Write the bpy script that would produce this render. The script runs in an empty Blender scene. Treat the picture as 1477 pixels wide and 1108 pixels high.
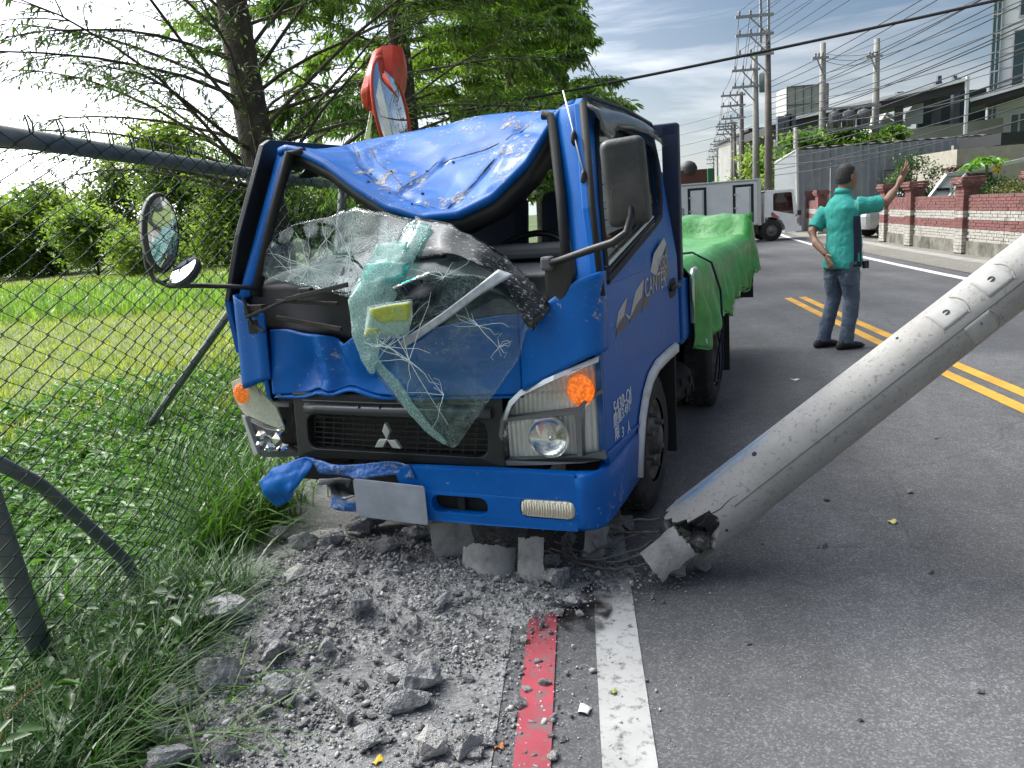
import bpy, bmesh, math, random
import numpy as np
from mathutils import Vector, Matrix, noise as mnoise
from mathutils.geometry import tessellate_polygon
random.seed(7); rng = np.random.default_rng(7)
R = math.radians
S = bpy.context.scene
COL = S.collection

# ------------------------------------------------------------------ camera
F, CX, CY, CAMH = 1120.0, 738.5, 554.0, 1.48
PITCH, ROLL, YAW = 12.152, 4.3, 4.734
CM = Matrix.Rotation(R(YAW), 3, 'Z') @ Matrix.Rotation(R(90-PITCH), 3, 'X') @ Matrix.Rotation(R(-ROLL), 3, 'Z')
cd = bpy.data.cameras.new('camera'); cam = bpy.data.objects.new('camera', cd); COL.objects.link(cam)
cam.matrix_world = Matrix.Translation((0, 0, CAMH)) @ CM.to_4x4()
cd.sensor_fit = 'HORIZONTAL'; cd.sensor_width = 36.0; cd.lens = 36.0*F/1477.0
cd.clip_start = 0.05; cd.clip_end = 6000
S.camera = cam
S.render.resolution_x, S.render.resolution_y = 1024, 768

# ------------------------------------------------------------------ sky, sun, exposure
SUN_AZ, SUN_EL = -58.0, 50.0                 # degrees left of the road direction (+Y), above the horizon
sdir = Vector((math.sin(R(SUN_AZ))*math.cos(R(SUN_EL)), math.cos(R(SUN_AZ))*math.cos(R(SUN_EL)), math.sin(R(SUN_EL))))
W = bpy.data.worlds.new('World'); S.world = W; W.use_nodes = True
wn, wl = W.node_tree.nodes, W.node_tree.links
for n in list(wn): wn.remove(n)
def WN(t, **k):
    n = wn.new(t)
    for a, b in k.items(): setattr(n, a, b)
    return n
def wmath(op, a, b=None):
    n = WN('ShaderNodeMath', operation=op)
    for i, x in enumerate((a, b)):
        if x is None: continue
        if isinstance(x, (int, float)): n.inputs[i].default_value = x
        else: wl.new(x, n.inputs[i])
    return n.outputs[0]
sky = WN('ShaderNodeTexSky', sky_type='NISHITA'); sky.sun_disc = False
sky.sun_elevation = R(SUN_EL); sky.sun_rotation = R(SUN_AZ)
sky.air_density = 1.0; sky.dust_density = .7; sky.ozone_density = 2.2
tc = WN('ShaderNodeTexCoord'); sep = WN('ShaderNodeSeparateXYZ'); wl.new(tc.outputs['Generated'], sep.inputs[0])
zz = wmath('ADD', wmath('MAXIMUM', sep.outputs[2], 0.0), 0.16)
cmb = WN('ShaderNodeCombineXYZ')
wl.new(wmath('DIVIDE', sep.outputs[0], zz), cmb.inputs[0]); wl.new(wmath('DIVIDE', sep.outputs[1], zz), cmb.inputs[1])
mp = WN('ShaderNodeMapping'); mp.inputs['Scale'].default_value = (0.55, 0.95, 1); mp.inputs['Location'].default_value = (3.1, 1.7, 0.4)
wl.new(cmb.outputs[0], mp.inputs[0])
nz = WN('ShaderNodeTexNoise'); nz.inputs['Scale'].default_value = 1.05; nz.inputs['Detail'].default_value = 9; nz.inputs['Roughness'].default_value = 0.56; nz.inputs['Distortion'].default_value = 0.35
wl.new(mp.outputs[0], nz.inputs['Vector'])
cr = WN('ShaderNodeValToRGB'); cr.color_ramp.elements[0].position = 0.50; cr.color_ramp.elements[1].position = 0.70
wl.new(nz.outputs[0], cr.inputs[0])
# thin cloud scatters forward: brighter towards the sun
dt = WN('ShaderNodeVectorMath', operation='DOT_PRODUCT'); wl.new(tc.outputs['Generated'], dt.inputs[0]); dt.inputs[1].default_value = sdir
fw = wmath('POWER', wmath('MAXIMUM', dt.outputs['Value'], 0.0), 3.0)
cb = wmath('ADD', wmath('MULTIPLY', fw, 74.0), 4.2)
cc = WN('ShaderNodeCombineXYZ')
wl.new(cb, cc.inputs[0]); wl.new(wmath('MULTIPLY', cb, 1.015), cc.inputs[1]); wl.new(wmath('MULTIPLY', cb, 1.05), cc.inputs[2])
cov = wmath('MINIMUM', wmath('ADD', wmath('ADD', wmath('MULTIPLY', cr.outputs[0], 0.75), wmath('MULTIPLY', fw, 0.8)), wmath('MULTIPLY', wmath('POWER', wmath('SUBTRACT', 1.0, wmath('MAXIMUM', sep.outputs[2], 0.0)), 9.0), .75)), 0.96)
hs_ = WN('ShaderNodeHueSaturation'); hs_.inputs['Saturation'].default_value = 1.25; hs_.inputs['Value'].default_value = .46; wl.new(sky.outputs[0], hs_.inputs['Color'])
mx = WN('ShaderNodeMix', data_type='RGBA'); wl.new(cov, mx.inputs[0]); wl.new(hs_.outputs[0], mx.inputs[6]); wl.new(cc.outputs[0], mx.inputs[7])
bg = WN('ShaderNodeBackground'); bg.inputs[1].default_value = 0.088
wo = WN('ShaderNodeOutputWorld'); wl.new(mx.outputs[2], bg.inputs[0]); wl.new(bg.outputs[0], wo.inputs[0])
sl = bpy.data.lights.new('sun', 'SUN'); sl.energy = 1.9; sl.angle = R(14); sl.color = (1.0, 0.95, 0.86)
so = bpy.data.objects.new('sun', sl); COL.objects.link(so)
so.rotation_euler = sdir.to_track_quat('Z', 'Y').to_euler(); so.location = sdir*60
vs = S.view_settings; vs.view_transform = 'Standard'; vs.look = 'None'; vs.exposure = 0.95; vs.gamma = 1.0; vs.use_curve_mapping = False

# ------------------------------------------------------------------ measuring helpers: a ray of the photograph and where it meets a plane
def pray(u, v): return CM @ Vector(((u-CX)/F, -(v-CY)/F, -1.0))
C0 = Vector((0, 0, CAMH))
def PY(u, v, Y):
    d = pray(u, v); return C0 + d*(Y/d.y)
def PG(u, v, z=0.0):
    d = pray(u, v); return C0 + d*((z-CAMH)/d.z)

# ------------------------------------------------------------------ materials
MATS = {}
def mat(name, col, rough=0.6, metal=0.0, var=0.0, vscale=6.0, bump=0.0, bscale=60.0, coat=0.0, spec=0.5, col2=None, c2scale=4.0, c2lo=0.45, c2hi=0.65, trans=0.0, alpha=1.0, emit=None, detail=4.0, sss=0.0):
    if name in MATS: return MATS[name]
    m = bpy.data.materials.new(name); m.use_nodes = True; nt = m.node_tree; n = nt.nodes; l = nt.links
    b = n['Principled BSDF']
    b.inputs['Base Color'].default_value = (*col, 1); b.inputs['Roughness'].default_value = rough; b.inputs['Metallic'].default_value = metal
    b.inputs['Specular IOR Level'].default_value = spec
    if coat: b.inputs['Coat Weight'].default_value = coat; b.inputs['Coat Roughness'].default_value = 0.12
    if trans: b.inputs['Transmission Weight'].default_value = trans
    if alpha < 1: b.inputs['Alpha'].default_value = alpha
    if emit: b.inputs['Emission Color'].default_value = (*emit, 1); b.inputs['Emission Strength'].default_value = 1.0
    t = n.new('ShaderNodeTexCoord'); cur = None
    if col2 is not None:
        z = n.new('ShaderNodeTexNoise'); z.inputs['Scale'].default_value = c2scale; z.inputs['Detail'].default_value = 6; z.inputs['Roughness'].default_value = .65
        l.new(t.outputs['Object'], z.inputs['Vector'])
        r = n.new('ShaderNodeValToRGB'); r.color_ramp.elements[0].position = c2lo; r.color_ramp.elements[1].position = c2hi
        l.new(z.outputs[0], r.inputs[0])
        x = n.new('ShaderNodeMix'); x.data_type = 'RGBA'; l.new(r.outputs[0], x.inputs[0]); x.inputs[6].default_value = (*col, 1); x.inputs[7].default_value = (*col2, 1)
        cur = x.outputs[2]
    if var:
        z = n.new('ShaderNodeTexNoise'); z.inputs['Scale'].default_value = vscale; z.inputs['Detail'].default_value = detail
        l.new(t.outputs['Object'], z.inputs['Vector'])
        r = n.new('ShaderNodeMapRange'); r.inputs['From Min'].default_value = .25; r.inputs['From Max'].default_value = .75
        r.inputs['To Min'].default_value = 1-var; r.inputs['To Max'].default_value = 1+var; l.new(z.outputs[0], r.inputs[0])
        x = n.new('ShaderNodeMix'); x.data_type = 'RGBA'; x.blend_type = 'MULTIPLY'; x.inputs[0].default_value = 1
        if cur is None: x.inputs[6].default_value = (*col, 1)
        else: l.new(cur, x.inputs[6])
        l.new(r.outputs[0], x.inputs[7]); cur = x.outputs[2]
    if cur is not None: l.new(cur, b.inputs['Base Color'])
    if bump:
        z = n.new('ShaderNodeTexNoise'); z.inputs['Scale'].default_value = bscale; z.inputs['Detail'].default_value = 6
        l.new(t.outputs['Object'], z.inputs['Vector'])
        p = n.new('ShaderNodeBump'); p.inputs['Strength'].default_value = bump; p.inputs['Distance'].default_value = .02
        l.new(z.outputs[0], p.inputs['Height']); l.new(p.outputs[0], b.inputs['Normal'])
    MATS[name] = m
    return m
def leafmat(name, c1, c2, trl=0.5, scale=3.0):
    """foliage: diffuse + light coming through, two tones by place"""
    if name in MATS: return MATS[name]
    m = bpy.data.materials.new(name); m.use_nodes = True; nt = m.node_tree; n = nt.nodes; l = nt.links
    n.remove(n['Principled BSDF'])
    t = n.new('ShaderNodeTexCoord'); z = n.new('ShaderNodeTexNoise'); z.inputs['Scale'].default_value = scale; z.inputs['Detail'].default_value = 5
    l.new(t.outputs['Object'], z.inputs['Vector'])
    r = n.new('ShaderNodeValToRGB'); r.color_ramp.elements[0].position = .36; r.color_ramp.elements[1].position = .64
    r.color_ramp.elements[0].color = (*c1, 1); r.color_ramp.elements[1].color = (*c2, 1); l.new(z.outputs[0], r.inputs[0])
    d = n.new('ShaderNodeBsdfDiffuse'); tr = n.new('ShaderNodeBsdfTranslucent'); g = n.new('ShaderNodeBsdfGlossy'); g.inputs['Roughness'].default_value = .38
    l.new(r.outputs[0], d.inputs[0])
    hs = n.new('ShaderNodeHueSaturation'); hs.inputs['Value'].default_value = 1.25; hs.inputs['Saturation'].default_value = 1.05; l.new(r.outputs[0], hs.inputs['Color']); l.new(hs.outputs[0], tr.inputs[0])
    a = n.new('ShaderNodeMixShader'); a.inputs[0].default_value = trl; l.new(d.outputs[0], a.inputs[1]); l.new(tr.outputs[0], a.inputs[2])
    b = n.new('ShaderNodeMixShader'); b.inputs[0].default_value = .05; l.new(a.outputs[0], b.inputs[1]); l.new(g.outputs[0], b.inputs[2])
    l.new(b.outputs[0], n['Material Output'].inputs[0])
    MATS[name] = m
    return m

# ------------------------------------------------------------------ mesh helpers
class MB:
    def __init__(s): s.v = []; s.f = []
    def add(s, vs, fs):
        o = len(s.v); s.v += [tuple(x) for x in vs]; s.f += [tuple(i+o for i in f) for f in fs]; return s
    def box(s, c, d, rot=None):
        hx, hy, hz = d[0]/2, d[1]/2, d[2]/2
        vs = [Vector((x*hx, y*hy, z*hz)) for x in (-1, 1) for y in (-1, 1) for z in (-1, 1)]
        if rot is not None: vs = [rot @ q for q in vs]
        c = Vector(c)
        return s.add([q+c for q in vs], [(0,1,3,2),(4,6,7,5),(0,4,5,1),(2,3,7,6),(0,2,6,4),(1,5,7,3)])
    def bar(s, a, b, w, h):                       # box from a to b, w wide, h high
        a, b = Vector(a), Vector(b); d = b-a; L = d.length
        q = d.to_track_quat('Y', 'Z').to_matrix()
        return s.box((a+b)/2, (w, L, h), q)
    def tube(s, pts, r, n=8, caps=True):
        pts = [Vector(p) for p in pts]; m = len(pts)
        rr = [r]*m if isinstance(r, (int, float)) else r
        up = None; vs = []
        for i, p in enumerate(pts):
            t = (pts[min(i+1, m-1)]-pts[max(i-1, 0)])
            if t.length < 1e-9: t = Vector((0, 0, 1))
            t.normalize()
            if up is None: up = t.orthogonal().normalized()
            up = (up - t*up.dot(t))
            up = up.normalized() if up.length > 1e-6 else t.orthogonal().normalized()
            sd = t.cross(up)
            for k in range(n):
                a = 2*math.pi*k/n; vs.append(p+(up*math.cos(a)+sd*math.sin(a))*rr[i])
        fs = [(i*n+k, i*n+(k+1) % n, (i+1)*n+(k+1) % n, (i+1)*n+k) for i in range(m-1) for k in range(n)]
        if caps: fs += [tuple(range(n-1, -1, -1)), tuple(range((m-1)*n, m*n))]
        return s.add(vs, fs)
    def lathe(s, prof, n=24, mtx=None):           # profile [(radius, height)] about local z
        vs = []
        for r, h in prof:
            for k in range(n):
                a = 2*math.pi*k/n; q = Vector((r*math.cos(a), r*math.sin(a), h)); vs.append(mtx @ q if mtx else q)
        m = len(prof)
        fs = [(i*n+k, i*n+(k+1) % n, (i+1)*n+(k+1) % n, (i+1)*n+k) for i in range(m-1) for k in range(n)]
        return s.add(vs, fs)
    def grid(s, rows, close=False):
        c = len(rows[0]); vs = [p for r_ in rows for p in r_]
        fs = [(i*c+j, i*c+(j+1) % c, (i+1)*c+(j+1) % c, (i+1)*c+j) for i in range(len(rows)-1) for j in range(c if close else c-1)]
        return s.add(vs, fs)
    def ell(s, rings, n=14):                       # rings: (centre, axis1 vec, axis2 vec) lofted, capped
        vs = []
        for c, a, b in rings:
            c, a, b = Vector(c), Vector(a), Vector(b)
            for k in range(n):
                t = 2*math.pi*k/n; vs.append(c+a*math.cos(t)+b*math.sin(t))
        m = len(rings)
        fs = [(i*n+k, i*n+(k+1) % n, (i+1)*n+(k+1) % n, (i+1)*n+k) for i in range(m-1) for k in range(n)]
        fs += [tuple(range(n-1, -1, -1)), tuple(range((m-1)*n, m*n))]
        return s.add(vs, fs)
    def plate(s, outer, holes, fn, th):            # flat polygon with holes; fn maps (a, b, depth) to a point
        loops = [outer]+list(holes)
        tri = tessellate_polygon([[Vector((a, b, 0)) for a, b in lp] for lp in loops])
        flat = [p for lp in loops for p in lp]; n = len(flat)
        vs = [fn(a, b, 0) for a, b in flat]+[fn(a, b, th) for a, b in flat]
        fs = [tuple(t) for t in tri]+[tuple(i+n for i in reversed(t)) for t in tri]
        o = 0
        for lp in loops:
            k = len(lp)
            fs += [(o+i, o+(i+1) % k, n+o+(i+1) % k, n+o+i) for i in range(k)]; o += k
        return s.add(vs, fs)
    def build(s, name, m, parent=None, smooth=False, bevel=0, solid=0, sub=0, offs=0, remesh=0, sm_it=0, angle=None):
        me = bpy.data.meshes.new(name); me.from_pydata(s.v, [], s.f); me.update()
        bm = bmesh.new(); bm.from_mesh(me); bmesh.ops.recalc_face_normals(bm, faces=bm.faces); bm.to_mesh(me); bm.free()
        return obj(name, me, m, parent, smooth, bevel, solid, sub, offs, remesh, sm_it, angle)
def obj(name, me, m, parent=None, smooth=False, bevel=0, solid=0, sub=0, offs=0, remesh=0, sm_it=0, angle=None):
    o = bpy.data.objects.new(name, me); COL.objects.link(o)
    for q in (m if isinstance(m, (list, tuple)) else [m]): me.materials.append(q)
    if parent is not None: o.parent = parent
    if smooth: me.polygons.foreach_set('use_smooth', [True]*len(me.polygons))
    if remesh:
        d = o.modifiers.new('r', 'REMESH'); d.mode = 'VOXEL'; d.voxel_size = remesh; d.use_smooth_shade = True
    if sm_it:
        d = o.modifiers.new('s', 'SMOOTH'); d.iterations = sm_it; d.factor = .5
    if solid:
        d = o.modifiers.new('t', 'SOLIDIFY'); d.thickness = solid; d.offset = offs
    if bevel:
        d = o.modifiers.new('b', 'BEVEL'); d.width = bevel; d.segments = 2; d.limit_method = 'ANGLE'; d.angle_limit = R(35)
    if sub:
        d = o.modifiers.new('u', 'SUBSURF'); d.levels = sub; d.render_levels = sub
    return o
def tag(o, label=None, cat=None, group=None, kind=None):
    if label: o['label'] = label
    if cat: o['category'] = cat
    if group: o['group'] = group
    if kind: o['kind'] = kind
    return o
def thing(name, label, cat, loc=(0, 0, 0), rz=0.0, group=None):
    o = bpy.data.objects.new(name, None); COL.objects.link(o); o.location = loc; o.rotation_euler = (0, 0, rz); o.empty_display_size = .2
    return tag(o, label, cat, group)
def npmesh(name, verts, faces):                    # faces: (n,k) array, same k for all
    me = bpy.data.meshes.new(name); nv, (nf, k) = len(verts), faces.shape
    me.vertices.add(nv); me.vertices.foreach_set('co', np.ascontiguousarray(verts, dtype=np.float32).ravel())
    me.loops.add(nf*k); me.loops.foreach_set('vertex_index', np.ascontiguousarray(faces, dtype=np.int32).ravel())
    me.polygons.add(nf); me.polygons.foreach_set('loop_start', np.arange(0, nf*k, k, dtype=np.int32)); me.polygons.foreach_set('loop_total', np.full(nf, k, dtype=np.int32))
    me.update(calc_edges=True); me.validate()
    return me
def copy_tree(o, parent=None):
    c = o.copy(); COL.objects.link(c)
    if parent is not None: c.parent = parent
    for ch in list(o.children): copy_tree(ch, c)
    return c
def rrect(x0, x1, z0, z1, r, n=5):
    p = []
    for cx, cz, a0 in ((x1-r, z1-r, 0), (x0+r, z1-r, 90), (x0+r, z0+r, 180), (x1-r, z0+r, 270)):
        for k in range(n+1):
            a = R(a0+90*k/n); p.append((cx+r*math.cos(a), cz+r*math.sin(a)))
    return p
def nz3(p, s=1.0, seed=0.0): return mnoise.noise(Vector((p[0]*s+seed, p[1]*s-seed*.7, p[2]*s+seed*1.3)))
def tri(v): v = v % 1.0; return abs(2*v-1)*2-1
_tw = [(random.Random(5+i).uniform(0, 3.14), random.Random(50+i).uniform(.17, .55), random.Random(90+i).uniform(0, 1)) for i in range(6)]
def folds(a, c, s=1.0):
    """sharp sheet-metal folds: a sum of kinked waves"""
    w = .08*mnoise.noise(Vector((a*3, c*3, 0)))
    return sum(tri(((a*math.cos(t)+c*math.sin(t))*s+w)/l+p)*l for t, l, p in _tw)/1.6
def lerp(a, b, t): return a+(b-a)*t
def text_mesh(name, body, size, m, parent, mtx, ext=0.002):
    cu = bpy.data.curves.new(name+'_curve', 'FONT'); cu.body = body; cu.size = size; cu.extrude = ext; cu.resolution_u = 3
    t = bpy.data.objects.new(name+'_tmp', cu); COL.objects.link(t)
    dg = bpy.context.evaluated_depsgraph_get(); me = bpy.data.meshes.new_from_object(t.evaluated_get(dg))
    bpy.data.objects.remove(t); bpy.data.curves.remove(cu)
    me.transform(mtx); o = obj(name, me, m, parent)
    return o
# ================================================================== THE SETTING
def cY(Y):                                         # the road bends gently to the right
    if Y <= 0: return 0.0
    return .0026*Y*Y if Y < 38 else .0026*38*38+.1976*(Y-38)
YS = [-30, -15, -6, 0, 1, 2, 3, 4, 5, 6, 7, 8, 10, 12, 14, 16, 18, 21, 24, 27, 30, 34, 38, 50, 80, 130, 200, 320, 600]
def strip(name, x0, x1, z, m, ys=YS, nx=1, kind='structure', zf=None, parent=None):
    b = MB(); rows = []
    for Y in ys:
        c = cY(Y); rows.append([(lerp(x0, x1, i/nx)+c, Y, z+(zf(lerp(x0, x1, i/nx), Y) if zf else 0)) for i in range(nx+1)])
    b.grid(rows); o = b.build(name, m, parent)
    if kind: o['kind'] = kind
    return o
def ground_mat(name, base, light, dark, speck=.35, agg=170.0, bump=.25, stain=1.1, wear=False):
    m = bpy.data.materials.new(name); m.use_nodes = True; n = m.node_tree.nodes; l = m.node_tree.links
    b = n['Principled BSDF']; b.inputs['Roughness'].default_value = .88; b.inputs['Specular IOR Level'].default_value = .3
    t = n.new('ShaderNodeTexCoord')
    v = n.new('ShaderNodeTexVoronoi'); v.inputs['Scale'].default_value = agg; l.new(t.outputs['Object'], v.inputs['Vector'])
    hv = n.new('ShaderNodeSeparateColor'); l.new(v.outputs['Color'], hv.inputs[0])
    rp = n.new('ShaderNodeValToRGB'); rp.color_ramp.elements[0].color = (*dark, 1); rp.color_ramp.elements[1].color = (*light, 1)
    rp.color_ramp.elements[0].position = .05; rp.color_ramp.elements[1].position = .98
    e = rp.color_ramp.elements.new(.72); e.color = (*base, 1); l.new(hv.outputs[0], rp.inputs[0])
    z = n.new('ShaderNodeTexNoise'); z.inputs['Scale'].default_value = stain; z.inputs['Detail'].default_value = 8; z.inputs['Roughness'].default_value = .6; l.new(t.outputs['Object'], z.inputs['Vector'])
    mr = n.new('ShaderNodeMapRange'); mr.inputs['From Min'].default_value = .3; mr.inputs['From Max'].default_value = .7; mr.inputs['To Min'].default_value = .74; mr.inputs['To Max'].default_value = 1.25; l.new(z.outputs[0], mr.inputs[0])
    mx = n.new('ShaderNodeMix'); mx.data_type = 'RGBA'; mx.blend_type = 'MULTIPLY'; mx.inputs[0].default_value = 1; l.new(rp.outputs[0], mx.inputs[6]); l.new(mr.outputs[0], mx.inputs[7])
    bl = n.new('ShaderNodeMix'); bl.data_type = 'RGBA'; bl.inputs[0].default_value = speck; bl.inputs[6].default_value = (*base, 1); l.new(mx.outputs[2], bl.inputs[7])
    fin = bl.outputs[2]
    if wear:                                       # wheel tracks, large patches and hairline cracks of the surface itself
        def mulc(fin, src, lo, hi, a, c):
            q = n.new('ShaderNodeMapRange'); q.inputs['From Min'].default_value = lo; q.inputs['From Max'].default_value = hi; q.inputs['To Min'].default_value = a; q.inputs['To Max'].default_value = c; l.new(src, q.inputs[0])
            y = n.new('ShaderNodeMix'); y.data_type = 'RGBA'; y.blend_type = 'MULTIPLY'; y.inputs[0].default_value = 1; l.new(fin, y.inputs[6]); l.new(q.outputs[0], y.inputs[7]); return y.outputs[2]
        mp = n.new('ShaderNodeMapping'); mp.inputs['Scale'].default_value = (1.5, .05, 1); l.new(t.outputs['Object'], mp.inputs[0])
        z1 = n.new('ShaderNodeTexNoise'); z1.inputs['Scale'].default_value = 1; z1.inputs['Detail'].default_value = 3; l.new(mp.outputs[0], z1.inputs['Vector']); fin = mulc(fin, z1.outputs[0], .35, .65, .86, 1.14)
        z2 = n.new('ShaderNodeTexNoise'); z2.inputs['Scale'].default_value = .45; z2.inputs['Detail'].default_value = 6; l.new(t.outputs['Object'], z2.inputs['Vector']); fin = mulc(fin, z2.outputs[0], .35, .65, .86, 1.14)
        z3 = n.new('ShaderNodeTexNoise'); z3.inputs['Scale'].default_value = 9; z3.inputs['Detail'].default_value = 7; z3.inputs['Roughness'].default_value = .7; l.new(t.outputs['Object'], z3.inputs['Vector']); fin = mulc(fin, z3.outputs[0], .3, .7, .84, 1.16)
        dm = n.new('ShaderNodeMix'); dm.data_type = 'RGBA'; dm.blend_type = 'LINEAR_LIGHT'; dm.inputs[0].default_value = .35; l.new(t.outputs['Object'], dm.inputs[6]); l.new(z2.outputs['Color'], dm.inputs[7])
        cv = n.new('ShaderNodeTexVoronoi'); cv.feature = 'DISTANCE_TO_EDGE'; cv.inputs['Scale'].default_value = .55; l.new(dm.outputs[2], cv.inputs['Vector']); fin = mulc(fin, cv.outputs[0], .0, .004, .80, 1.0)
    l.new(fin, b.inputs['Base Color'])
    p = n.new('ShaderNodeBump'); p.inputs['Strength'].default_value = bump; p.inputs['Distance'].default_value = .006; l.new(v.outputs['Distance'], p.inputs['Height']); l.new(p.outputs[0], b.inputs['Normal'])
    MATS[name] = m
    return m
def paint_mat(name, col, under, lo=.42, hi=.56, sc=22):
    """road paint worn through to the asphalt in a noise of its own"""
    m = bpy.data.materials.new(name); m.use_nodes = True; n = m.node_tree.nodes; l = m.node_tree.links
    b = n['Principled BSDF']; b.inputs['Roughness'].default_value = .75
    t = n.new('ShaderNodeTexCoord'); z = n.new('ShaderNodeTexNoise'); z.inputs['Scale'].default_value = sc; z.inputs['Detail'].default_value = 9; z.inputs['Roughness'].default_value = .72; l.new(t.outputs['Object'], z.inputs['Vector'])
    r = n.new('ShaderNodeValToRGB'); r.color_ramp.elements[0].position = lo; r.color_ramp.elements[1].position = hi; l.new(z.outputs[0], r.inputs[0])
    z2 = n.new('ShaderNodeTexNoise'); z2.inputs['Scale'].default_value = 3.1; z2.inputs['Detail'].default_value = 6; l.new(t.outputs['Object'], z2.inputs['Vector'])
    mr = n.new('ShaderNodeMapRange'); mr.inputs['From Min'].default_value = .3; mr.inputs['From Max'].default_value = .7; mr.inputs['To Min'].default_value = .72; mr.inputs['To Max'].default_value = 1.08; l.new(z2.outputs[0], mr.inputs[0])
    q = n.new('ShaderNodeMix'); q.data_type = 'RGBA'; q.blend_type = 'MULTIPLY'; q.inputs[0].default_value = 1; q.inputs[6].default_value = (*col, 1); l.new(mr.outputs[0], q.inputs[7])
    x = n.new('ShaderNodeMix'); x.data_type = 'RGBA'; l.new(r.outputs[0], x.inputs[0]); x.inputs[6].default_value = (*under, 1); l.new(q.outputs[2], x.inputs[7])
    l.new(x.outputs[2], b.inputs['Base Color'])
    p = n.new('ShaderNodeBump'); p.inputs['Strength'].default_value = .3; p.inputs['Distance'].default_value = .004; l.new(z.outputs[0], p.inputs['Height']); l.new(p.outputs[0], b.inputs['Normal'])
    return m
ASPH = (.105, .106, .109)
m_asph = ground_mat('asphalt', ASPH, (.22, .22, .22), (.055, .055, .057), speck=.55, wear=True)
m_shld = ground_mat('shoulder_concrete', (.21, .21, .207), (.34, .34, .33), (.12, .12, .12), speck=.7, agg=120, bump=.5, stain=2.2)
m_verge = ground_mat('verge_concrete', (.20, .19, .165), (.30, .29, .26), (.09, .085, .07), speck=.6, agg=60, stain=.5)
m_soil = mat('field_soil', (.075, .062, .035), .95, var=.35, vscale=5, bump=.6, bscale=25, col2=(.05, .075, .02), c2scale=3)
m_lawn = mat('lawn', (.20, .27, .035), .95, var=.35, vscale=9, bump=.8, bscale=60, col2=(.29, .28, .055), c2scale=1.1, c2lo=.45, c2hi=.62)

b = MB(); b.grid([[(-2600, -60, -.12), (2600, -60, -.12)], [(-2600, 3000, -.12), (2600, 3000, -.12)]])
tag(b.build('ground', mat('far_ground', (.10, .13, .04), .95, var=.3, vscale=.05)), kind='structure')
road = strip('road', -.30, 6.15, 0.0, m_asph, nx=2)
strip('shoulder', -1.75, -.30, .004, m_shld, ys=[-3, -1, 0, 1, 2, 3, 4, 5, 6, 8, 10, 14, 20, 30, 38, 60], nx=3, zf=lambda x, Y: -.03*max(0, (-x-1.1)))
strip('right_verge', 6.15, 10.6, .008, m_verge, ys=[-6, 0, 3, 6, 9, 12, 15, 18, 21, 24, 27, 30, 34])
strip('drain_cover_strip', 6.95, 7.25, .012, mat('drain_concrete', (.27, .265, .25), .9, var=.2, vscale=3, bump=.2), ys=[0, 4, 8, 12, 16, 20, 24, 28, 32])
und = (.075, .075, .077)
strip('white_edge_line', .005, .155, .004, paint_mat('white_paint', (.37, .37, .358), und, .34, .48), ys=[-3, 0, 1, 2, 2.6, 3.05, 4, 5, 6, 8, 10, 14, 18, 24, 30, 38, 60])
strip('red_line', -.24, -.135, .008, paint_mat('red_paint', (.33, .045, .065), (.14, .10, .10), .37, .50), ys=[-3, 0, 1, 2, 2.4, 2.74])
yp = paint_mat('yellow_paint', (.62, .33, .035), (.11, .09, .05), .30, .44)
yy = [-8, -4, 0, 2, 4, 5, 6, 7, 8, 9, 10, 11, 11.75]
strip('yellow_line', 2.795, 2.905, .004, yp, ys=yy); strip('yellow_line', 3.005, 3.115, .004, yp, ys=yy)
strip('yellow_line', 2.99, 3.10, .004, yp, ys=[16.2, 17, 18, 19, 20, 22])
strip('white_edge_line', 5.70, 5.85, .004, paint_mat('white_paint_fresh', (.74, .74, .72), und, .26, .38), ys=[-6, 0, 4, 8, 10, 12, 14, 16, 18, 21, 24, 27, 30, 34, 38, 60])

# field left of the fence: a bumpy sheet, soil near the fence, mown lawn behind
def field_z(X, Y):
    e = min(1, max(0, (-1.45-X)/.6))
    return -.05-.06*e+.05*mnoise.noise(Vector((X*.9, Y*.9, 3)))*e - .05*min(1, max(0, (-X-3)/6))
def field_sheet(name, m, xs, ys, dz=0):
    b = MB(); b.grid([[(x, y, field_z(x, y)+dz) for x in xs] for y in ys]); o = b.build(name, m, smooth=True); o['kind'] = 'structure'; return o
lin = lambda a, b, n: [a+(b-a)*i/n for i in range(n+1)]
field_sheet('field_margin', m_soil, lin(-5.0, -1.45, 26), lin(-1, 40, 110))
field_sheet('field', m_lawn, [-160, -110, -80, -60, -45, -35, -28, -22]+lin(-18, -4.6, 24), lin(-4, 40, 60)+[50, 65, 90, 130], dz=-.006)
# ================================================================== THE CRASHED TRUCK
TRK = thing('crashed_truck', 'small blue flatbed truck with its roof caved in and windscreen torn out', 'truck', (-.767, 3.059, 0), R(-18.3))
TM = Matrix.Translation(TRK.location) @ Matrix.Rotation(R(-18.3), 4, 'Z'); TI = TM.inverted(); TI3 = TI.to_3x3()
tc0 = TI @ C0
def LPl(u, v, p0, nn):                             # photo ray against a plane of the truck's own frame
    d = TI3 @ pray(u, v); p0, nn = Vector(p0), Vector(nn)
    return tc0 + d*((p0-tc0).dot(nn)/d.dot(nn))
def LF(u, v, y=0.0): return LPl(u, v, (0, y, 0), (0, 1, 0))
def LS(u, v, x=.895): return LPl(u, v, (x, 0, 0), (1, 0, 0))
def LW(u, v, k=.4): return LPl(u, v, (0, .1, 1.2), (0, 1, -k))

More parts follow.
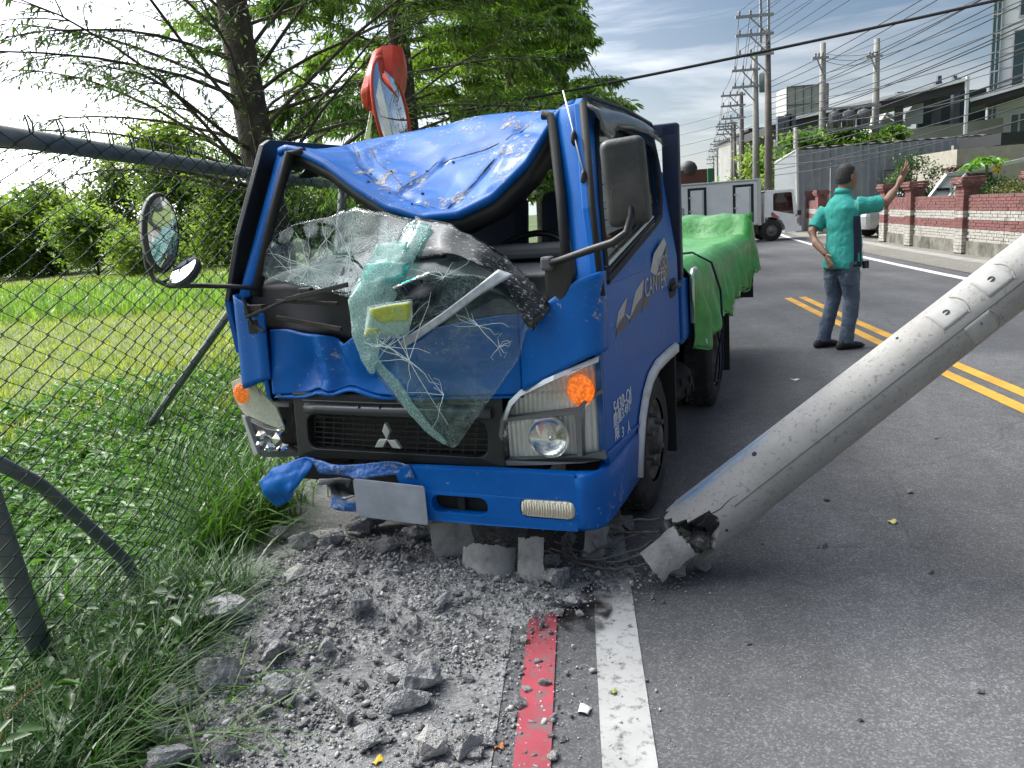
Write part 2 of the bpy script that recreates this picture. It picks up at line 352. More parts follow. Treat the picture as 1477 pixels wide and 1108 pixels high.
def blue_paint():
    m = bpy.data.materials.new('blue_paint'); m.use_nodes = True; n = m.node_tree.nodes; l = m.node_tree.links
    b = n['Principled BSDF']; b.inputs['Roughness'].default_value = .34; b.inputs['Coat Weight'].default_value = .12; b.inputs['Coat Roughness'].default_value = .15; b.inputs['Specular IOR Level'].default_value = .2
    t = n.new('ShaderNodeTexCoord')
    z = n.new('ShaderNodeTexNoise'); z.inputs['Scale'].default_value = 3.0; z.inputs['Detail'].default_value = 9; z.inputs['Roughness'].default_value = .68; l.new(t.outputs['Object'], z.inputs['Vector'])
    r = n.new('ShaderNodeValToRGB'); r.color_ramp.elements[0].position = .3; r.color_ramp.elements[1].position = .75
    r.color_ramp.elements[0].color = (.0, .085, .36, 1); r.color_ramp.elements[1].color = (.0, .13, .46, 1); l.new(z.outputs[0], r.inputs[0])
    # dust and fine scuffs
    mp = n.new('ShaderNodeMapping'); mp.inputs['Scale'].default_value = (26, 26, 4); l.new(t.outputs['Object'], mp.inputs[0])
    z2 = n.new('ShaderNodeTexNoise'); z2.inputs['Scale'].default_value = 1.2; z2.inputs['Detail'].default_value = 8; z2.inputs['Roughness'].default_value = .7; l.new(mp.outputs[0], z2.inputs['Vector'])
    r2 = n.new('ShaderNodeValToRGB'); r2.color_ramp.elements[0].position = .58; r2.color_ramp.elements[1].position = .82; l.new(z2.outputs[0], r2.inputs[0])
    k = n.new('ShaderNodeMath'); k.operation = 'MULTIPLY'; k.inputs[1].default_value = .12; l.new(r2.outputs[0], k.inputs[0])
    x = n.new('ShaderNodeMix'); x.data_type = 'RGBA'; l.new(k.outputs[0], x.inputs[0]); l.new(r.outputs[0], x.inputs[6]); x.inputs[7].default_value = (.16, .20, .27, 1)
    z3 = n.new('ShaderNodeTexNoise'); z3.inputs['Scale'].default_value = 38; z3.inputs['Detail'].default_value = 5; z3.inputs['Roughness'].default_value = .8; l.new(t.outputs['Object'], z3.inputs['Vector'])
    z4 = n.new('ShaderNodeTexNoise'); z4.inputs['Scale'].default_value = 2.2; z4.inputs['Detail'].default_value = 3; l.new(t.outputs['Object'], z4.inputs['Vector'])
    ad = n.new('ShaderNodeMath'); ad.operation = 'MULTIPLY_ADD'; ad.inputs[1].default_value = .55; l.new(z4.outputs[0], ad.inputs[0]); l.new(z3.outputs[0], ad.inputs[2])
    r4 = n.new('ShaderNodeValToRGB'); r4.color_ramp.elements[0].position = .93; r4.color_ramp.elements[1].position = .97; l.new(ad.outputs[0], r4.inputs[0])
    y = n.new('ShaderNodeMix'); y.data_type = 'RGBA'; l.new(r4.outputs[0], y.inputs[0]); l.new(x.outputs[2], y.inputs[6]); y.inputs[7].default_value = (.28, .30, .33, 1)
    l.new(y.outputs[2], b.inputs['Base Color'])
    q = n.new('ShaderNodeMapRange'); q.inputs['To Min'].default_value = .30; q.inputs['To Max'].default_value = .62; l.new(z.outputs[0], q.inputs[0]); l.new(q.outputs[0], b.inputs['Roughness'])
    MATS['blue'] = m
    return m
m_blue = blue_paint()
m_blk = mat('black_plastic', (.012, .013, .014), .5, var=.3, vscale=20, bump=.08, bscale=120)
m_int = mat('cab_interior', (.018, .019, .022), .8, var=.2)
m_rub = mat('rubber', (.012, .012, .012), .75, var=.25, vscale=30)
m_tyre = mat('tyre_rubber', (.022, .021, .020), .85, var=.3, vscale=8, col2=(.07, .065, .06), c2scale=9, c2lo=.5, c2hi=.75, bump=.2, bscale=50)
m_gry = mat('grey_dash_plastic', (.085, .088, .095), .65, var=.15, vscale=12)
m_chr = mat('chrome', (.75, .75, .75), .12, 1.0)
m_slv = mat('silver_trim', (.55, .56, .57), .35, .6, var=.12, vscale=25)
m_wht = mat('white_paint_metal', (.62, .62, .61), .45, var=.18, vscale=9, col2=(.30, .28, .25), c2scale=7, c2lo=.55, c2hi=.8)
m_dgry = mat('dark_chassis', (.02, .019, .018), .8, var=.4, vscale=10, col2=(.06, .045, .035), c2scale=6)
m_scr = mat('scraped_metal', (.02, .10, .32), .45, .25, var=.3, vscale=14, col2=(.20, .23, .29), c2scale=30, c2lo=.52, c2hi=.62, bump=.5, bscale=60)
m_alloy = mat('bare_aluminium', (.42, .43, .44), .4, .8, var=.25, vscale=30, bump=.3, bscale=70)
m_mirglass = mat('mirror_glass', (.80, .82, .84), .03, 1.0)

def glass_mat(name, tint, rough, refl, extra=None):
    m = bpy.data.materials.new(name); m.use_nodes = True; n = m.node_tree.nodes; l = m.node_tree.links; n.remove(n['Principled BSDF'])
    tr = n.new('ShaderNodeBsdfTransparent'); tr.inputs[0].default_value = (*tint, 1); g = n.new('ShaderNodeBsdfGlossy'); g.inputs['Roughness'].default_value = rough
    lw = n.new('ShaderNodeLayerWeight'); lw.inputs[0].default_value = .5                 # Schlick reflection, alike on both faces
    pw = n.new('ShaderNodeMath'); pw.operation = 'POWER'; pw.inputs[1].default_value = 5.0; l.new(lw.outputs['Facing'], pw.inputs[0])
    ml_ = n.new('ShaderNodeMath'); ml_.operation = 'MULTIPLY'; ml_.inputs[1].default_value = .9; l.new(pw.outputs[0], ml_.inputs[0])
    ad = n.new('ShaderNodeMath'); ad.operation = 'ADD'; ad.inputs[1].default_value = refl+.02; l.new(ml_.outputs[0], ad.inputs[0])
    mx = n.new('ShaderNodeMixShader'); l.new(ad.outputs[0], mx.inputs[0]); l.new(tr.outputs[0], mx.inputs[1]); l.new(g.outputs[0], mx.inputs[2])
    l.new(mx.outputs[0], n['Material Output'].inputs[0])
    return m, n, l, mx
m_sglass = glass_mat('side_window_glass', (.86, .90, .88), .02, .02)[0]

def crack_glass(name, dens, tint, cut=.5, haze=.10, big=.6):
    """laminated glass: clear, with white-green cracks between shards and crushed zones"""
    m, n, l, mx = glass_mat(name, tint, .05, .015)
    t = n.new('ShaderNodeTexCoord')
    nn_ = n.new('ShaderNodeTexNoise'); nn_.inputs['Scale'].default_value = 6; nn_.inputs['Detail'].default_value = 4; l.new(t.outputs['Object'], nn_.inputs['Vector'])
    mv = n.new('ShaderNodeMix'); mv.data_type = 'RGBA'; mv.blend_type = 'LINEAR_LIGHT'; mv.inputs[0].default_value = .10; l.new(t.outputs['Object'], mv.inputs[6]); l.new(nn_.outputs['Color'], mv.inputs[7])
    outs = []
    for sc, w in ((dens*.45, .010), (dens, .030), (dens*2.8, .050)):
        v = n.new('ShaderNodeTexVoronoi'); v.feature = 'DISTANCE_TO_EDGE'; v.inputs['Scale'].default_value = sc; l.new(mv.outputs[2], v.inputs['Vector'])
        q = n.new('ShaderNodeMapRange'); q.inputs['From Min'].default_value = w*.3; q.inputs['From Max'].default_value = w; q.inputs['To Min'].default_value = 1; q.inputs['To Max'].default_value = 0; l.new(v.outputs[0], q.inputs[0]); outs.append(q.outputs[0])
    z = n.new('ShaderNodeTexNoise'); z.inputs['Scale'].default_value = 3.3; z.inputs['Detail'].default_value = 3; l.new(t.outputs['Object'], z.inputs['Vector'])
    k = n.new('ShaderNodeMapRange'); k.inputs['From Min'].default_value = cut-.07; k.inputs['From Max'].default_value = cut+.16; l.new(z.outputs[0], k.inputs[0])
    def mt(op, a, b_):
        q = n.new('ShaderNodeMath'); q.operation = op
        for i, s_ in enumerate((a, b_)):
            if isinstance(s_, (int, float)): q.inputs[i].default_value = s_
            else: l.new(s_, q.inputs[i])
        return q.outputs[0]
    fine = mt('MULTIPLY', mt('MAXIMUM', outs[1], outs[2]), k.outputs[0])
    sp = n.new('ShaderNodeTexNoise'); sp.inputs['Scale'].default_value = 90; sp.inputs['Detail'].default_value = 5; sp.inputs['Roughness'].default_value = .8; l.new(t.outputs['Object'], sp.inputs['Vector'])
    sq = n.new('ShaderNodeMapRange'); sq.inputs['From Min'].default_value = .60; sq.inputs['From Max'].default_value = .68; l.new(sp.outputs[0], sq.inputs[0])
    sk = n.new('ShaderNodeMapRange'); sk.inputs['From Min'].default_value = .50; sk.inputs['From Max'].default_value = .60; l.new(nn_.outputs[0], sk.inputs[0])
    al = mt('MAXIMUM', mt('MAXIMUM', mt('MULTIPLY', outs[0], big), fine), mt('MULTIPLY', mt('MULTIPLY', sq.outputs[0], sk.outputs[0]), .7))
    al = mt('MINIMUM', mt('ADD', mt('MULTIPLY', al, .72), mt('MULTIPLY', k.outputs[0], haze)), 1.0)
    d = n.new('ShaderNodeBsdfDiffuse'); d.inputs[0].default_value = (.50, .66, .62, 1)
    g2 = n.new('ShaderNodeBsdfTranslucent'); g2.inputs[0].default_value = (.55, .75, .70, 1)
    mm = n.new('ShaderNodeMixShader'); mm.inputs[0].default_value = .45; l.new(d.outputs[0], mm.inputs[1]); l.new(g2.outputs[0], mm.inputs[2])
    fx = n.new('ShaderNodeMixShader'); l.new(al, fx.inputs[0]); l.new(mx.outputs[0], fx.inputs[1]); l.new(mm.outputs[0], fx.inputs[2])
    l.new(fx.outputs[0], n['Material Output'].inputs[0])
    return m
m_crackA = crack_glass('cracked_glass', 30, (.84, .90, .89), .49, .05, .55)
m_crackB = crack_glass('crushed_glass', 30, (.84, .91, .90), .55, .06, .16)
m_crackC = crack_glass('teal_crushed_glass', 46, (.62, .82, .80), .34, .30, .5)
m_crackD = crack_glass('smoky_cracked_glass', 40, (.36, .42, .42), .46, .03, .3)
m_crackE = crack_glass('teal_shard_glass', 30, (.30, .78, .78), .40, .30, .4)
def frit_mat():
    m = bpy.data.materials.new('frit_glass'); m.use_nodes = True; n = m.node_tree.nodes; l = m.node_tree.links; b = n['Principled BSDF']
    t = n.new('ShaderNodeTexCoord'); mp = n.new('ShaderNodeMapping'); mp.inputs['Scale'].default_value = (14, 60, 26); mp.inputs['Rotation'].default_value = (.3, .8, .5); l.new(t.outputs['Object'], mp.inputs[0])
    z = n.new('ShaderNodeTexNoise'); z.inputs['Scale'].default_value = 2.4; z.inputs['Detail'].default_value = 7; z.inputs['Roughness'].default_value = .78; l.new(mp.outputs[0], z.inputs['Vector'])
    r = n.new('ShaderNodeValToRGB'); r.color_ramp.elements[0].position = .56; r.color_ramp.elements[1].position = .66; r.color_ramp.elements[0].color = (.006, .008, .009, 1); r.color_ramp.elements[1].color = (.55, .62, .62, 1); l.new(z.outputs[0], r.inputs[0])
    l.new(r.outputs[0], b.inputs['Base Color']); b.inputs['Roughness'].default_value = .2
    return m
m_frit = frit_mat()

# ---- roof: crushed in the middle of its front edge
EDGE = [(430, 212), (470, 232), (510, 262), (560, 293), (610, 308), (660, 300), (710, 273), (760, 225), (790, 178), (808, 155)]
ep = [LW(*p) for p in EDGE]
ep = [Vector((-.665, .37, 1.862)), Vector((-.62, .365, 1.872))]+ep+[Vector((.735, .385, 1.905)), Vector((.775, .40, 1.895))]
def edge_at(x):
    for a, c in zip(ep, ep[1:]):
        if a.x <= x <= c.x: return a.lerp(c, (x-a.x)/max(1e-6, c.x-a.x))
    return ep[0] if x < ep[0].x else ep[-1]
def sm(t): t = max(0, min(1, t)); return t*t*(3-2*t)
RX = lin(-.665, .775, 150); RYN = 110
GROOVES = [((-.52, .72), (-.30, .50), .035, .013), ((-.30, .50), (.0, .37), .035, .016), ((.0, .37), (.30, .36), .035, .014), ((.30, .36), (.55, .50), .03, .010), ((-.08, .42), (.02, .66), .03, .014), ((.02, .66), (.34, .74), .03, .012), ((.18, .38), (.33, .66), .025, .012), ((.62, .52), (.36, .44), .05, .020), ((.64, .58), (.34, .60), .05, -.018), ((.60, .70), (.36, .80), .05, .016), ((-.48, .50), (-.36, .80), .05, -.012), ((-.20, .42), (-.34, .62), .04, .010)]
def roof_pt(x, t):
    e = edge_at(x)
    for dx in (-.035, .035): e = e*.75+edge_at(x+dx)*.125+e*.0 if False else e
    yr = 1.66; y = lerp(e.y, yr, t)
    zf = 1.925-.035*(x/.72)**2+.03*sm(t*2)            # undamaged roof
    drop = zf-e.z
    d = drop*(1-sm((y-e.y)/.78))
    amt = min(1, drop*2.6+.08)*(1-.8*sm((y-e.y-.5)/.6))
    crease = .040*folds(x*.8+.4, y*.8, .55)*amt + .010*folds(x+3.3, y*1.3+1.7, 1.5)*amt*sm(t*6)
    for (ax_, ay_), (bx__, by_), w_, dp in GROOVES:
        dx, dy = bx__-ax_, by_-ay_; q = max(0, min(1, ((x-ax_)*dx+(y-ay_)*dy)/(dx*dx+dy*dy))); ds = math.hypot(x-ax_-q*dx, y-ay_-q*dy)
        crease += dp*max(0, 1-ds/w_)
    side = .06*sm((abs(x-.055)-.60)/.13)               # rolls down at the gutters
    return Vector((x, y, zf-d-crease*(1 if t > .02 else .3)-side*(1 if t > .05 else t/.05)))
b = MB(); b.grid([[roof_pt(x, j/RYN) for x in RX] for j in range(RYN+1)])
roof = b.build('roof', m_blue, TRK, smooth=True, solid=.012, offs=-1)
# front lip: blue flange and the dark header behind it
b = MB(); b.grid([[roof_pt(x, 0)+Vector((0, -.012, -.002)) for x in RX], [roof_pt(x, 0)+Vector((0, -.016, -.028)) for x in RX], [roof_pt(x, 0)+Vector((0, .012, -.040)) for x in RX]])
b.build('roof_lip', m_blue, roof, smooth=True, solid=.006)
b = MB(); b.grid([[roof_pt(x, 0)+Vector((0, .010, -.036)) for x in RX], [roof_pt(x, 0)+Vector((0, .02, -.085)) for x in RX], [roof_pt(x, 0)+Vector((0, .12, -.10)) for x in RX]])
b.build('header_trim', m_blk, roof, smooth=True, solid=.008)
b = MB(); b.grid([[roof_pt(x, j/12)+Vector((0, 0, -.055-.02*math.sin(j))) for x in RX[::6]] for j in range(1, 13)])
b.build('roof_lining', m_int, roof, smooth=True)
# thin dark ribs set along the creases, blotched with brown
m_rib = mat('dark_brown_blue', (.035, .045, .07), .8, var=.4, vscale=40, col2=(.20, .16, .12), c2scale=30)
def rib(path, r=.006):
    b = MB(); pts = []
    for (x0, t0), (x1, t1) in zip(path, path[1:]):
        for i in range(10): pts.append(roof_pt(lerp(x0, x1, i/10), lerp(t0, t1, i/10))+Vector((0, 0, .001)))
    b.tube([p-Vector((0, 0, r*.25)) for p in pts], [r*.55*(.4+.9*abs(mnoise.noise(p*9))) for p in pts], 6); b.build('roof_crease', m_rib, roof, smooth=True)
rib([(-.52, .30), (-.35, .17), (-.12, .105), (.05, .085), (.28, .09), (.50, .12)], .011)
rib([(-.50, .36), (-.30, .22), (-.08, .14)], .008); rib([(-.10, .13), (-.02, .30), (.30, .36)], .010)
rib([(.16, .10), (.30, .30)], .011); rib([(-.28, .10), (-.22, .15)], .006); rib([(.30, .36), (.52, .50)], .007)
rib([(.02, .05), (.10, .055), (.15, .03)], .005); rib([(-.42, .55), (.05, .62), (.40, .55)], .006)
b = MB()
for i in range(9):
    x = random.uniform(-.3, .3); t = random.uniform(.03, .3); p = roof_pt(x, t)+Vector((0, 0, .004)); a = random.uniform(0, 6.3); s_ = random.uniform(.006, .02)
    b.box(p, (s_, s_*.6, .006), Matrix.Rotation(a, 3, 'Z'))
tag(b.build('roof_grit', m_rib, roof), kind='stuff')
def scrape_mat(name, col, lo, hi, sc):
    m = bpy.data.materials.new(name); m.use_nodes = True; n = m.node_tree.nodes; l = m.node_tree.links; p = n['Principled BSDF']; p.inputs['Base Color'].default_value = (*col, 1); p.inputs['Roughness'].default_value = .7
    t = n.new('ShaderNodeTexCoord'); mp = n.new('ShaderNodeMapping'); mp.inputs['Scale'].default_value = (1, .45, 1); l.new(t.outputs['Object'], mp.inputs[0])
    z = n.new('ShaderNodeTexNoise'); z.inputs['Scale'].default_value = sc; z.inputs['Detail'].default_value = 8; z.inputs['Roughness'].default_value = .75; l.new(mp.outputs[0], z.inputs['Vector'])
    r = n.new('ShaderNodeValToRGB'); r.color_ramp.elements[0].position = lo; r.color_ramp.elements[1].position = hi; l.new(z.outputs[0], r.inputs[0]); l.new(r.outputs[0], p.inputs['Alpha']); return m
m_scrape = scrape_mat('concrete_scrape', (.34, .33, .31), .54, .62, 22)
for x0_, x1_, t0_, t1_ in ((-.05, .16, .42, .62), (.22, .42, .40, .58), (-.30, .0, .05, .24), (.05, .45, .06, .20), (.30, .58, .20, .36)):
    b = MB(); b.grid([[roof_pt(lerp(x0_, x1_, i/24), lerp(t0_, t1_, j/24))+Vector((0, -.0008, .0016)) for i in range(25)] for j in range(25)]); b.build('paint_scrape', m_scrape, roof, smooth=True)

# ---- cab corner posts
def lathe_strip(name, a0, a1, b0, b1, m, parent, th=.05, n=10, bow=0.0):
    """panel strip between edge a0-a1 and edge b0-b1"""
    b = MB(); rows = []
    for i in range(n+1):
        t = i/n; p = Vector(a0).lerp(Vector(a1), t); q = Vector(b0).lerp(Vector(b1), t); o = Vector((0, -bow*math.sin(math.pi*t), 0)); rows.append([p+o, p.lerp(q, .33)+o*1.2+Vector((0, -.008, 0)), p.lerp(q, .67)+o*1.2+Vector((0, -.008, 0)), q+o])
    b.grid(rows); return b.build(name, m, parent, smooth=True, solid=th, offs=-1, bevel=.008)
pr = lathe_strip('windscreen_pillar', (.79, .117, 1.20), (.665, .372, 1.875), (.893, .078, 1.16), (.782, .338, 1.89), m_blue, TRK)
b = MB(); b.tube([(.770, .105, 1.20), (.72, .225, 1.55), (.655, .36, 1.85), (.62, .365, 1.86)], .02, 8); b.build('windscreen_seal', m_rub, pr, smooth=True)
b = MB(); b.tube([(.898, .09, 1.17), (.852, .18, 1.49), (.79, .345, 1.885)], .016, 8); b.build('door_gap_seal', m_rub, pr, smooth=True)
pl = lathe_strip('windscreen_pillar', (-.735, .12, 1.215), (-.60, .375, 1.865), (-.80, .10, 1.20), (-.69, .385, 1.855), m_blue, TRK)
b = MB(); b.tube([(-.708, .125, 1.215), (-.655, .24, 1.55), (-.60, .352, 1.83), (-.52, .355, 1.83)], .022, 8); b.build('windscreen_seal', m_rub, pl, smooth=True)
# radio aerial lying along the near pillar
b = MB(); b.tube([LW(848, 252, .4)+Vector((.0, -.05, 0)), LW(836, 205)+Vector((0, -.05, 0)), LW(829, 180)+Vector((0, -.04, 0)), LW(817, 133)+Vector((0, -.04, 0))], .0035, 6); an = b.build('aerial', m_slv, TRK, smooth=True)
for u, v in ((833, 200), (847, 257)):
    b = MB(); b.ell([(LW(u, v)+Vector((0, -.045, -.03)), (.004, 0, 0), (0, .004, 0)), (LW(u, v)+Vector((0, -.045, -.015)), (.013, 0, 0), (0, .016, 0)), (LW(u, v)+Vector((0, -.045, .015)), (.011, 0, 0), (0, .014, 0)), (LW(u, v)+Vector((0, -.045, .03)), (.003, 0, 0), (0, .003, 0))], 10); b.build('aerial_mount', m_blk, an, smooth=True)

# ---- front panel under the screen: dented hood panel and two corner panels
def fy(x, z): return .012+.035*(abs(x)/.6)**2.2+.06*(z-.8)
def hood_top(x): return 1.03+.035*math.cos(x*2.2)-.05*math.exp(-((x+.20)/.07)**2)+.075*sm((x-.1)/.5)+.03*sm((-x-.35)/.2)
def hood_bot(x): return .80+.012*(x/.6)+.035*math.exp(-((x+.18)/.09)**2)+.02*math.exp(-((x+.35)/.05)**2)
b = MB(); rows = []
NX, NZ = 120, 36
for j in range(NZ+1):
    row = []
    for i in range(NX+1):
        x = lerp(-.605, .585, i/NX); z = lerp(hood_bot(x), hood_top(x), j/NZ)
        dent = .05*math.exp(-((x+.21+.25*(z-.9))/.045)**2)*sm((z-.78)/.3) + .03*math.exp(-((x+.40)/.09)**2)*math.sin(math.pi*j/NZ) - .018*math.exp(-((x+.30)/.04)**2) + .045*folds(x+1.1, z*.9, .8)*(.8 if x < .05 else .06)
        row.append((x, fy(x, z)+dent-.006, z))
    rows.append(row)
b.grid(rows); hood = b.build('front_panel', m_blue, TRK, smooth=True, solid=.015, offs=1)
b = MB(); b.grid([[(x, fy(x, hood_bot(x))+.0, hood_bot(x)+.0) for x in lin(-.60, .58, 40)], [(x, fy(x, .78)-.02, hood_bot(x)-.014) for x in lin(-.60, .58, 40)], [(x, fy(x, .78)+.04, hood_bot(x)-.022) for x in lin(-.60, .58, 40)]])
b.build('panel_flange', m_blue, hood, smooth=True, solid=.004)
def corner(sgn, Wd, m=m_blue):
    b = MB(); rows = []
    prof = [(.600, fy(.6, 0)+.045), (.70, .062), (.78, .066), (.83, .068), (.862, .074), (.884, .09), (.893, .115), (.895, .16)]
    for j in range(15):
        t = j/14; row = []
        for i, (x, y) in enumerate(prof):
            s_ = (x-.6)/.295
            zb = lerp(.832, .966, min(1, s_*1.05)) if sgn > 0 else lerp(.86, .80, s_)
            ztop = lerp(1.125, 1.21, s_) + (.05*sm((s_-.3)/.5) if sgn > 0 else .02)
            z = lerp(zb, ztop, t); row.append((sgn*(.6+(x-.6)*(Wd-.6)/.295), y-.045+.06*(z-.8)+(.02 if sgn < 0 else 0), z))
        rows.append(row)
    b.grid(rows); return b.build('corner_panel', m, TRK, smooth=True, solid=.012, offs=1)
crn = corner(1, .895); cln = corner(-1, .80)
# black cowl band below the windscreen
b = MB(); rows = []
for j in range(9):
    t = j/8; row = []
    for i in range(49):
        x = lerp(-.775, .83, i/48); z0 = max(hood_top(max(-.6, min(.58, x)))-.015, 1.0)+.06*sm((abs(x)-.6)/.2); z = lerp(z0, 1.262, t)
        row.append((x, fy(min(.6, abs(x)), z)+.028+.035*t+.012*math.sin(t*3.1)+(.05*math.exp(-((x+.2)/.12)**2)*(1-t)), z))
    rows.append(row)
b.grid(rows); cowl = b.build('cowl_panel', m_blk, TRK, smooth=True, solid=.01, offs=1)
b = MB(); b.bar((-.53, .025, 1.13), (-.20, .02, 1.075), .012, .02); b.bar((-.52, .03, 1.20), (-.21, .03, 1.18), .012, .016); b.box((-.66, .05, 1.16), (.10, .03, .05)); b.box((-.67, .05, 1.09), (.06, .03, .06)); b.tube([(-.70, .03, 1.22), (-.66, .02, 1.10), (-.6, .02, 1.07)], .008, 6); b.build('cowl_bracket', m_dgry, cowl, bevel=.003)
b = MB(); b.bar((-.68, .01, 1.135), (-.36, .03, 1.235), .012, .012); b.bar((-.46, .02, 1.205), (-.13, .0, 1.26), .009, .02); wp = b.build('wiper', m_blk, TRK, bevel=.002)
b = MB(); b.box((-.36, .03, 1.235), (.06, .03, .035)); b.build('wiper_pivot', m_blk, wp, bevel=.006)

# ---- grille
GX0, GX1 = -.475, .475
b = MB(); b.grid([[(x, fy(x, z)+.10, z) for x in lin(-.62, .50, 12)] for z in (.50, .60, .70, .84)]); grl = b.build('grille', m_blk, TRK, solid=.01)
b = MB()
def rr2(x0, x1, z0, z1): return [(x0, z0), (x1, z0), (x1, z1), (x0, z1)]
b.plate(rr2(-.50, .50, .515, .80), [rrect(-.43, .43, .555, .705, .045)], lambda a, c, d: (a, fy(a, c)-.012+d, c), .06); b.build('grille_frame', m_blk, grl, bevel=.006)
for i in range(6):
    z = .575+i*.023; b = MB(); b.tube([(x, fy(x, z)+.02, z) for x in lin(-.43, .43, 10)], .0035, 4); b.build('grille_slat', m_blk, grl)
for i in range(17):
    x = -.42+i*.0525; b = MB(); b.bar((x-.012, fy(x, .6)+.026, .557), (x+.012, fy(x, .7)+.026, .703), .006, .006); b.build('grille_bar', m_blk, grl)
b = MB(); b.grid([[(x, fy(x, .7)-.02-dy, .715+dz) for x in lin(-.42, .46, 14)] for dy, dz in ((0, 0), (.014, .008), (.014, .03), (0, .045))]); b.build('grille_bar_trim', mat('grille_trim', (.045, .048, .052), .35), grl, smooth=True, solid=.006)
b = MB(); b.tube([(-.42, -.012, .775), (0, -.02, .772), (.42, -.012, .778)], .004, 5); b.tube([(-.13, -.024, .762), (-.13, -.026, .745), (-.03, -.026, .745), (-.03, -.024, .762)], .004, 5); b.build('grille_latch', m_blk, grl)
# emblem: three silver diamonds
def rh(cx, cz, ang, L=.072, w=.031):
    a = R(ang); d = Vector((math.sin(a), math.cos(a))); s_ = Vector((d.y, -d.x)); c = Vector((cx, cz))
    return [tuple(c), tuple(c+d*L/2+s_*w*.58), tuple(c+d*L), tuple(c+d*L/2-s_*w*.58)]
emb = None
for a in (0, 120, 240):
    b = MB(); b.plate(rh(0, .625, a), [], lambda p, q, d: (p, -.045+d, q), .02)
    o = b.build('emblem' if emb is None else 'emblem_diamond', m_slv, grl if emb is None else grl, bevel=.002); emb = emb or o

# ---- bumper
BZ0, BZ1 = .290, .520
m_bump = m_blue
b = MB()
fog_h = rrect(.570, .795, .338, .415, .03); slot = rrect(.185, .435, .330, .405, .035)
outer = [(.02, .30), (.12, .292), (.40, BZ0), (.80, BZ0+.004), (.80, BZ1), (.45, BZ1), (.06, .512), (.035, .47), (.05, .42), (.02, .36)]
b.plate(outer, [fog_h, slot], lambda a, c, d: (a, -.055+.012*(a/.8)**2-.020*(1-((c-.39)/.125)**2)*.0+d, c), .05)
bump = b.build('bumper', m_bump, TRK, bevel=.010)
b = MB(); rows = []
for z, o in ((BZ0+.004, .012), (BZ0+.02, 0), (.36, -.002), (.46, -.002), (BZ1-.015, 0), (BZ1, .012), (BZ1+.002, .05)):
    rows.append([(.799, -.043+o, z), (.835, -.035+o, z), (.868, -.012+o*.7, z), (.893-o*.4, .028+o*.4, z), (.905-o, .10, z), (.908-o, .28, z), (.905-o, .53+.10*(z-.27)/.25, z)])
b.grid(rows); b.build('bumper_end', m_bump, bump, smooth=True, solid=.012, offs=-1)
b = MB(); b.plate(rrect(.16, .46, .31, .43, .03), [], lambda a, c, d: (a, .02+d, c), .02); b.box((.30, -.0, .37), (.03, .03, .10)); b.build('bumper_recess', m_int, bump)
# fog lamp, ribbed glass in the right-hand opening
m_lens = glass_mat('lamp_lens', (.86, .87, .84), .08, .03)[0]
def ribbed(name, c1, sc):
    m = bpy.data.materials.new(name); m.use_nodes = True; n = m.node_tree.nodes; l = m.node_tree.links; b_ = n['Principled BSDF']
    t = n.new('ShaderNodeTexCoord'); w = n.new('ShaderNodeTexWave'); w.inputs['Scale'].default_value = sc; w.inputs['Distortion'].default_value = .6; l.new(t.outputs['Object'], w.inputs['Vector'])
    p = n.new('ShaderNodeBump'); p.inputs['Strength'].default_value = .45; p.inputs['Distance'].default_value = .01; l.new(w.outputs[0], p.inputs['Height']); l.new(p.outputs[0], b_.inputs['Normal'])
    b_.inputs['Base Color'].default_value = (*c1, 1); b_.inputs['Roughness'].default_value = .3; b_.inputs['Metallic'].default_value = .1
    return m
m_refl = ribbed('ribbed_reflector', (.86, .87, .84), 16); m_reflw = ribbed('warm_ribbed_glass', (.74, .70, .56), 13)
b = MB(); rows = []
for x0, x1, z0, z1, r_, y in ((.572, .793, .340, .413, .028, -.030), (.572, .793, .340, .413, .028, -.040), (.580, .785, .346, .407, .026, -.050)):
    rows.append([(a, y, c) for a, c in rrect(x0, x1, z0, z1, r_)])
b.grid(rows, True); n0 = len(b.v); k = len(rows[0]); b.f.append(tuple(range(n0-k, n0)))
b.build('fog_lamp', m_reflw, bump, smooth=False)
for i in range(19):
    x = .585+i*.0108
    b = MB(); b.tube([(x, -.050, .350), (x+.002, -.054, .376), (x, -.050, .403)], .0032, 5); b.build('fog_lamp_flute', m_reflw, bump, smooth=True)
# torn left part of the bumper, peeled down
def crumple(name, px, m, parent, th=.006, amp=.02, n=9, seed=0.0, sub=0):
    """px: rows of (u, v, y) photo points on planes of the truck, refined and creased"""
    rows0 = [[LF(u, v, y) for u, v, y in r_] for r_ in px]
    def cat1(row, q): 
        f = q*(len(row)-1); i = min(int(f), len(row)-2); return row[i].lerp(row[i+1], f-i)
    rows = []
    for j in range(n*(len(rows0)-1)+1):
        f = j/n; i = min(int(f), len(rows0)-2); t = f-i; row = []
        for q in range(n*(len(rows0[0])-1)+1):
            qq = q/(n*(len(rows0[0])-1)); p = cat1(rows0[i], qq).lerp(cat1(rows0[i+1], qq), t)
            w = 2*folds(p.x+seed, p.z*1.2+seed, 1.8); w2 = abs(mnoise.noise(p*23+Vector((seed, 5, 0))))
            row.append(p+Vector((.4*amp*w2, amp*(w+w2*.8), .3*amp*w)))
        rows.append(row)
    b = MB(); b.grid(rows); return b.build(name, m, parent, smooth=True, solid=th)
lb = crumple('bent_bumper_end', [[(372, 697, .03), (396, 674, .00), (432, 664, -.03), (452, 664, -.05)], [(378, 712, .02), (398, 692, -.03), (425, 686, -.05), (444, 682, -.05)], [(399, 733, .04), (408, 730, -.01), (418, 722, -.02), (428, 700, -.02)]], m_blue, bump, .008, .014, 7, 3.0)
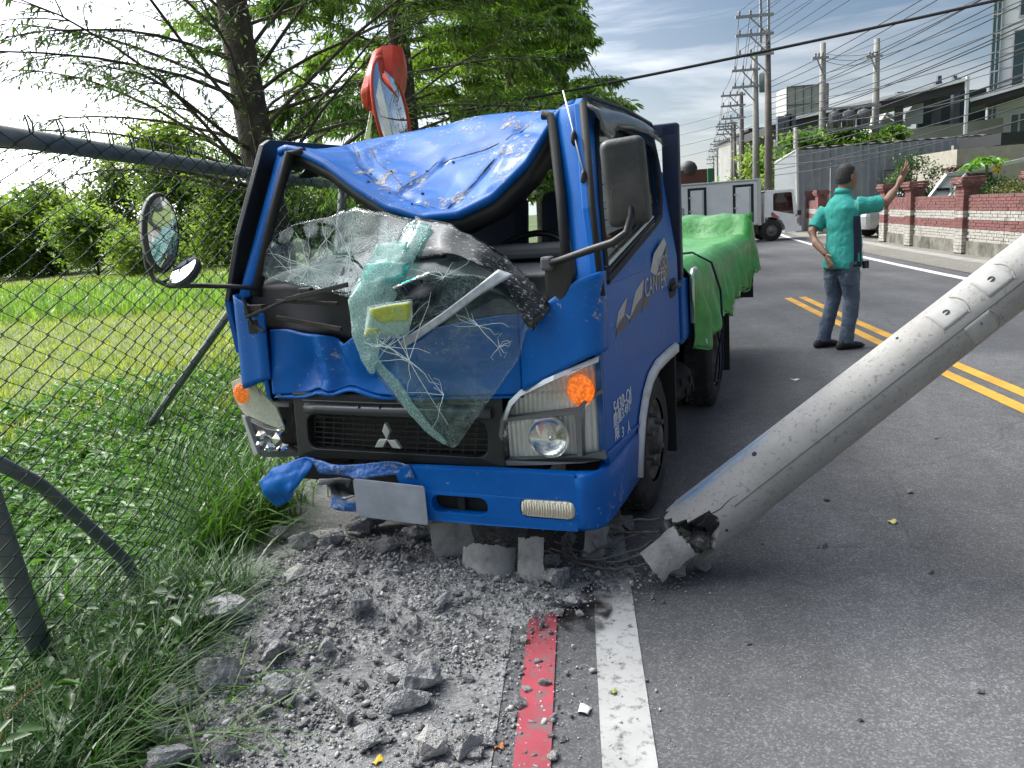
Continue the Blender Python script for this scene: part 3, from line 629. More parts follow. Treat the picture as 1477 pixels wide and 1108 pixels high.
crumple('torn_bumper_skin', [[(448, 663, -.05), (490, 670, -.06), (540, 672, -.06), (590, 671, -.06)], [(462, 682, -.06), (500, 688, -.08), (545, 690, -.07), (600, 690, -.06)]], m_scr, bump, .006, .016, 7, 5.0)
crumple('torn_bumper_strip', [[(480, 716, -.03), (510, 722, -.05), (560, 728, -.05), (600, 730, -.05)], [(478, 730, -.03), (512, 736, -.05), (560, 742, -.05), (606, 752, -.05)]], m_scr, bump, .006, .01, 7, 8.0)
crumple('torn_lamp_pocket', [[(464, 684, -.05), (492, 688, -.03), (505, 692, -.02)], [(466, 706, -.04), (480, 708, .03), (500, 708, .05)], [(474, 728, -.04), (495, 722, -.02), (512, 716, -.02)]], m_alloy, bump, .006, .03, 7, 12.0)
b = MB(); b.box((-.1, .06, .40), (.55, .05, .15)); b.box((-.45, .12, .42), (.30, .05, .10)); b.build('bumper_beam', m_dgry, bump, bevel=.01)
# licence plate, blank
b = MB(); b.plate(rrect(-.155, .175, .285, .452, .012), [], lambda a, c, d: (a, -.088+.010*math.sin((a+.1)*9)+d, c+(.012 if a < 0 else -.004)), .004)
b.build('licence_plate', mat('plate_white', (.30, .33, .37), .5, var=.25, vscale=8, bump=.12, bscale=30), TRK)
b = MB(); b.box((-.05, -.065, .36), (.02, .03, .05)); b.box((.1, -.065, .36), (.02, .03, .05)); b.build('plate_bracket', m_dgry, TRK)
# ---- right headlamp cluster
def ly(x): return .012+(.055*((x-.76)/.135)**2 if x > .76 else 0)
def LH(u, v):
    p = LF(u, v, .03)
    for _ in range(3): p = LF(u, v, ly(min(.9, p.x)))
    return (min(p.x, .893), p.z)
def lampmap(off): return lambda a, c, d: (a, ly(a)+off+d, c)
upx = [(729, 603), (737, 585), (750, 570), (775, 558), (800, 547), (834, 532), (866, 519), (867, 540), (869, 561), (855, 569), (843, 577), (830, 591), (780, 597)]
lpx = [(727, 609), (780, 603), (829, 598), (831, 630), (833, 659), (780, 662), (722, 664), (724, 640)]
cpx = [(839, 590), (847, 581), (869, 567), (871, 610), (874, 649), (856, 655), (840, 658), (839, 625)]
back = [(714, 672), (722, 606), (734, 578), (750, 563), (800, 541), (866, 513), (870, 560), (877, 662), (842, 668), (780, 671)]
hb = MB(); hb.plate([LH(*p) for p in back], [[LH(*p) for p in upx], [LH(*p) for p in lpx], [LH(*p) for p in cpx]], lampmap(.0), .05)
lamp = hb.build('headlight', mat('lamp_housing', (.13, .135, .14), .35), TRK, bevel=.003)
for nm, px, m in (('reflector', upx, m_refl), ('reflector', lpx, m_refl), ('reflector', cpx, m_refl)):
    b = MB(); b.plate([LH(*p) for p in px], [], lampmap(.045), .008); b.build(nm, m, lamp)
for px in (upx, lpx, cpx):
    pts = [LH(*p) for p in px]; cx = sum(p[0] for p in pts)/len(pts); cz = sum(p[1] for p in pts)/len(pts)
    b = MB(); rows = []
    for s_, o in ((1.0, .006), (.97, -.004), (.6, -.010), (.05, -.012)):
        rows.append([(cx+(a-cx)*s_, ly(cx+(a-cx)*s_)+o, cz+(c-cz)*s_) for a, c in pts])
    b.grid(rows, True); b.build('lens', m_lens, lamp, smooth=True)
tp_ = [(727, 606), (735, 579), (751, 563), (800, 541), (864, 514)]; tb_ = [(732, 604), (740, 585), (754, 570), (800, 548), (865, 521)]
b = MB(); rows = [[(x, ly(x)-.004, z) for x, z in (LH(*p) for p in tp_)], [(x, ly(x)-.014, z) for x, z in (LH(*p) for p in tb_)]]; b.grid(rows); b.build('lamp_trim', m_slv, lamp, solid=.006)
def amber_mat():
    m = bpy.data.materials.new('amber_lit'); m.use_nodes = True; n = m.node_tree.nodes; l = m.node_tree.links; p = n['Principled BSDF']
    p.inputs['Base Color'].default_value = (.8, .16, .01, 1); p.inputs['Roughness'].default_value = .25
    t = n.new('ShaderNodeTexCoord'); v = n.new('ShaderNodeTexVoronoi'); v.inputs['Scale'].default_value = 85; l.new(t.outputs['Object'], v.inputs['Vector'])
    r = n.new('ShaderNodeValToRGB'); r.color_ramp.elements[0].color = (1, .30, .02, 1); r.color_ramp.elements[1].color = (.55, .07, .0, 1); r.color_ramp.elements[1].position = .75; l.new(v.outputs['Distance'], r.inputs[0])
    l.new(r.outputs[0], p.inputs['Emission Color']); p.inputs['Emission Strength'].default_value = .55
    b_ = n.new('ShaderNodeBump'); b_.inputs['Strength'].default_value = .6; b_.inputs['Distance'].default_value = .01; l.new(v.outputs['Distance'], b_.inputs['Height']); l.new(b_.outputs[0], p.inputs['Normal'])
    return m
m_amb = amber_mat()
def dome(name, c, rx, rz, dep, m, parent, rx2=None):
    b = MB(); rings = []
    for k in range(6):
        a = k/5*math.pi/2*.96; s_ = math.cos(a); rings.append((Vector(c)+Vector((0, -dep*math.sin(a), 0)), Vector((rx*s_, 0, 0)), Vector((0, 0, rz*s_))))
    b.ell(rings, 18); return b.build(name, m, parent, smooth=True)
ax, az = LH(835, 565); dome('turn_signal', (ax, ly(ax)+.022, az), .054, .062, .020, m_amb, lamp)
bx_, bz_ = LH(790, 631)
b = MB(); b.lathe([(.085, 0), (.078, .012), (.06, .026), (.03, .036), (.012, .038)], 26, Matrix.Translation((bx_, .022, bz_)) @ Matrix.Rotation(R(-90), 4, 'X')); b.build('reflector_bowl', m_chr, lamp, smooth=True)
dome('bulb', (bx_+.01, .04, bz_-.005), .016, .016, .03, m_chr, lamp)
# ---- left headlamp: knocked loose and broken open
LL = lambda pts, y: [LF(u, v, y) for u, v in pts]
def px_plate(name, pts, y, th, m, parent, tilt=None, bevel=.003):
    P = LL(pts, y) if tilt is None else [LF(u, v, y+tilt*(u-330)/100) for u, v in pts]
    n = len(P); b = MB(); q = [p+Vector((0, th, 0)) for p in P]
    tri = tessellate_polygon([[Vector((p.x, p.z, 0)) for p in P]])
    b.add(P+q, [tuple(t) for t in tri]+[tuple(i+n for i in reversed(t)) for t in tri]+[(i, (i+1) % n, n+(i+1) % n, n+i) for i in range(n)])
    return b.build(name, m, parent, bevel=bevel)
lamp2 = px_plate('headlight', [(350, 598), (356, 606), (383, 618), (412, 624), (420, 640), (448, 656), (412, 659), (368, 656)], .13, .06, mat('lamp_housing', (.05, .052, .055), .4), TRK, tilt=-.06)
lamp2['label'] = 'broken headlight knocked out of its mount'
px_plate('reflector', [(333, 551), (345, 546), (373, 563), (398, 588), (412, 622), (384, 612), (350, 596), (338, 575)], .115, .01, mat('pale_reflector', (.88, .87, .84), .4, var=.12, vscale=50, bump=.3, bscale=60), lamp2, tilt=-.06)
px_plate('lens', [(331, 549), (344, 542), (374, 560), (401, 586), (414, 625), (384, 615), (349, 598), (336, 577)], .075, .004, m_lens, lamp2, tilt=-.06)
px_plate('lamp_trim', [(344, 541), (366, 552), (376, 572), (360, 560), (349, 551)], .075, .008, mat('pale_trim', (.50, .50, .49), .4), lamp2, tilt=-.06)
p = LF(347, 568, .092); dome('turn_signal', p, .040, .046, .016, m_amb, lamp2)
px_plate('lamp_edge', [(348, 599), (353, 602), (372, 655), (366, 657)], .10, .03, mat('pale_trim', (.50, .50, .49), .4), lamp2, tilt=-.06)
for i, (u, v, s_) in enumerate(((379, 628, .03), (396, 633, .034), (405, 622, .022), (390, 645, .03), (410, 645, .028), (376, 641, .022), (402, 650, .02))):
    b = MB(); c = LF(u, v, .09-.0006*(u-330)); rings = []
    for k in range(8):
        a = k/8*2*math.pi; rings.append(c+Vector((math.cos(a)*s_*random.uniform(.6, 1.2), random.uniform(-.02, .02), math.sin(a)*s_*random.uniform(.5, 1))))
    b.add(rings+[c+Vector((.004, -.02, .006))], [(k, (k+1) % 8, 8) for k in range(8)]); b.build('reflector_shard', m_chr, lamp2, solid=.003)
px_plate('lamp_ledge', [(375, 650), (447, 652), (449, 658), (378, 660)], .06, .05, m_gry, lamp2)
crumple('bent_bracket', [[(412, 590, .06), (430, 598, .09), (448, 612, .07)], [(415, 625, .10), (435, 640, .14), (452, 650, .09)], [(440, 658, .06), (452, 664, .08), (470, 662, .06)]], m_dgry, TRK, .006, .03, 6, 9.0)

# ---- doors
def sx(z, w=.895, k=.16): return w-(max(z, 1.2)-1.2)*k
def door(sgn, w, upper_m):
    fn = lambda a, c, d: (sgn*(sx(c, w)-d), a, c)
    low = [(.085, 1.2), (.072, .95), (.070, .57), (.12, .52), (.56, .52), (.62, .56), (.733, .646), (.85, .70), (.971, .725), (1.25, .73), (1.64, .73), (1.63, 1.0), (1.62, 1.2)]
    if sgn < 0: low = [(.085, 1.2), (.11, .96), (.26, .93), (.28, .52)]+low[4:]        # its front corner is torn back behind the loose lamp
    b = MB(); b.plate(low, [], fn, .03); d = b.build('door', m_blue, TRK, bevel=.006)
    up = [(.085, 1.2), (.163, 1.489), (.336, 1.883), (.38, 1.905), (1.0, 1.91), (1.56, 1.88), (1.62, 1.84), (1.64, 1.7), (1.62, 1.2)]
    win = [(.19, 1.215), (.31, 1.50), (.47, 1.80), (.50, 1.825), (.961, 1.833), (1.50, 1.79), (1.55, 1.74), (1.45, 1.50), (1.36, 1.42), (1.20, 1.385)]
    b = MB(); b.plate(up, [win], fn, .03); b.build('window_frame', upper_m, d, bevel=.005)
    b = MB(); pts = [Vector(fn(a, c, -.002)) for a, c in win]; b.tube(pts+[pts[0]], .014, 6); b.build('window_seal', m_rub, d)
    b = MB(); b.plate(win, [], fn, .003); g = b.build('window_glass', m_sglass, d); g.location = (-sgn*.012, 0, 0)
    return d, fn
dR, fR = door(1, .895, m_blue)
dL, fL = door(-1, .86, m_blk); dL['label'] = 'far door, its black window frame pushed out of line'
for o_ in (0, .022, .044):
    b = MB(); b.tube([fR(.20, 1.222+o_, -.004), fR(1.19, 1.392+o_*.8, -.004)], .0065, 6); b.build('window_moulding', m_slv if o_ != .022 else m_rub, dR)
# smoked wind deflector over the window
b = MB(); rows = []
for (a, c, w_) in ((.345, 1.875, .09), (.40, 1.895, .13), (.50, 1.90, .16), (.62, 1.90, .10), (.9, 1.905, .085), (1.2, 1.90, .08), (1.48, 1.875, .08), (1.58, 1.84, .07)):
    rows.append([fR(a, c, -.006), fR(a+.01, c-w_*.3, -.040), fR(a+.02, c-w_*.7, -.052), fR(a+.03, c-w_, -.045)])
b.grid(rows); b.build('wind_deflector', mat('smoked_acrylic', (.12, .12, .115), .12, alpha=.72), dR, smooth=True, solid=.004)
b = MB(); b.tube([fR(.40, 1.915, -.005), fR(1.0, 1.922, -.005), fR(1.55, 1.895, -.005), fR(1.63, 1.85, -.005)], .011, 6); b.build('rain_gutter', m_blk, dR)
# lower side panel ahead of the wheel, crease, arch trim
b = MB(); b.plate([(.072, .555), (.105, .52), (.15, .32), (.54, .312), (.575, .34), (.62, .50), (.60, .518), (.12, .512)], [], lambda a, c, d: (.897-d-.02*max(0, .52-c)/.2, a, c), .02); b.build('step_panel', m_blue, TRK, bevel=.005)
b = MB(); b.tube([(.90, .075, .574), (.90, .35, .558), (.90, .60, .545)], .006, 6); b.build('door_crease', m_blue, dR)
arch = [(.545, .315), (.585, .43), (.64, .545), (.72, .625), (.82, .675), (.96, .70), (1.2, .703), (1.46, .698)]
b = MB(); rows = []
for (a, c), (na, nc) in zip(arch, [(-.95, .3), (-.92, .38), (-.85, .53), (-.65, .76), (-.4, .92), (-.1, 1), (0, 1), (0, 1)]):
    rows.append([(.900, a, c), (.918, a+na*.012, c+nc*.012), (.918, a+na*.045, c+nc*.045), (.900, a+na*.058, c+nc*.058)])
b.grid(rows); b.build('wheel_arch_trim', m_wht, TRK, smooth=True, solid=.008)
b = MB(); b.grid([[(x, a+.02, c-.01) for a, c in arch] for x in (.90, .55)]); b.build('wheel_well', m_int, TRK, smooth=True, solid=.006)
b = MB(); b.plate([(1.42, .16), (1.44, .16), (1.47, .70), (1.44, .70)], [], lambda a, c, d: (.90-d, a, c), .30); b.build('mud_flap', m_rub, TRK)
# door handle, silver flash, lettering
b = MB(); b.plate([(a, c) for a, c in rrect(1.36, 1.56, 1.0, 1.10, .045)], [], lambda a, c, d: (.897-d, a, c), .01); b.build('handle_cup', m_int, dR, bevel=.004)
b = MB(); b.tube([(.905, 1.37, 1.05), (.925, 1.42, 1.06), (.925, 1.50, 1.06), (.905, 1.55, 1.05)], .012, 8); b.build('door_handle', m_blk, dR, smooth=True)
m_dec = mat('silver_decal', (.36, .38, .40), .35, .3, var=.15); m_decd = mat('dark_decal', (.035, .04, .06), .4)
def decal(px, m, lift):
    pts = [LS(u, v, .898) for u, v in px]; b = MB(); b.plate([(p_.y, p_.z) for p_ in pts], [], lambda a, c, d: (.8955+lift-d, a, c), .0015); return b.build('door_decal', m, dR)
decal([(889, 487), (893, 454), (907, 432), (902, 461), (908, 468), (917, 425), (930, 404), (928, 436), (921, 452), (912, 462), (905, 470)], m_decd, .001)
decal([(888, 477), (892, 450), (905, 428), (900, 456), (889, 468)], m_dec, .002)
decal([(901, 452), (908, 462), (917, 420), (929, 402), (926, 428), (918, 440), (910, 457)], m_dec, .002)
decal([(926, 452), (931, 422), (940, 418), (936, 440)], m_decd, .001)
decal([(938, 392), (944, 365), (958, 343), (961, 352), (950, 385), (947, 398)], m_dec, .002)
decal([(936, 404), (947, 399), (957, 372), (963, 352), (964, 380), (966, 398), (950, 408)], m_decd, .001)
m_wt = mat('white_lettering', (.70, .72, .74), .5)
def side_text(body, u, v, size, m, sxl=1.0, nm='lettering'):
    p_ = LS(u, v, .898)
    M_ = Matrix(((0, 0, 1, .8985), (sxl, 0, 0, p_.y), (0, 1, 0, p_.z), (0, 0, 0, 1)))
    return text_mesh(nm, body, size, m, dR, M_, .0008)
side_text('5430-QJ', 885, 601, .080, m_wt, 1.08)
side_text('\u7e3d\u91cd3.49T', 885, 617, .062, m_wt, 1.05); side_text('\u9650', 887, 636, .062, m_wt, 1.2); side_text('3', 897, 632, .062, m_wt, 1.2); side_text('\u4eba', 904, 628, .062, m_wt, 1.2)
side_text('CANTER', 930, 430, .125, m_dec, 1.02); side_text('FUSO', 949, 392, .10, m_dec, .95)

# ---- cab back, floor, seats, dash
b = MB(); b.plate([(-.82, .70), (.86, .70), (.86, 1.2), (.76, 1.86), (-.72, 1.86), (-.82, 1.2)], [rrect(-.60, .62, 1.30, 1.72, .06)], lambda a, c, d: (a, 1.64+d, c), .03); b.build('cab_back', m_blue, TRK)
b = MB(); b.plate([(-.80, .71), (.84, .71), (.84, 1.2), (.74, 1.84), (-.70, 1.84), (-.80, 1.2)], [rrect(-.60, .62, 1.30, 1.72, .06)], lambda a, c, d: (a, 1.61+d, c), .02); b.build('cab_back_trim', m_int, TRK)
b = MB(); b.plate(rrect(-.60, .62, 1.30, 1.72, .06), [], lambda a, c, d: (a, 1.655+d, c), .003); b.build('rear_window', m_sglass, TRK)
b = MB(); b.box((0, .9, .66), (1.66, 1.45, .06)); b.box((0, .30, .85), (1.6, .03, .5)); b.box((0, 1.1, .82), (1.5, .6, .3)); b.build('cab_floor', m_int, TRK)
for cx, w_ in ((.46, .52), (-.12, .46), (-.54, .38)):
    b = MB(); b.box((cx, 1.12, 1.02), (w_, .48, .14)); st = b.build('seat', mat('seat_fabric', (.018, .024, .05), .9, var=.2), TRK, bevel=.04)
    b = MB(); b.box((cx, 1.42, 1.30), (w_, .13, .60), Matrix.Rotation(R(-10), 3, 'X')); b.build('backrest', mat('seat_fabric', (.018, .024, .05), .9), st, bevel=.05)
    b = MB(); b.box((cx, 1.49, 1.66), (.24, .08, .16)); b.build('headrest', mat('seat_fabric', (.018, .024, .05), .9), st, bevel=.03)
b = MB(); rows = [[(x, y, z+.01*math.sin(x*9)) for x in lin(-.74, .80, 20)] for y, z in ((.14, 1.18), (.17, 1.25), (.28, 1.285), (.46, 1.31), (.52, 1.27), (.53, 1.0))]
b.grid(rows); dash = b.build('dashboard', m_gry, TRK, smooth=True, solid=.01)
b = MB(); b.box((.56, .40, 1.335), (.44, .16, .06)); b.box((.20, .44, 1.33), (.16, .10, .05)); b.build('instrument_hood', m_gry, dash, bevel=.02)
b = MB(); pts = []
for k in range(25):
    a = 2*math.pi*k/24; q = Matrix.Rotation(R(35), 3, 'X') @ Vector((.20*math.cos(a), .20*math.sin(a), 0)); pts.append(Vector((.40, .64, 1.28))+q)
b.tube(pts, .015, 8); b.bar((.22, .64, 1.28), (.58, .64, 1.28), .03, .02); b.tube([(.40, .64, 1.28), (.40, .45, 1.12)], .03, 8); b.build('steering_wheel', m_blk, TRK, smooth=True)
b = MB(); b.bar((-.70, 1.35, 1.70), (-.62, .95, 1.05), .045, .004); b.build('seat_belt', mat('belt', (.20, .205, .21), .8), TRK)
b = MB(); b.box((-.70, 1.30, 1.70), (.03, .06, .08)); b.build('belt_anchor', m_gry, TRK, bevel=.008)
b = MB(); b.bar((-.60, 1.55, 1.20), (-.57, 1.52, 1.80), .03, .05); b.bar((-.02, 1.60, 1.28), (-.03, 1.60, 1.74), .035, .03); b.build('inner_post', m_blk, TRK)

# ---- windscreen: one cracked half still in the frame, the other half hanging over the front
def pxgrid(name, rows, m, parent, n=6, amp=.006, seed=0, solid=.005):
    """rows of (u, v, y): refined bilinearly and rippled"""
    P = [[LF(u, v, y) for u, v, y in r_] for r_ in rows]
    nr, nc = len(P), len(P[0]); out = []
    for j in range((nr-1)*n+1):
        f = j/n; i = min(int(f), nr-2); t = f-i; row = []
        for q in range((nc-1)*n+1):
            g = q/n; k = min(int(g), nc-2); s_ = g-k
            pt = P[i][k].lerp(P[i][k+1], s_).lerp(P[i+1][k].lerp(P[i+1][k+1], s_), t)
            w = mnoise.noise(pt*9+Vector((seed, seed, 0)))+.5*mnoise.noise(pt*22+Vector((0, seed, 0)))
            row.append(pt+Vector((.3*amp*w, amp*w, .4*amp*w)))
        out.append(row)
    b = MB(); b.grid(out); return b.build(name, m, parent, smooth=True, solid=solid)
ws = pxgrid('windscreen', [
    [(396, 338, .22), (424, 322, .24), (468, 312, .23), (512, 300, .21), (560, 308, .18), (596, 318, .15)],
    [(386, 356, .19), (422, 350, .20), (465, 342, .19), (510, 340, .16), (545, 345, .12), (575, 352, .07)],
    [(374, 372, .17), (415, 372, .18), (455, 374, .16), (492, 378, .12), (525, 385, .05), (548, 392, .0)],
    [(370, 396, .15), (408, 408, .13), (445, 414, .10), (478, 424, .06), (505, 428, .0), (522, 432, -.04)]], m_crackA, TRK, 6, .010, 2)
ws['label'] = 'shattered laminated windscreen half out of its frame'
pxgrid('hanging_glass', [
    [(596, 318, .15), (635, 330, .13), (680, 350, .11), (730, 378, .10), (772, 415, .06)],
    [(548, 385, .00), (595, 392, -.03), (650, 400, -.03), (705, 420, -.02), (772, 448, .0)],
    [(508, 425, -.06), (560, 450, -.09), (625, 460, -.08), (690, 470, -.06), (760, 480, -.04)],
    [(516, 490, -.08), (565, 510, -.11), (625, 520, -.10), (690, 522, -.08), (748, 518, -.06)],
    [(545, 545, -.09), (580, 558, -.11), (630, 565, -.11), (680, 566, -.09), (722, 556, -.08)],
    [(590, 596, -.09), (612, 603, -.10), (640, 608, -.10), (668, 606, -.10), (690, 598, -.09)],
    [(638, 640, -.09), (645, 643, -.09), (652, 645, -.09), (658, 644, -.09), (662, 640, -.09)]], m_crackB, ws, 6, .010, 5)
pxgrid('crushed_glass_edge', [
    [(592, 320, .12), (606, 320, .10), (622, 326, .08)],
    [(560, 370, .00), (578, 372, -.03), (596, 380, -.03)],
    [(522, 405, -.06), (545, 410, -.08), (575, 420, -.08)],
    [(503, 432, -.09), (528, 450, -.11), (556, 455, -.11)],
    [(508, 480, -.10), (530, 490, -.12), (548, 492, -.12)],
    [(522, 515, -.10), (535, 518, -.12), (546, 514, -.12)],
    [(532, 538, -.10), (536, 540, -.11), (540, 538, -.11)]], m_crackC, ws, 6, .012, 7)
pxgrid('crushed_glass_edge', [
    [(545, 352, .06), (570, 348, .04), (588, 350, .0)], [(528, 385, .02), (556, 388, -.03), (572, 392, -.05)], [(505, 425, -.05), (530, 424, -.08), (552, 428, -.09)]], m_crackC, ws, 6, .012, 17)
pxgrid('crushed_glass_edge', [
    [(536, 524, -.11), (546, 520, -.115)], [(560, 556, -.115), (576, 550, -.12)], [(585, 590, -.11), (598, 584, -.115)], [(612, 620, -.10), (622, 614, -.105)], [(640, 642, -.10), (645, 638, -.10)]], m_crackC, ws, 6, .006, 21)
pxgrid('frit_band', [
    [(594, 316, .13), (650, 324, .11), (700, 350, .09), (740, 380, .07), (775, 415, .03)],
    [(592, 352, .04), (640, 352, .03), (690, 372, .02), (730, 400, .02), (792, 446, .0)],
    [(598, 376, .00), (650, 366, .00), (700, 385, -.01), (728, 412, -.02), (768, 478, -.03)]], m_frit, ws, 6, .022, 9)
pxgrid('frit_band', [
    [(570, 412, -.08), (620, 392, -.06), (680, 396, -.05), (722, 404, -.04)],
    [(586, 440, -.10), (630, 425, -.09), (672, 420, -.07), (712, 416, -.05)],
    [(592, 470, -.12), (625, 455, -.11), (664, 440, -.09), (700, 422, -.06)]], m_crackD, ws, 6, .016, 11)
pxgrid('glass_edge_strip', [[(575, 494, -.115), (640, 450, -.115), (690, 412, -.09), (720, 388, -.05)], [(584, 502, -.115), (646, 460, -.115), (697, 422, -.09), (742, 396, -.05)]], mat('pale_frit', (.30, .33, .36), .4, var=.3, vscale=40), ws, 5, .004, 13)
m_shard = mat('shard_white', (.72, .84, .80), .15, var=.2, vscale=60)
GLASS_PX = [[(398, 332), (424, 318), (468, 308), (512, 298), (560, 306), (650, 324), (735, 378), (775, 418), (792, 446), (768, 478), (750, 520), (722, 556), (690, 598), (655, 645), (590, 596), (545, 548), (518, 492), (506, 432), (478, 424), (445, 414), (408, 408), (371, 396), (376, 370)]]
def on_glass(u, v):
    p = GLASS_PX[0]; c = False
    for (x1_, y1_), (x2_, y2_) in zip(p, p[1:]+p[:1]):
        if (y1_ > v) != (y2_ > v) and u < (x2_-x1_)*(v-y1_)/(y2_-y1_)+x1_: c = not c
    return c
def crack_lines(pts, k, parent, r=.0011, spread=26, length=(25, 90)):
    """radiating long cracks as fine raised ridges"""
    b = MB()
    for (u, v, y) in pts:
        for i in range(k):
            a = random.uniform(0, 6.28); L = random.uniform(*length); p = []
            for s_ in range(5):
                q = L*s_/4; u_, v_ = u+math.cos(a)*q+random.uniform(-1.2, 1.2)*s_, v+math.sin(a)*q+random.uniform(-1.2, 1.2)*s_
                if not on_glass(u_, v_): break
                p.append(LF(u_, v_, y-.004))
            if len(p) > 1: b.tube(p, [r*1.3, r*1.1, r*.9, r*.7, r*.5][:len(p)], 4)
    o = b.build('crack', m_shard, parent); o['kind'] = 'stuff'
crack_lines([(445, 385, .13)], 16, ws, .0013, length=(25, 75)); crack_lines([(505, 370, .10)], 14, ws, .0012, length=(15, 60)); crack_lines([(545, 500, -.13)], 8, ws, length=(10, 40)); crack_lines([(640, 570, -.13)], 6, ws, .0008, length=(20, 70)); crack_lines([(720, 500, -.09)], 6, ws, .0008, length=(15, 40))
# bent panes of glass standing up inside, and the yellow tag stuck to the screen
pxgrid('teal_shard', [[(530, 378, -.02), (552, 374, -.03), (590, 380, -.05)], [(516, 408, -.06), (548, 412, -.08), (582, 398, -.08)]], m_crackE, ws, 5, .01, 15)
ty = -.128
tg = pxgrid('screen_tag', [[(532, 445, ty), (562, 439, ty), (594, 434, ty)], [(528, 466, ty), (560, 462, ty), (595, 458, ty)], [(526, 487, ty), (556, 486, ty), (588, 483, ty)]], mat('pale_sticker', (.50, .58, .55), .3, var=.3, vscale=40), TRK, 4, .002, 4, .002)
m_ys = mat('yellow_sticker', (.72, .60, .02), .35, var=.25, vscale=60)
pxgrid('yellow_print', [[(534, 446, ty-.003), (562, 440, ty-.003), (592, 436, ty-.003)], [(534, 455, ty-.003), (562, 452, ty-.003), (592, 452, ty-.003)], [(548, 466, ty-.003), (566, 464, ty-.003), (590, 463, ty-.003)]], m_ys, tg, 4, .002, 4, .001)
pxgrid('yellow_print', [[(528, 474, ty-.003), (548, 473, ty-.003)], [(527, 484, ty-.003), (544, 484, ty-.003)]], m_ys, tg, 3, .002, 4, .001)
pxgrid('tag_cover_glass', [[(530, 442, ty-.006), (562, 436, ty-.006), (596, 431, ty-.006)], [(524, 490, ty-.006), (556, 489, ty-.006), (590, 486, ty-.006)]], m_crackA, tg, 6, .002, 4, .001)
crack_lines([(590, 520, -.128)], 9, ws, .0010, length=(40, 130)); crack_lines([(560, 500, -.128)], 9, ws, .0010, length=(25, 90)); crack_lines([(690, 470, -.085)], 8, ws, .0008, length=(20, 60)); crack_lines([(420, 395, .13)], 9, ws, .0011, length=(20, 60)); crack_lines([(470, 345, .17)], 9, ws, .0010, length=(15, 55)); crack_lines([(560, 340, .06)], 10, ws, .0010, length=(15, 50)); crack_lines([(640, 400, -.06)], 10, ws, .0010, length=(15, 60))

# ---- door mirrors on arms
def rbox(name, c, d, m, parent, q=None, r=.03, sub=2):
    b = MB(); b.box((0, 0, 0), d); o = b.build(name, m, parent, smooth=True)
    mo = o.modifiers.new('b', 'BEVEL'); mo.width = r; mo.segments = 5; mo.limit_method = 'NONE'; o.location = c
    if q is not None: o.rotation_euler = q
    return o
mc = LF(903, 263, -.02)
m_mir = mat('mirror_shell', (.030, .031, .032), .42, var=.25, vscale=9, bump=.1, bscale=90, col2=(.06, .06, .06), c2scale=5)
mir = rbox('door_mirror', mc, (.150, .065, .290), m_mir, TRK, (R(4), R(-4), R(14)), .030)
b = MB(); b.plate(rrect(-.055, .055, -.125, .005, .04), [], lambda a, c, d: (a, -.0325-.004+d, c), .01); b.build('shell_cover', m_mir, mir, bevel=.003)
b = MB(); b.plate(rrect(-.06, .06, -.125, .125, .03), [], lambda a, c, d: (a, .0315+d, c), .004); b.build('mirror_glass', m_mirglass, mir)
b = MB(); b.tube([LF(785, 382, .02), LF(812, 374, -.02), LF(850, 361, -.07), LF(884, 350, -.08), LF(904, 336, -.07), LF(910, 312, -.05), LF(909, 290, -.03)], [.011, .013, .014, .014, .014, .013, .012], 10); ar = b.build('mirror_arm', m_blk, TRK, smooth=True)
b = MB(); b.box(LF(790, 380, .02), (.045, .05, .05)); b.build('arm_bracket', m_gry, ar, bevel=.01)
b = MB(); b.plate([(p_.x, p_.z) for p_ in (LF(785, 385, .04), LF(826, 368, .04), LF(830, 395, .04), LF(820, 425, .04), LF(800, 446, .04), LF(788, 440, .04))], [], lambda a, c, d: (a, .03+d, c), .05); b.build('arm_base_cover', m_blk, TRK, bevel=.012)
ml = LF(229, 336, .02)
b = MB(); rings = []
for k, (y, s_) in enumerate(((.05, .55), (.04, .8), (.01, .97), (-.02, 1.0), (-.03, .96))):
    rings.append(((0, y, 0), (.082*s_, 0, 0), (0, 0, .178*s_)))
b.ell(rings, 24); mirl = b.build('door_mirror', m_mir, TRK, smooth=True); mirl.location = ml; mirl.rotation_euler = (R(4), R(5), R(68))
b = MB(); b.ell([((.004, -.033, 0), (.066, 0, 0), (0, 0, .158)), ((.004, -.036, 0), (.066, 0, 0), (0, 0, .158))], 24); b.build('mirror_glass', m_mirglass, mirl)
b = MB(); b.tube([LF(372, 416, .12), LF(330, 413, .06), LF(285, 412, .04), LF(245, 413, .03), LF(222, 403, .02), LF(212, 385, .02), LF(209, 362, .04), LF(208, 320, .06)], [.010, .011, .011, .011, .011, .011, .011, .010], 10); arl = b.build('mirror_arm', m_blk, TRK, smooth=True)
b = MB(); b.tube([LF(232, 408, .03), LF(244, 402, .02), LF(254, 396, .02)], .007, 8); b.build('mirror_stay', m_blk, arl, smooth=True)
b = MB(); b.ell([((0, .03, 0), (.04, 0, 0), (0, 0, .03)), ((0, .015, 0), (.075, 0, 0), (0, 0, .052)), ((0, -.01, 0), (.085, 0, 0), (0, 0, .06)), ((0, -.02, 0), (.082, 0, 0), (0, 0, .057))], 20); sm2 = b.build('kerb_mirror', m_mir, TRK, smooth=True); sm2.location = LF(269, 394, .0); sm2.rotation_euler = (R(-48), R(-38), R(35))
b = MB(); b.ell([((0, -.021, 0), (.072, 0, 0), (0, 0, .047)), ((0, -.024, 0), (.072, 0, 0), (0, 0, .047))], 20); b.build('mirror_glass', m_mirglass, sm2)

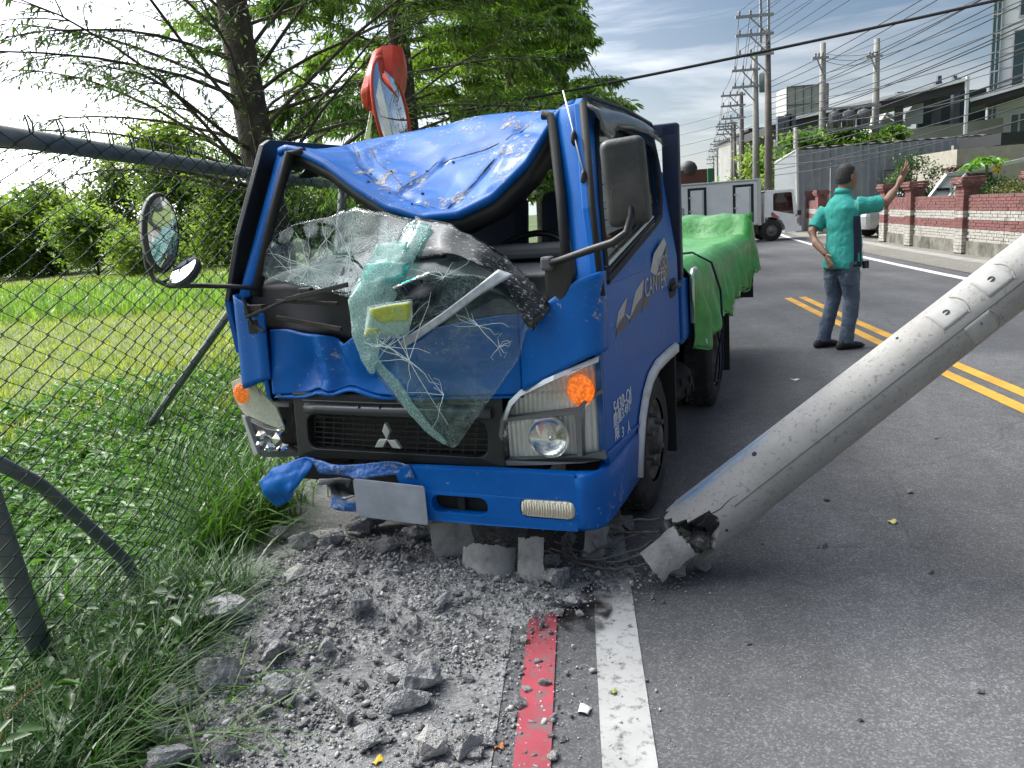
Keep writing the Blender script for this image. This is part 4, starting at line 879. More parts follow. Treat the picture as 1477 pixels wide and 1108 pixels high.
# ---- chassis, wheels, flatbed
def wheel(name, c, r, w, sgn, dual=False):
    M_ = Matrix.Translation(c) @ Matrix.Rotation(R(90)*sgn, 4, 'Y')
    b = MB(); b.lathe([(r*.60, -w/2), (r*.80, -w/2-.008), (r*.95, -w/2+.012), (r, -w/2+.035), (r, w/2-.035), (r*.95, w/2-.012), (r*.80, w/2+.008), (r*.60, w/2)], 40, M_)
    t = b.build(name, m_tyre, TRK, smooth=True)
    b = MB()
    for k in range(44):
        a = 2*math.pi*k/44
        for s_ in (-.3, 0, .3): b.box(M_ @ Vector((r*1.001*math.cos(a), r*1.001*math.sin(a), w*s_)), (w*.22, .016, .014), (M_.to_3x3() @ Matrix.Rotation(a, 3, 'Z')) @ Matrix.Rotation(R(90), 3, 'Y'))
    tr = b.build('tread', m_tyre, t); tr['kind'] = 'stuff'
    b = MB(); b.lathe([(r*.61, -w*.35), (r*.61, w*.42), (r*.56, w*.46), (r*.50, w*.38), (r*.46, w*(.10 if dual else .34)), (r*.30, w*(-.05 if dual else .40)), (r*.22, w*(-.02 if dual else .42)), (r*.20, w*(.18 if dual else .62)), (r*.08, w*(.2 if dual else .66)), (.001, w*(.2 if dual else .66))], 32, M_)
    rm = b.build('rim', mat('rusty_rim', (.10, .095, .09), .6, .3, var=.35, vscale=14, col2=(.06, .035, .02), c2scale=9), t, smooth=True)
    for k in range(6):
        a = 2*math.pi*k/6; b = MB(); p0 = M_ @ Vector((r*.36*math.cos(a), r*.36*math.sin(a), w*(-.05 if dual else .38))); p1 = M_ @ Vector((r*.36*math.cos(a), r*.36*math.sin(a), w*(.12 if dual else .58))); b.tube([p0, p1], .014, 6); b.build('wheel_nut', mat('steel_nut', (.18, .17, .165), .5, .6), t)
    return t
wheel('front_wheel', (.775, 1.02, .345), .345, .20, 1); wheel('front_wheel', (-.775, 1.02, .345), .345, .20, -1)
wheel('rear_wheel', (.79, 3.12, .35), .35, .19, 1, True); wheel('rear_wheel', (.56, 3.12, .35), .35, .19, 1, True); wheel('rear_wheel', (-.79, 3.12, .35), .35, .19, -1, True)
b = MB()
for s_ in (-.38, .38): b.box((s_, 2.7, .60), (.07, 5.0, .16))
b.box((0, .95, .55), (1.4, .10, .10)); b.box((0, 1.02, .345), (1.4, .09, .09)); b.box((0, 3.12, .35), (1.5, .14, .14)); b.box((0, .55, .47), (1.0, .5, .25)); b.build('chassis', m_dgry, TRK, bevel=.008)
b = MB(); b.box((.62, 1.78, .62), (.40, .16, .46)); b.build('cab_mount_box', m_blue, TRK, bevel=.015)
b = MB(); b.lathe([(.17, -.10), (.28, -.10), (.32, -.06), (.335, 0), (.32, .06), (.28, .10), (.17, .10)], 36, Matrix.Translation((.52, 2.25, .36))); sp = b.build('spare_tyre', m_tyre, TRK, smooth=True)
b = MB()
for k in range(40):
    a = 2*math.pi*k/40; b.box((.52+.333*math.cos(a), 2.25+.333*math.sin(a), .36+(.03 if k % 2 else -.03)), (.012, .03, .05), Matrix.Rotation(a, 3, 'Z'))
tag(b.build('tread', m_tyre, sp), kind='stuff')
b = MB(); b.box((0, 3.55, .74), (1.80, 3.75, .07)); bed = b.build('flatbed', m_blue, TRK, bevel=.01)
b = MB(); b.box((.89, 3.55, .90), (.035, 3.75, .33)); b.build('side_gate', m_blue, bed, bevel=.008)
b = MB(); b.box((-.89, 3.55, .90), (.035, 3.75, .33)); b.build('side_gate', m_blue, bed, bevel=.008)
b = MB(); b.box((0, 5.43, .98), (1.80, .035, .54)); b.build('tail_gate', m_blue, bed, bevel=.008)
b = MB(); b.box((.86, 1.72, 1.31), (.09, .06, 1.18)); b.box((-.86, 1.72, 1.31), (.09, .06, 1.18)); b.box((0, 1.72, 1.87), (1.80, .06, .07)); b.box((0, 1.72, 1.0), (1.64, .04, .46)); b.build('guard_frame', mat('navy_frame', (.010, .018, .05), .5, var=.3), TRK, bevel=.008)
b = MB(); b.tube([(.93, 1.86, .80), (.93, 1.86, 1.06), (.93, 1.90, 1.10), (.93, 2.0, 1.10)], .014, 8); b.build('gate_latch', m_slv, TRK, smooth=True)
for y, x in ((3.62, .78), (5.38, .80)):
    b = MB(); b.box((x, y, .40 if y < 4 else .62), (.28, .012, .50 if y < 4 else .2)); b.build('mud_flap', m_rub, TRK)
b = MB(); b.box((.88, 5.40, .66), (.10, .12, .10)); b.build('tail_lamp_box', m_blk, TRK, bevel=.01)

# ---- green tarpaulin over the load (a thing of its own)
m_tarp = mat('green_tarp', (.045, .29, .045), .42, var=.2, vscale=9, bump=.55, bscale=18, col2=(.085, .33, .085), c2scale=4, detail=8, coat=.1)
TARP = thing('tarpaulin', 'bright green tarpaulin tied down over the truck bed', 'tarpaulin', TRK.location, R(-18.3))
def tarp_top(x, y):
    z = 1.150+.020*mnoise.noise(Vector((x*2.6, y*1.6, 5)))+.05*folds(x*.8, y*.7)*.6*(1-sm((abs(x)-.35)/.45))-.02*math.cos(x*1.7)
    z += .20*sm((y-5.12)/.25)+.02*sm((-x-.5)/.3)
    z += .014*tri((y*1.1-x*3.4)*.8)*sm((y-4.2)/.8)
    return z
def skirt_bot(y): return .665+.035*(y-1.85)+.025*math.sin(y*5.2)+.02*math.sin(y*11)
b = MB(); rows = []; yN = 150
for j in range(yN+1):
    y = lerp(1.84, 5.47, j/yN); row = [(x, y, tarp_top(x, y)) for x in lin(-.93, .86, 34)]
    zt = tarp_top(.86, y); zb = skirt_bot(y)
    for k in range(1, 19):
        t = k/18
        fold = (.044*tri(y*1.9+.3*math.sin(y*3.1)+.12*t)+.024*tri(y*4.7+.5*math.sin(y*4)-.2*t))*sm(t*1.6)*(.5+.5*sm((t)/.9)) + .02*mnoise.noise(Vector((y*3, t*4, 2)))*t
        rnd = .075*math.sin(min(1, t*6)*math.pi/2)
        row.append((.86+rnd+fold+.02*t, y+.025*math.sin(t*5+y*2), lerp(zt, zb, t)-.03*min(1, t*6)+.0))
    rows.append(row)
b.grid(rows); b.build('tarp_sheet', m_tarp, TARP, smooth=True, solid=.004)
b = MB(); rows = []
for j in range(12):
    t = j/11; rows.append([(x, 5.475+.03*math.sin(x*12)*t, lerp(tarp_top(x, 5.47), .80+.03*math.sin(x*8), t)) for x in lin(-.93, .93, 30)])
b.grid(rows); b.build('tarp_end', m_tarp, TARP, smooth=True, solid=.004)
b = MB(); rows = []
for j in range(8):
    t = j/7; rows.append([(x, 1.838-.02*math.sin(x*10)*t, lerp(tarp_top(x, 1.84), 1.0, t)) for x in lin(-.93, .86, 24)])
b.grid(rows); b.build('tarp_front', m_tarp, TARP, smooth=True, solid=.004)
b = MB(); b.tube([(.965+.03*tri(y*1.9+.3*math.sin(y*3.1)+.12), y, skirt_bot(y)-.028) for y in lin(1.88, 5.44, 70)], .006, 5); b.build('tarp_hem', m_tarp, TARP, smooth=True)
for k in range(13):
    y = 1.95+k*.285; b = MB(); pts = [(.992+.03*tri(y*1.9+.3*math.sin(y*3.1)+.12), y+.016*math.cos(a), skirt_bot(y)+.012+.016*math.sin(a)) for a in [2*math.pi*q/12 for q in range(13)]]; b.tube(pts, .004, 5); b.build('eyelet', m_slv, TARP)
m_rope = mat('dark_rope', (.012, .02, .045), .9)
def tie(y0, y1, low):
    b = MB(); b.tube([(-.9, y0+.2, tarp_top(-.9, y0)+.012), (-.3, y0+.1, tarp_top(-.3, y0+.1)+.012), (.4, y0, tarp_top(.4, y0)+.014), (.84, y0-.1, tarp_top(.84, y0-.1)+.018), (.955, y0-.08, tarp_top(.86, y0)-.05), (.985, lerp(y0, y1, .5), .9), (.985, y1, .62)]+low, .0075, 6)
    return tag(b.build('tie_rope', m_rope, None, smooth=True), 'dark blue rope over the green tarpaulin hanging in a loop' if low and len(low) > 1 else 'dark rope across the rear of the green tarpaulin', 'rope')
for o_ in (tie(2.55, 2.75, [(.95, 2.72, .45), (.94, 2.62, .28), (.95, 2.85, .24), (.95, 2.98, .36), (.94, 3.05, .55), (.93, 3.02, .70)]),):
    o_.location = TRK.location; o_.rotation_euler = (0, 0, R(-18.3))
# ================================================================== FALLEN CONCRETE POLE
PA = PY(968, 786, 2.98); PB = PY(1477, 391, 3.08); AX = (PB-PA).normalized()
vx = (C0-PA.lerp(PB, .5)); vx = (vx-AX*vx.dot(AX)).normalized(); vy = AX.cross(vx)
PM = Matrix(((vx.x, vy.x, AX.x, PA.x), (vx.y, vy.y, AX.y, PA.y), (vx.z, vy.z, AX.z, PA.z), (0, 0, 0, 1))); PI_ = PM.inverted()
PR0, PTAP = .128, .0115
def prad(t): return PR0-PTAP*t
def cyl_hit(u, v):
    o = PI_ @ C0; d = (PI_.to_3x3() @ pray(u, v)).normalized(); r = .12
    for _ in range(4):
        a = d.x**2+d.y**2; b_ = 2*(o.x*d.x+o.y*d.y); c = o.x**2+o.y**2-r*r; D = max(0, b_*b_-4*a*c); s_ = (-b_-math.sqrt(D))/(2*a); p = o+d*s_; r = prad(p.z)
    return p.z, math.atan2(p.y, p.x)
def pol(t, a, dr=0.0): r = prad(t)+dr; return Vector((r*math.cos(a), r*math.sin(a), t))
def concrete_pole_mat(blue):
    m = bpy.data.materials.new('pole_concrete'); m.use_nodes = True; n = m.node_tree.nodes; l = m.node_tree.links; b_ = n['Principled BSDF']; b_.inputs['Roughness'].default_value = .85
    t = n.new('ShaderNodeTexCoord')
    def N(sc, det, ro=.6, vec=None):
        z = n.new('ShaderNodeTexNoise'); z.inputs['Scale'].default_value = sc; z.inputs['Detail'].default_value = det; z.inputs['Roughness'].default_value = ro; l.new(vec or t.outputs['Object'], z.inputs['Vector']); return z.outputs[0]
    def ramp(s_, lo, hi, c0=(0, 0, 0, 1), c1=(1, 1, 1, 1)):
        r = n.new('ShaderNodeValToRGB'); r.color_ramp.elements[0].position = lo; r.color_ramp.elements[1].position = hi; r.color_ramp.elements[0].color = c0; r.color_ramp.elements[1].color = c1; l.new(s_, r.inputs[0]); return r.outputs[0]
    def mix(f, a, c):
        x = n.new('ShaderNodeMix'); x.data_type = 'RGBA'; l.new(f, x.inputs[0])
        for s_, i in ((a, 6), (c, 7)):
            if isinstance(s_, tuple): x.inputs[i].default_value = s_
            else: l.new(s_, x.inputs[i])
        return x.outputs[2]
    base = ramp(N(3.2, 6), .3, .7, (.25, .245, .23, 1), (.40, .392, .37, 1))
    c = mix(ramp(N(55, 4, .7), .57, .66), base, (.20, .196, .186, 1))
    c = mix(ramp(N(16, 8, .8), .58, .70), c, (.24, .24, .232, 1))
    if blue:                                       # paint rubbed off the truck
        sp_ = n.new('ShaderNodeSeparateXYZ'); l.new(t.outputs['Object'], sp_.inputs[0])
        mp = n.new('ShaderNodeMapping'); mp.inputs['Scale'].default_value = (30, 30, 2.0); mp.inputs['Rotation'].default_value = (0, .12, 0); l.new(t.outputs['Object'], mp.inputs[0])
        st = N(1.2, 6, .6, mp.outputs[0])
        def band(s_, a, c_):
            q = n.new('ShaderNodeMapRange'); q.inputs['From Min'].default_value = a; q.inputs['From Max'].default_value = c_; l.new(s_, q.inputs[0]); return q.outputs[0]
        def mul(a, c_):
            q = n.new('ShaderNodeMath'); q.operation = 'MULTIPLY'; l.new(a, q.inputs[0]); l.new(c_, q.inputs[1]); return q.outputs[0]
        reg = mul(mul(band(sp_.outputs[2], .10, .2), band(sp_.outputs[2], .62, .5)), band(sp_.outputs[1], -.085*BS, -.112*BS))
        c = mix(mul(reg, ramp(st, .44, .52)), c, (.07, .22, .42, 1))
    l.new(c, b_.inputs['Base Color'])
    p = n.new('ShaderNodeBump'); p.inputs['Strength'].default_value = .35; p.inputs['Distance'].default_value = .004; l.new(N(80, 6, .7), p.inputs['Height']); l.new(p.outputs[0], b_.inputs['Normal'])
    return m
_ta = cyl_hit(1090, 628); BS = -1.0 if math.sin(_ta[1]) > 0 else 1.0
m_pole = concrete_pole_mat(True)
m_conc = mat('broken_concrete', (.27, .265, .255), .92, var=.3, vscale=14, col2=(.15, .15, .15), c2scale=22, c2lo=.42, c2hi=.62, bump=.9, bscale=45)
m_core = mat('dark_aggregate', (.09, .09, .088), .95, var=.5, vscale=40, col2=(.22, .215, .21), c2scale=50, c2lo=.55, c2hi=.7, bump=1.0, bscale=70)
FP = thing('fallen_utility_pole', 'grey concrete utility pole snapped at its base and leaning across the road', 'utility pole')
FP.matrix_world = PM
b = MB(); NA = 56; TL = [0, .015, .05, .12, .25, .5, .8, 1.2, 1.7, 2.4, 3.2, 4.2, 5.4, 6.6, 7.8]
start = [(.085+.05*math.sin(k/NA*6.28*3+1)+.07*abs(mnoise.noise(Vector((k*.33, 2, 1))))+(.085 if -.9 < ((k/NA*6.283+3.14) % 6.283-3.14)*BS*-1+.35 < .55 else 0)) for k in range(NA)]
rows = []
for j, t in enumerate(TL):
    rows.append([pol(lerp(start[k], 7.8, t/7.8) if t > .12 else start[k]+t, 2*math.pi*k/NA) for k in range(NA)])
b.grid(rows, True)
b.grid([[pol(start[k]+.001, 2*math.pi*k/NA) for k in range(NA)], [pol(start[k]+.012*math.sin(k*1.7), 2*math.pi*k/NA, -.028) for k in range(NA)], [pol(start[k]+.3, 2*math.pi*k/NA, -.03) for k in range(NA)]], True)
b.build('pole_shaft', m_pole, FP, smooth=True)
def rock_mesh(name, r, n, seed, sq=(1, 1, 1), rough=False):
    rr = random.Random(seed); bm = bmesh.new()
    for i in range(n):
        p = Vector((rr.gauss(0, 1), rr.gauss(0, 1), rr.gauss(0, 1))).normalized()*rr.uniform(.72, 1.0)
        bm.verts.new((p.x*r*sq[0], p.y*r*sq[1], p.z*r*sq[2]))
    bmesh.ops.convex_hull(bm, input=bm.verts)
    loose = [v for v in bm.verts if not v.link_faces]
    bmesh.ops.delete(bm, geom=loose, context='VERTS')
    if rough:
        bmesh.ops.triangulate(bm, faces=bm.faces); bmesh.ops.subdivide_edges(bm, edges=bm.edges, cuts=3, use_grid_fill=True)
        for v in bm.verts: v.co += v.co.normalized()*r*(.10*mnoise.noise(v.co*(2.6/r)+Vector((seed, 0, 0)))+.07*mnoise.noise(v.co*(7/r)+Vector((0, seed, 0))))
    me = bpy.data.meshes.new(name); bm.to_mesh(me); bm.free(); return me
for k in range(9):
    a = 2*math.pi*k/9; o = obj('core_lump', rock_mesh('core_lump', random.uniform(.035, .055), 16, 300+k, (1, 1, 1), True), m_core, FP); o.location = pol(random.uniform(.02, .16), a, -.045)
def shell(name, r, th, arc, h, m, n=26, seed=1, mm=None):
    """a broken piece of the pole's hollow wall with ragged edges"""
    b = MB(); nz_ = 8; outs, ins = [], []
    for j in range(nz_+1):
        ro, ri = [], []
        for i in range(n+1):
            a = lerp(-arc/2, arc/2, i/n); w = mnoise.noise(Vector((a*3+seed, j*.4, seed*2.1)))
            z = lerp(-h/2, h/2, j/nz_)+((.07*mnoise.noise(Vector((a*2.2, seed, j*3)))+.05*mnoise.noise(Vector((a*11, seed, j*3))))*h if j in (0, nz_) else 0)
            if i in (0, n): a += .16*w
            ro.append(Vector((r*math.cos(a), r*math.sin(a), z))); rn = r-th*(1+.25*w); ri.append(Vector((rn*math.cos(a), rn*math.sin(a), z+.006*w)))
        outs.append(ro); ins.append(ri)
    b.grid(outs); b.grid(ins)
    b.grid([outs[0], ins[0]]); b.grid([outs[-1], ins[-1]]); b.grid([[r_[0] for r_ in outs], [r_[0] for r_ in ins]]); b.grid([[r_[-1] for r_ in outs], [r_[-1] for r_ in ins]])
    return b.build(name, m, None, smooth=False)
m_pole2 = mat('pole_shell_concrete', (.34, .335, .315), .85, var=.2, vscale=7, col2=(.20, .195, .18), c2scale=12, c2lo=.5, c2hi=.72, bump=.3, bscale=70)
t_, a_ = cyl_hit(957, 803)
fl = shell('loose_wall_flap', .128, .03, 1.15, .17, m_pole2, seed=4); fl.parent = FP
fl.matrix_parent_inverse = Matrix(); fl.location = pol(t_, a_, -.128+.012); fl.location = Vector((.012*math.cos(a_), .012*math.sin(a_), max(-.02, t_))); fl.rotation_euler = (0, 0, a_)
for u, v, r_ in ((1430, 403, .013), (1365, 451, .013), (1088, 655, .010), (1294, 488, .006), (1415, 467, .006), (1048, 765, .006)):
    t, a = cyl_hit(u, v); b = MB(); p = pol(t, a, .0015); q = pol(t, a, -.02); b.tube([q, p], r_, 14); b.build('hole_shade_plug', m_int, FP)  # dark plugs stand in for the shade inside open bolt holes
for u, v in ((1430, 403), (1365, 451), (1418, 475)):
    t, a = cyl_hit(u, v); b = MB(); half = .055; rows = []
    for i in range(7):
        tt = lerp(-half, half, i/6); rows.append([pol(t+tt, a+lerp(-.45, .45, k/8), .0006) for k in range(9)])
    b.grid(rows); o = b.build('patch_plate', mat('patch_mortar', (.36, .355, .34), .85, var=.2, vscale=12, bump=.1, bscale=90), FP, smooth=True, solid=.002)
    b = MB(); pts = [pol(t+half, a+lerp(-.45, .45, k/8), .001)+Vector((0, 0, .018*math.sin(math.pi*k/8))) for k in range(9)]; b.tube(pts, .0028, 5); b.build('patch_lip', m_pole2, FP)
t0_, a0_ = cyl_hit(1000, 792); t1_, a1_ = cyl_hit(1240, 590); b = MB(); b.tube([pol(t, a1_, -.0005) for t in lin(.3, 7.7, 30)], .0022, 5); b.build('mould_seam', mat('seam_dark', (.10, .10, .098), .9), FP)
for a_c, t_c in ((a0_-.5, .14),):
    b = MB(); pts = [pol(t_c+.028*i, a_c+.12*mnoise.noise(Vector((i*.8, a_c, 0))), .0003) for i in range(8)]; b.tube(pts, [.003, .0025, .002, .002, .0015, .0015, .001, .0006], 5); b.build('crack', m_int, FP)

# ---- pieces of the pole's wall in front of the bumper
def frag(u, v, z, arc, h, face, axis, label, seed):
    o = shell('pole_fragment', .135, .034, arc, h, m_pole2, seed=seed); f = Vector(face).normalized(); a = Vector(axis); a = (a-f*a.dot(f)).normalized(); y = a.cross(f); p = PG(u, v, z)-f*.125
    o.matrix_world = Matrix(((f.x, y.x, a.x, p.x), (f.y, y.y, a.y, p.y), (f.z, y.z, a.z, p.z), (0, 0, 0, 1))); return tag(o, label, 'concrete fragment')
frag(704, 816, .085, 1.9, .17, (.05, -1, .62), (.06, .62, 1), 'widest curved piece of pole wall under the bumper, facing out', 1.3)
frag(764, 812, .095, 1.0, .20, (-.55, -1, .45), (.10, .42, 1), 'narrow curved strip of pole wall standing on edge under the bumper', 2.2)
frag(652, 776, .115, 1.4, .19, (-.1, -.8, .62), (1, .15, .12), 'curved pole piece lying partly under the bumper beside the licence plate', 3.7)
frag(858, 782, .10, .7, .14, (.2, -1, .4), (.3, .1, 1), 'small curved pole piece caught among the bent steel wires', 5.1)

# ---- bent reinforcing wires between the rubble and the snapped end
m_wire = mat('rebar_steel', (.17, .17, .165), .6, .3, var=.4, vscale=30, col2=(.12, .08, .06), c2scale=20)
W3 = lambda u, v, z: PG(u, v, z)
for k, pts in enumerate(([(782, 752, .16), (850, 756, .15), (905, 752, .16), (950, 748, .17)], [(790, 795, .06), (840, 815, .04), (890, 822, .04), (935, 812, .07)], [(800, 800, .05), (850, 808, .06), (900, 800, .08), (945, 780, .12)], [(795, 790, .07), (830, 806, .05), (880, 812, .05), (930, 800, .09)], [(820, 762, .12), (822, 790, .10), (838, 818, .03)], [(838, 750, .13), (856, 785, .10), (880, 826, .03)], [(800, 782, .09), (850, 800, .06), (910, 772, .12), (955, 765, .15)], [(845, 756, .14), (868, 762, .13), (930, 770, .12)])):
    P = [W3(*q) for q in pts]; Q = []
    for i in range(len(P)-1):
        for s_ in range(6): Q.append(P[i].lerp(P[i+1], s_/6)+Vector((0, .004*math.sin(i*6+s_+k), .004*math.cos(i*5+s_*1.3+k))))
    b = MB(); b.tube(Q+[P[-1]], .0055 if k not in (4, 5) else .003, 6)
    tag(b.build('rebar_wire', m_wire, None, smooth=True), 'bent steel reinforcing wire between the rubble and the snapped pole end', 'steel wire', 'reinforcing wires of the snapped pole')

# ================================================================== RUBBLE
def mound(X, Y):                                   # the heap in front of the bumper
    h = .075*math.exp(-(((X+.75)/.62)**2+((Y-2.92)/.36)**2))+.016*math.exp(-(((X-.12)/.2)**2+((Y-3.02)/.2)**2))+.05*math.exp(-(((X+1.25)/.3)**2+((Y-2.55)/.5)**2))+.03*math.exp(-(((X+1.2)/.35)**2+((Y-3.3)/.4)**2))
    return h*(1+.5*mnoise.noise(Vector((X*5, Y*5, 7))))
def rub_density(X, Y):
    d = mound(X, Y)*11+.45*math.exp(-(((X+.6)/.55)**2+((Y-2.3)/.55)**2))+.28*math.exp(-(((X+.9)/.5)**2+((Y-1.9)/.4)**2))
    d *= .35+1.3*max(0, .5+mnoise.noise(Vector((X*3.3, Y*3.3, 2))))
    if X > -.10: d = d*.45*math.exp(-(X+.10)/.22)*(1.4 if Y > 2.7 else .45)+.55*math.exp(-(((X-.10)/.22)**2+((Y-3.0)/.17)**2))
    if X < -1.35: d *= math.exp((X+1.35)/.12)
    return d
b = MB(); xs, ys = lin(-1.62, .45, 60), lin(1.5, 3.7, 60)
b.grid([[(x, y, mound(x, y)-.004+(.0 if mound(x, y) > .02 else -.02)) for x in xs] for y in ys])
tag(b.build('rubble_bed', mat('rubble_dust', (.30, .30, .29), .95, var=.35, vscale=12, bump=1.0, bscale=60), smooth=True), 'crushed grey concrete heaped under the truck front', 'rubble', kind='stuff')
def scatter_mesh(name, pts, sizes, variants, m, flat=.7):
    """many small stones joined: each a copy of one of the hulls, turned and scaled"""
    V, Fc, off = [], [], 0
    for (x, y, z), s_ in zip(pts, sizes):
        vv, ff = variants[random.randrange(len(variants))]
        q = rng.normal(size=4); q /= np.linalg.norm(q); w, i, j, k = q
        Rm = np.array([[1-2*(j*j+k*k), 2*(i*j-k*w), 2*(i*k+j*w)], [2*(i*j+k*w), 1-2*(i*i+k*k), 2*(j*k-i*w)], [2*(i*k-j*w), 2*(j*k+i*w), 1-2*(i*i+j*j)]])
        p = vv@Rm.T*s_; p[:, 2] *= flat; V.append(p+np.array([x, y, z+s_*.3])); Fc.append(ff+off); off += len(vv)
    return obj(name, npmesh(name, np.concatenate(V), np.concatenate(Fc)), m)
def hull_variants(n, k, seed):
    out = []
    for i in range(n):
        me = rock_mesh('tmp', 1.0, k, seed+i, (1, .8, .7)); bm = bmesh.new(); bm.from_mesh(me); bmesh.ops.triangulate(bm, faces=bm.faces)
        out.append((np.array([v.co[:] for v in bm.verts]), np.array([[v.index for v in f.verts] for f in bm.faces]))); bm.free(); bpy.data.meshes.remove(me)
    return out
HV = hull_variants(14, 9, 40)
pts, sz = [], []
while len(pts) < 24000:
    X, Y = random.uniform(-1.6, .75), random.uniform(1.45, 3.6)
    if random.random() < rub_density(X, Y):
        s_ = min(.026, .0052*math.exp(random.gauss(0, .55))); pts.append((X, Y, mound(X, Y)+.002)); sz.append(s_)
def third(k): return [p for i, p in enumerate(pts) if i % 3 == k], [s_ for i, s_ in enumerate(sz) if i % 3 == k]
m_g1 = mat('grit_grey', (.34, .34, .335), .92, var=.45, vscale=25, bump=.5, bscale=120); m_g2 = mat('grit_dark', (.15, .152, .157), .9, var=.4, vscale=25); m_g3 = mat('grit_pale', (.42, .41, .39), .9, var=.3, vscale=25)
for k, m in enumerate((m_g1, m_g2, m_g3)):
    p_, s_ = third(k)
    if k == 2: s_ = [q*.8 for q in s_]
    tag(scatter_mesh('gravel', p_, s_, HV, m), ('mid grey', 'dark grey', 'pale')[k]+' concrete crumbs strewn in front of the truck', 'gravel', kind='stuff')
# loose grit on the asphalt
pp, ss = [], []
for i in range(1500):
    u, v = random.uniform(700, 1477), random.triangular(520, 1108, 900); q = PG(u, v); pp.append((q.x, q.y, .001)); ss.append(random.choice((.0018, .0025, .003, .004)))
tag(scatter_mesh('road_grit', pp[:900], ss[:900], HV, m_g2), 'tiny dark grit scattered over the asphalt lane', 'grit', kind='stuff')
tag(scatter_mesh('road_grit', pp[900:], ss[900:], HV, m_g3), 'tiny pale grit scattered over the asphalt lane', 'grit', kind='stuff')
# the chunks one can pick out, each a thing
chunk_me = [rock_mesh('concrete_chunk', 1.0, random.choice((11, 14, 18)), 900+i, (1, random.uniform(.6, .9), random.uniform(.45, .75)), True) for i in range(16)]
m_ch = [mat("chunk_grey", (.42, .42, .41), .92, var=.35, vscale=3, bump=1.0, bscale=9, col2=(.24, .24, .24), c2scale=3, c2lo=.42, c2hi=.6), mat('chunk_dark', (.27, .273, .28), .9, var=.4, vscale=3, bump=1.0, bscale=10, col2=(.42, .41, .39), c2scale=4, c2lo=.45, c2hi=.6), mat('chunk_pale', (.40, .385, .36), .9, var=.25, vscale=3, bump=.8, bscale=8, col2=(.22, .22, .215), c2scale=3)]
for i, me in enumerate(chunk_me): me.materials.append(m_ch[(0, 1, 0, 2)[i % 4]])
big = [(330, 893, 46, 0), (318, 985, 38, 1), (262, 962, 32, 0), (397, 945, 28, 1), (402, 1000, 30, 0), (398, 925, 22, 0), (500, 1035, 34, 0), (590, 1022, 38, 0), (560, 1014, 28, 1), (606, 995, 42, 1), (575, 985, 34, 0), (622, 1082, 40, 2), (530, 1074, 32, 0), (428, 838, 28, 3), (240, 1020, 34, 3), (268, 1012, 20, 0), (248, 1104, 36, 0), (345, 985, 22, 1), (470, 938, 22, 0), (613, 958, 22, 3), (580, 905, 18, 3), (520, 880, 26, 1), (680, 1090, 30, 0), (700, 1075, 24, 1), (640, 870, 18, 0), (808, 842, 26, 1), (825, 874, 20, 0), (975, 829, 26, 0), (1012, 822, 18, 0), (795, 838, 20, 3), (870, 790, 24, 3), (885, 770, 22, 0), (905, 760, 20, 0), (820, 790, 22, 1), (800, 815, 26, 0), (600, 780, 34, 1), (560, 795, 26, 0), (520, 770, 30, 0), (480, 790, 26, 1), (440, 790, 26, 0), (405, 775, 22, 1), (545, 760, 40, 0), (690, 740, 36, 1), (510, 1000, 14, 0), (230, 1060, 22, 0), (330, 1095, 20, 1), (690, 890, 16, 0), (470, 860, 18, 1)]
def chunk(X, Y, z, r, k):
    o = bpy.data.objects.new('concrete_chunk', chunk_me[k % 16]); COL.objects.link(o); o.scale = (r, r, r); o.location = (X, Y, z+r*.38); o.rotation_euler = (random.uniform(-.35, .35), random.uniform(-.35, .35), random.uniform(0, 6.28)); return o
def where(X, Y):
    if X > .12: return 'beside the snapped end of the pole'
    if Y > 2.72: return 'in the heap right under the truck bumper'
    if X > -.42: return 'along the red painted line'
    if X < -1.02: return 'at the grassy edge of the rubble'
    return 'on the open shoulder in front of the heap'
for i, (u, v, rp, kd) in enumerate(big):
    q = PG(u, v); q = PG(u, v, mound(q.x, q.y)); D = math.hypot(q.x, q.y, CAMH); cands = [j for j in range(16) if (0, 1, 0, 2)[j % 4] == (kd if kd < 3 else 2)]
    o = chunk(q.x, q.y, q.z, .95*rp*D/F*1.0, cands[i % len(cands)])
    cn = ('Grey', 'Dark', 'Grey', 'Pale')[(cands[i % len(cands)]) % 4].lower(); lb = cn+' fist sized concrete lump '+where(q.x, q.y)
    tag(o, lb, 'concrete chunk', cn+' lumps '+where(q.x, q.y))
n_ = 0
while n_ < 215:
    X, Y = random.uniform(-1.55, .3), random.uniform(1.55, 3.35)
    if random.random() < rub_density(X, Y)*1.2:
        n_ += 1; o = chunk(X, Y, mound(X, Y), random.uniform(.012, .034), random.randrange(16))
        tag(o, 'egg sized broken concrete piece '+where(X, Y), 'concrete chunk', 'egg sized pieces '+where(X, Y))
for (u, v, rp) in ((1313, 711, 7), (1342, 826, 6), (1190, 790, 6), (1350, 633, 4), (1193, 723, 6), (1180, 790, 4), (1045, 588, 4), (1100, 785, 4), (1414, 1000, 6), (1240, 1040, 5), (1080, 930, 5)):
    q = PG(u, v); D = math.hypot(q.x, q.y, CAMH); o = chunk(q.x, q.y, 0, rp*D/F, 1+4*random.randrange(4)); tag(o, 'small dark stone lying on the open asphalt lane', 'stone', 'stones on the asphalt')
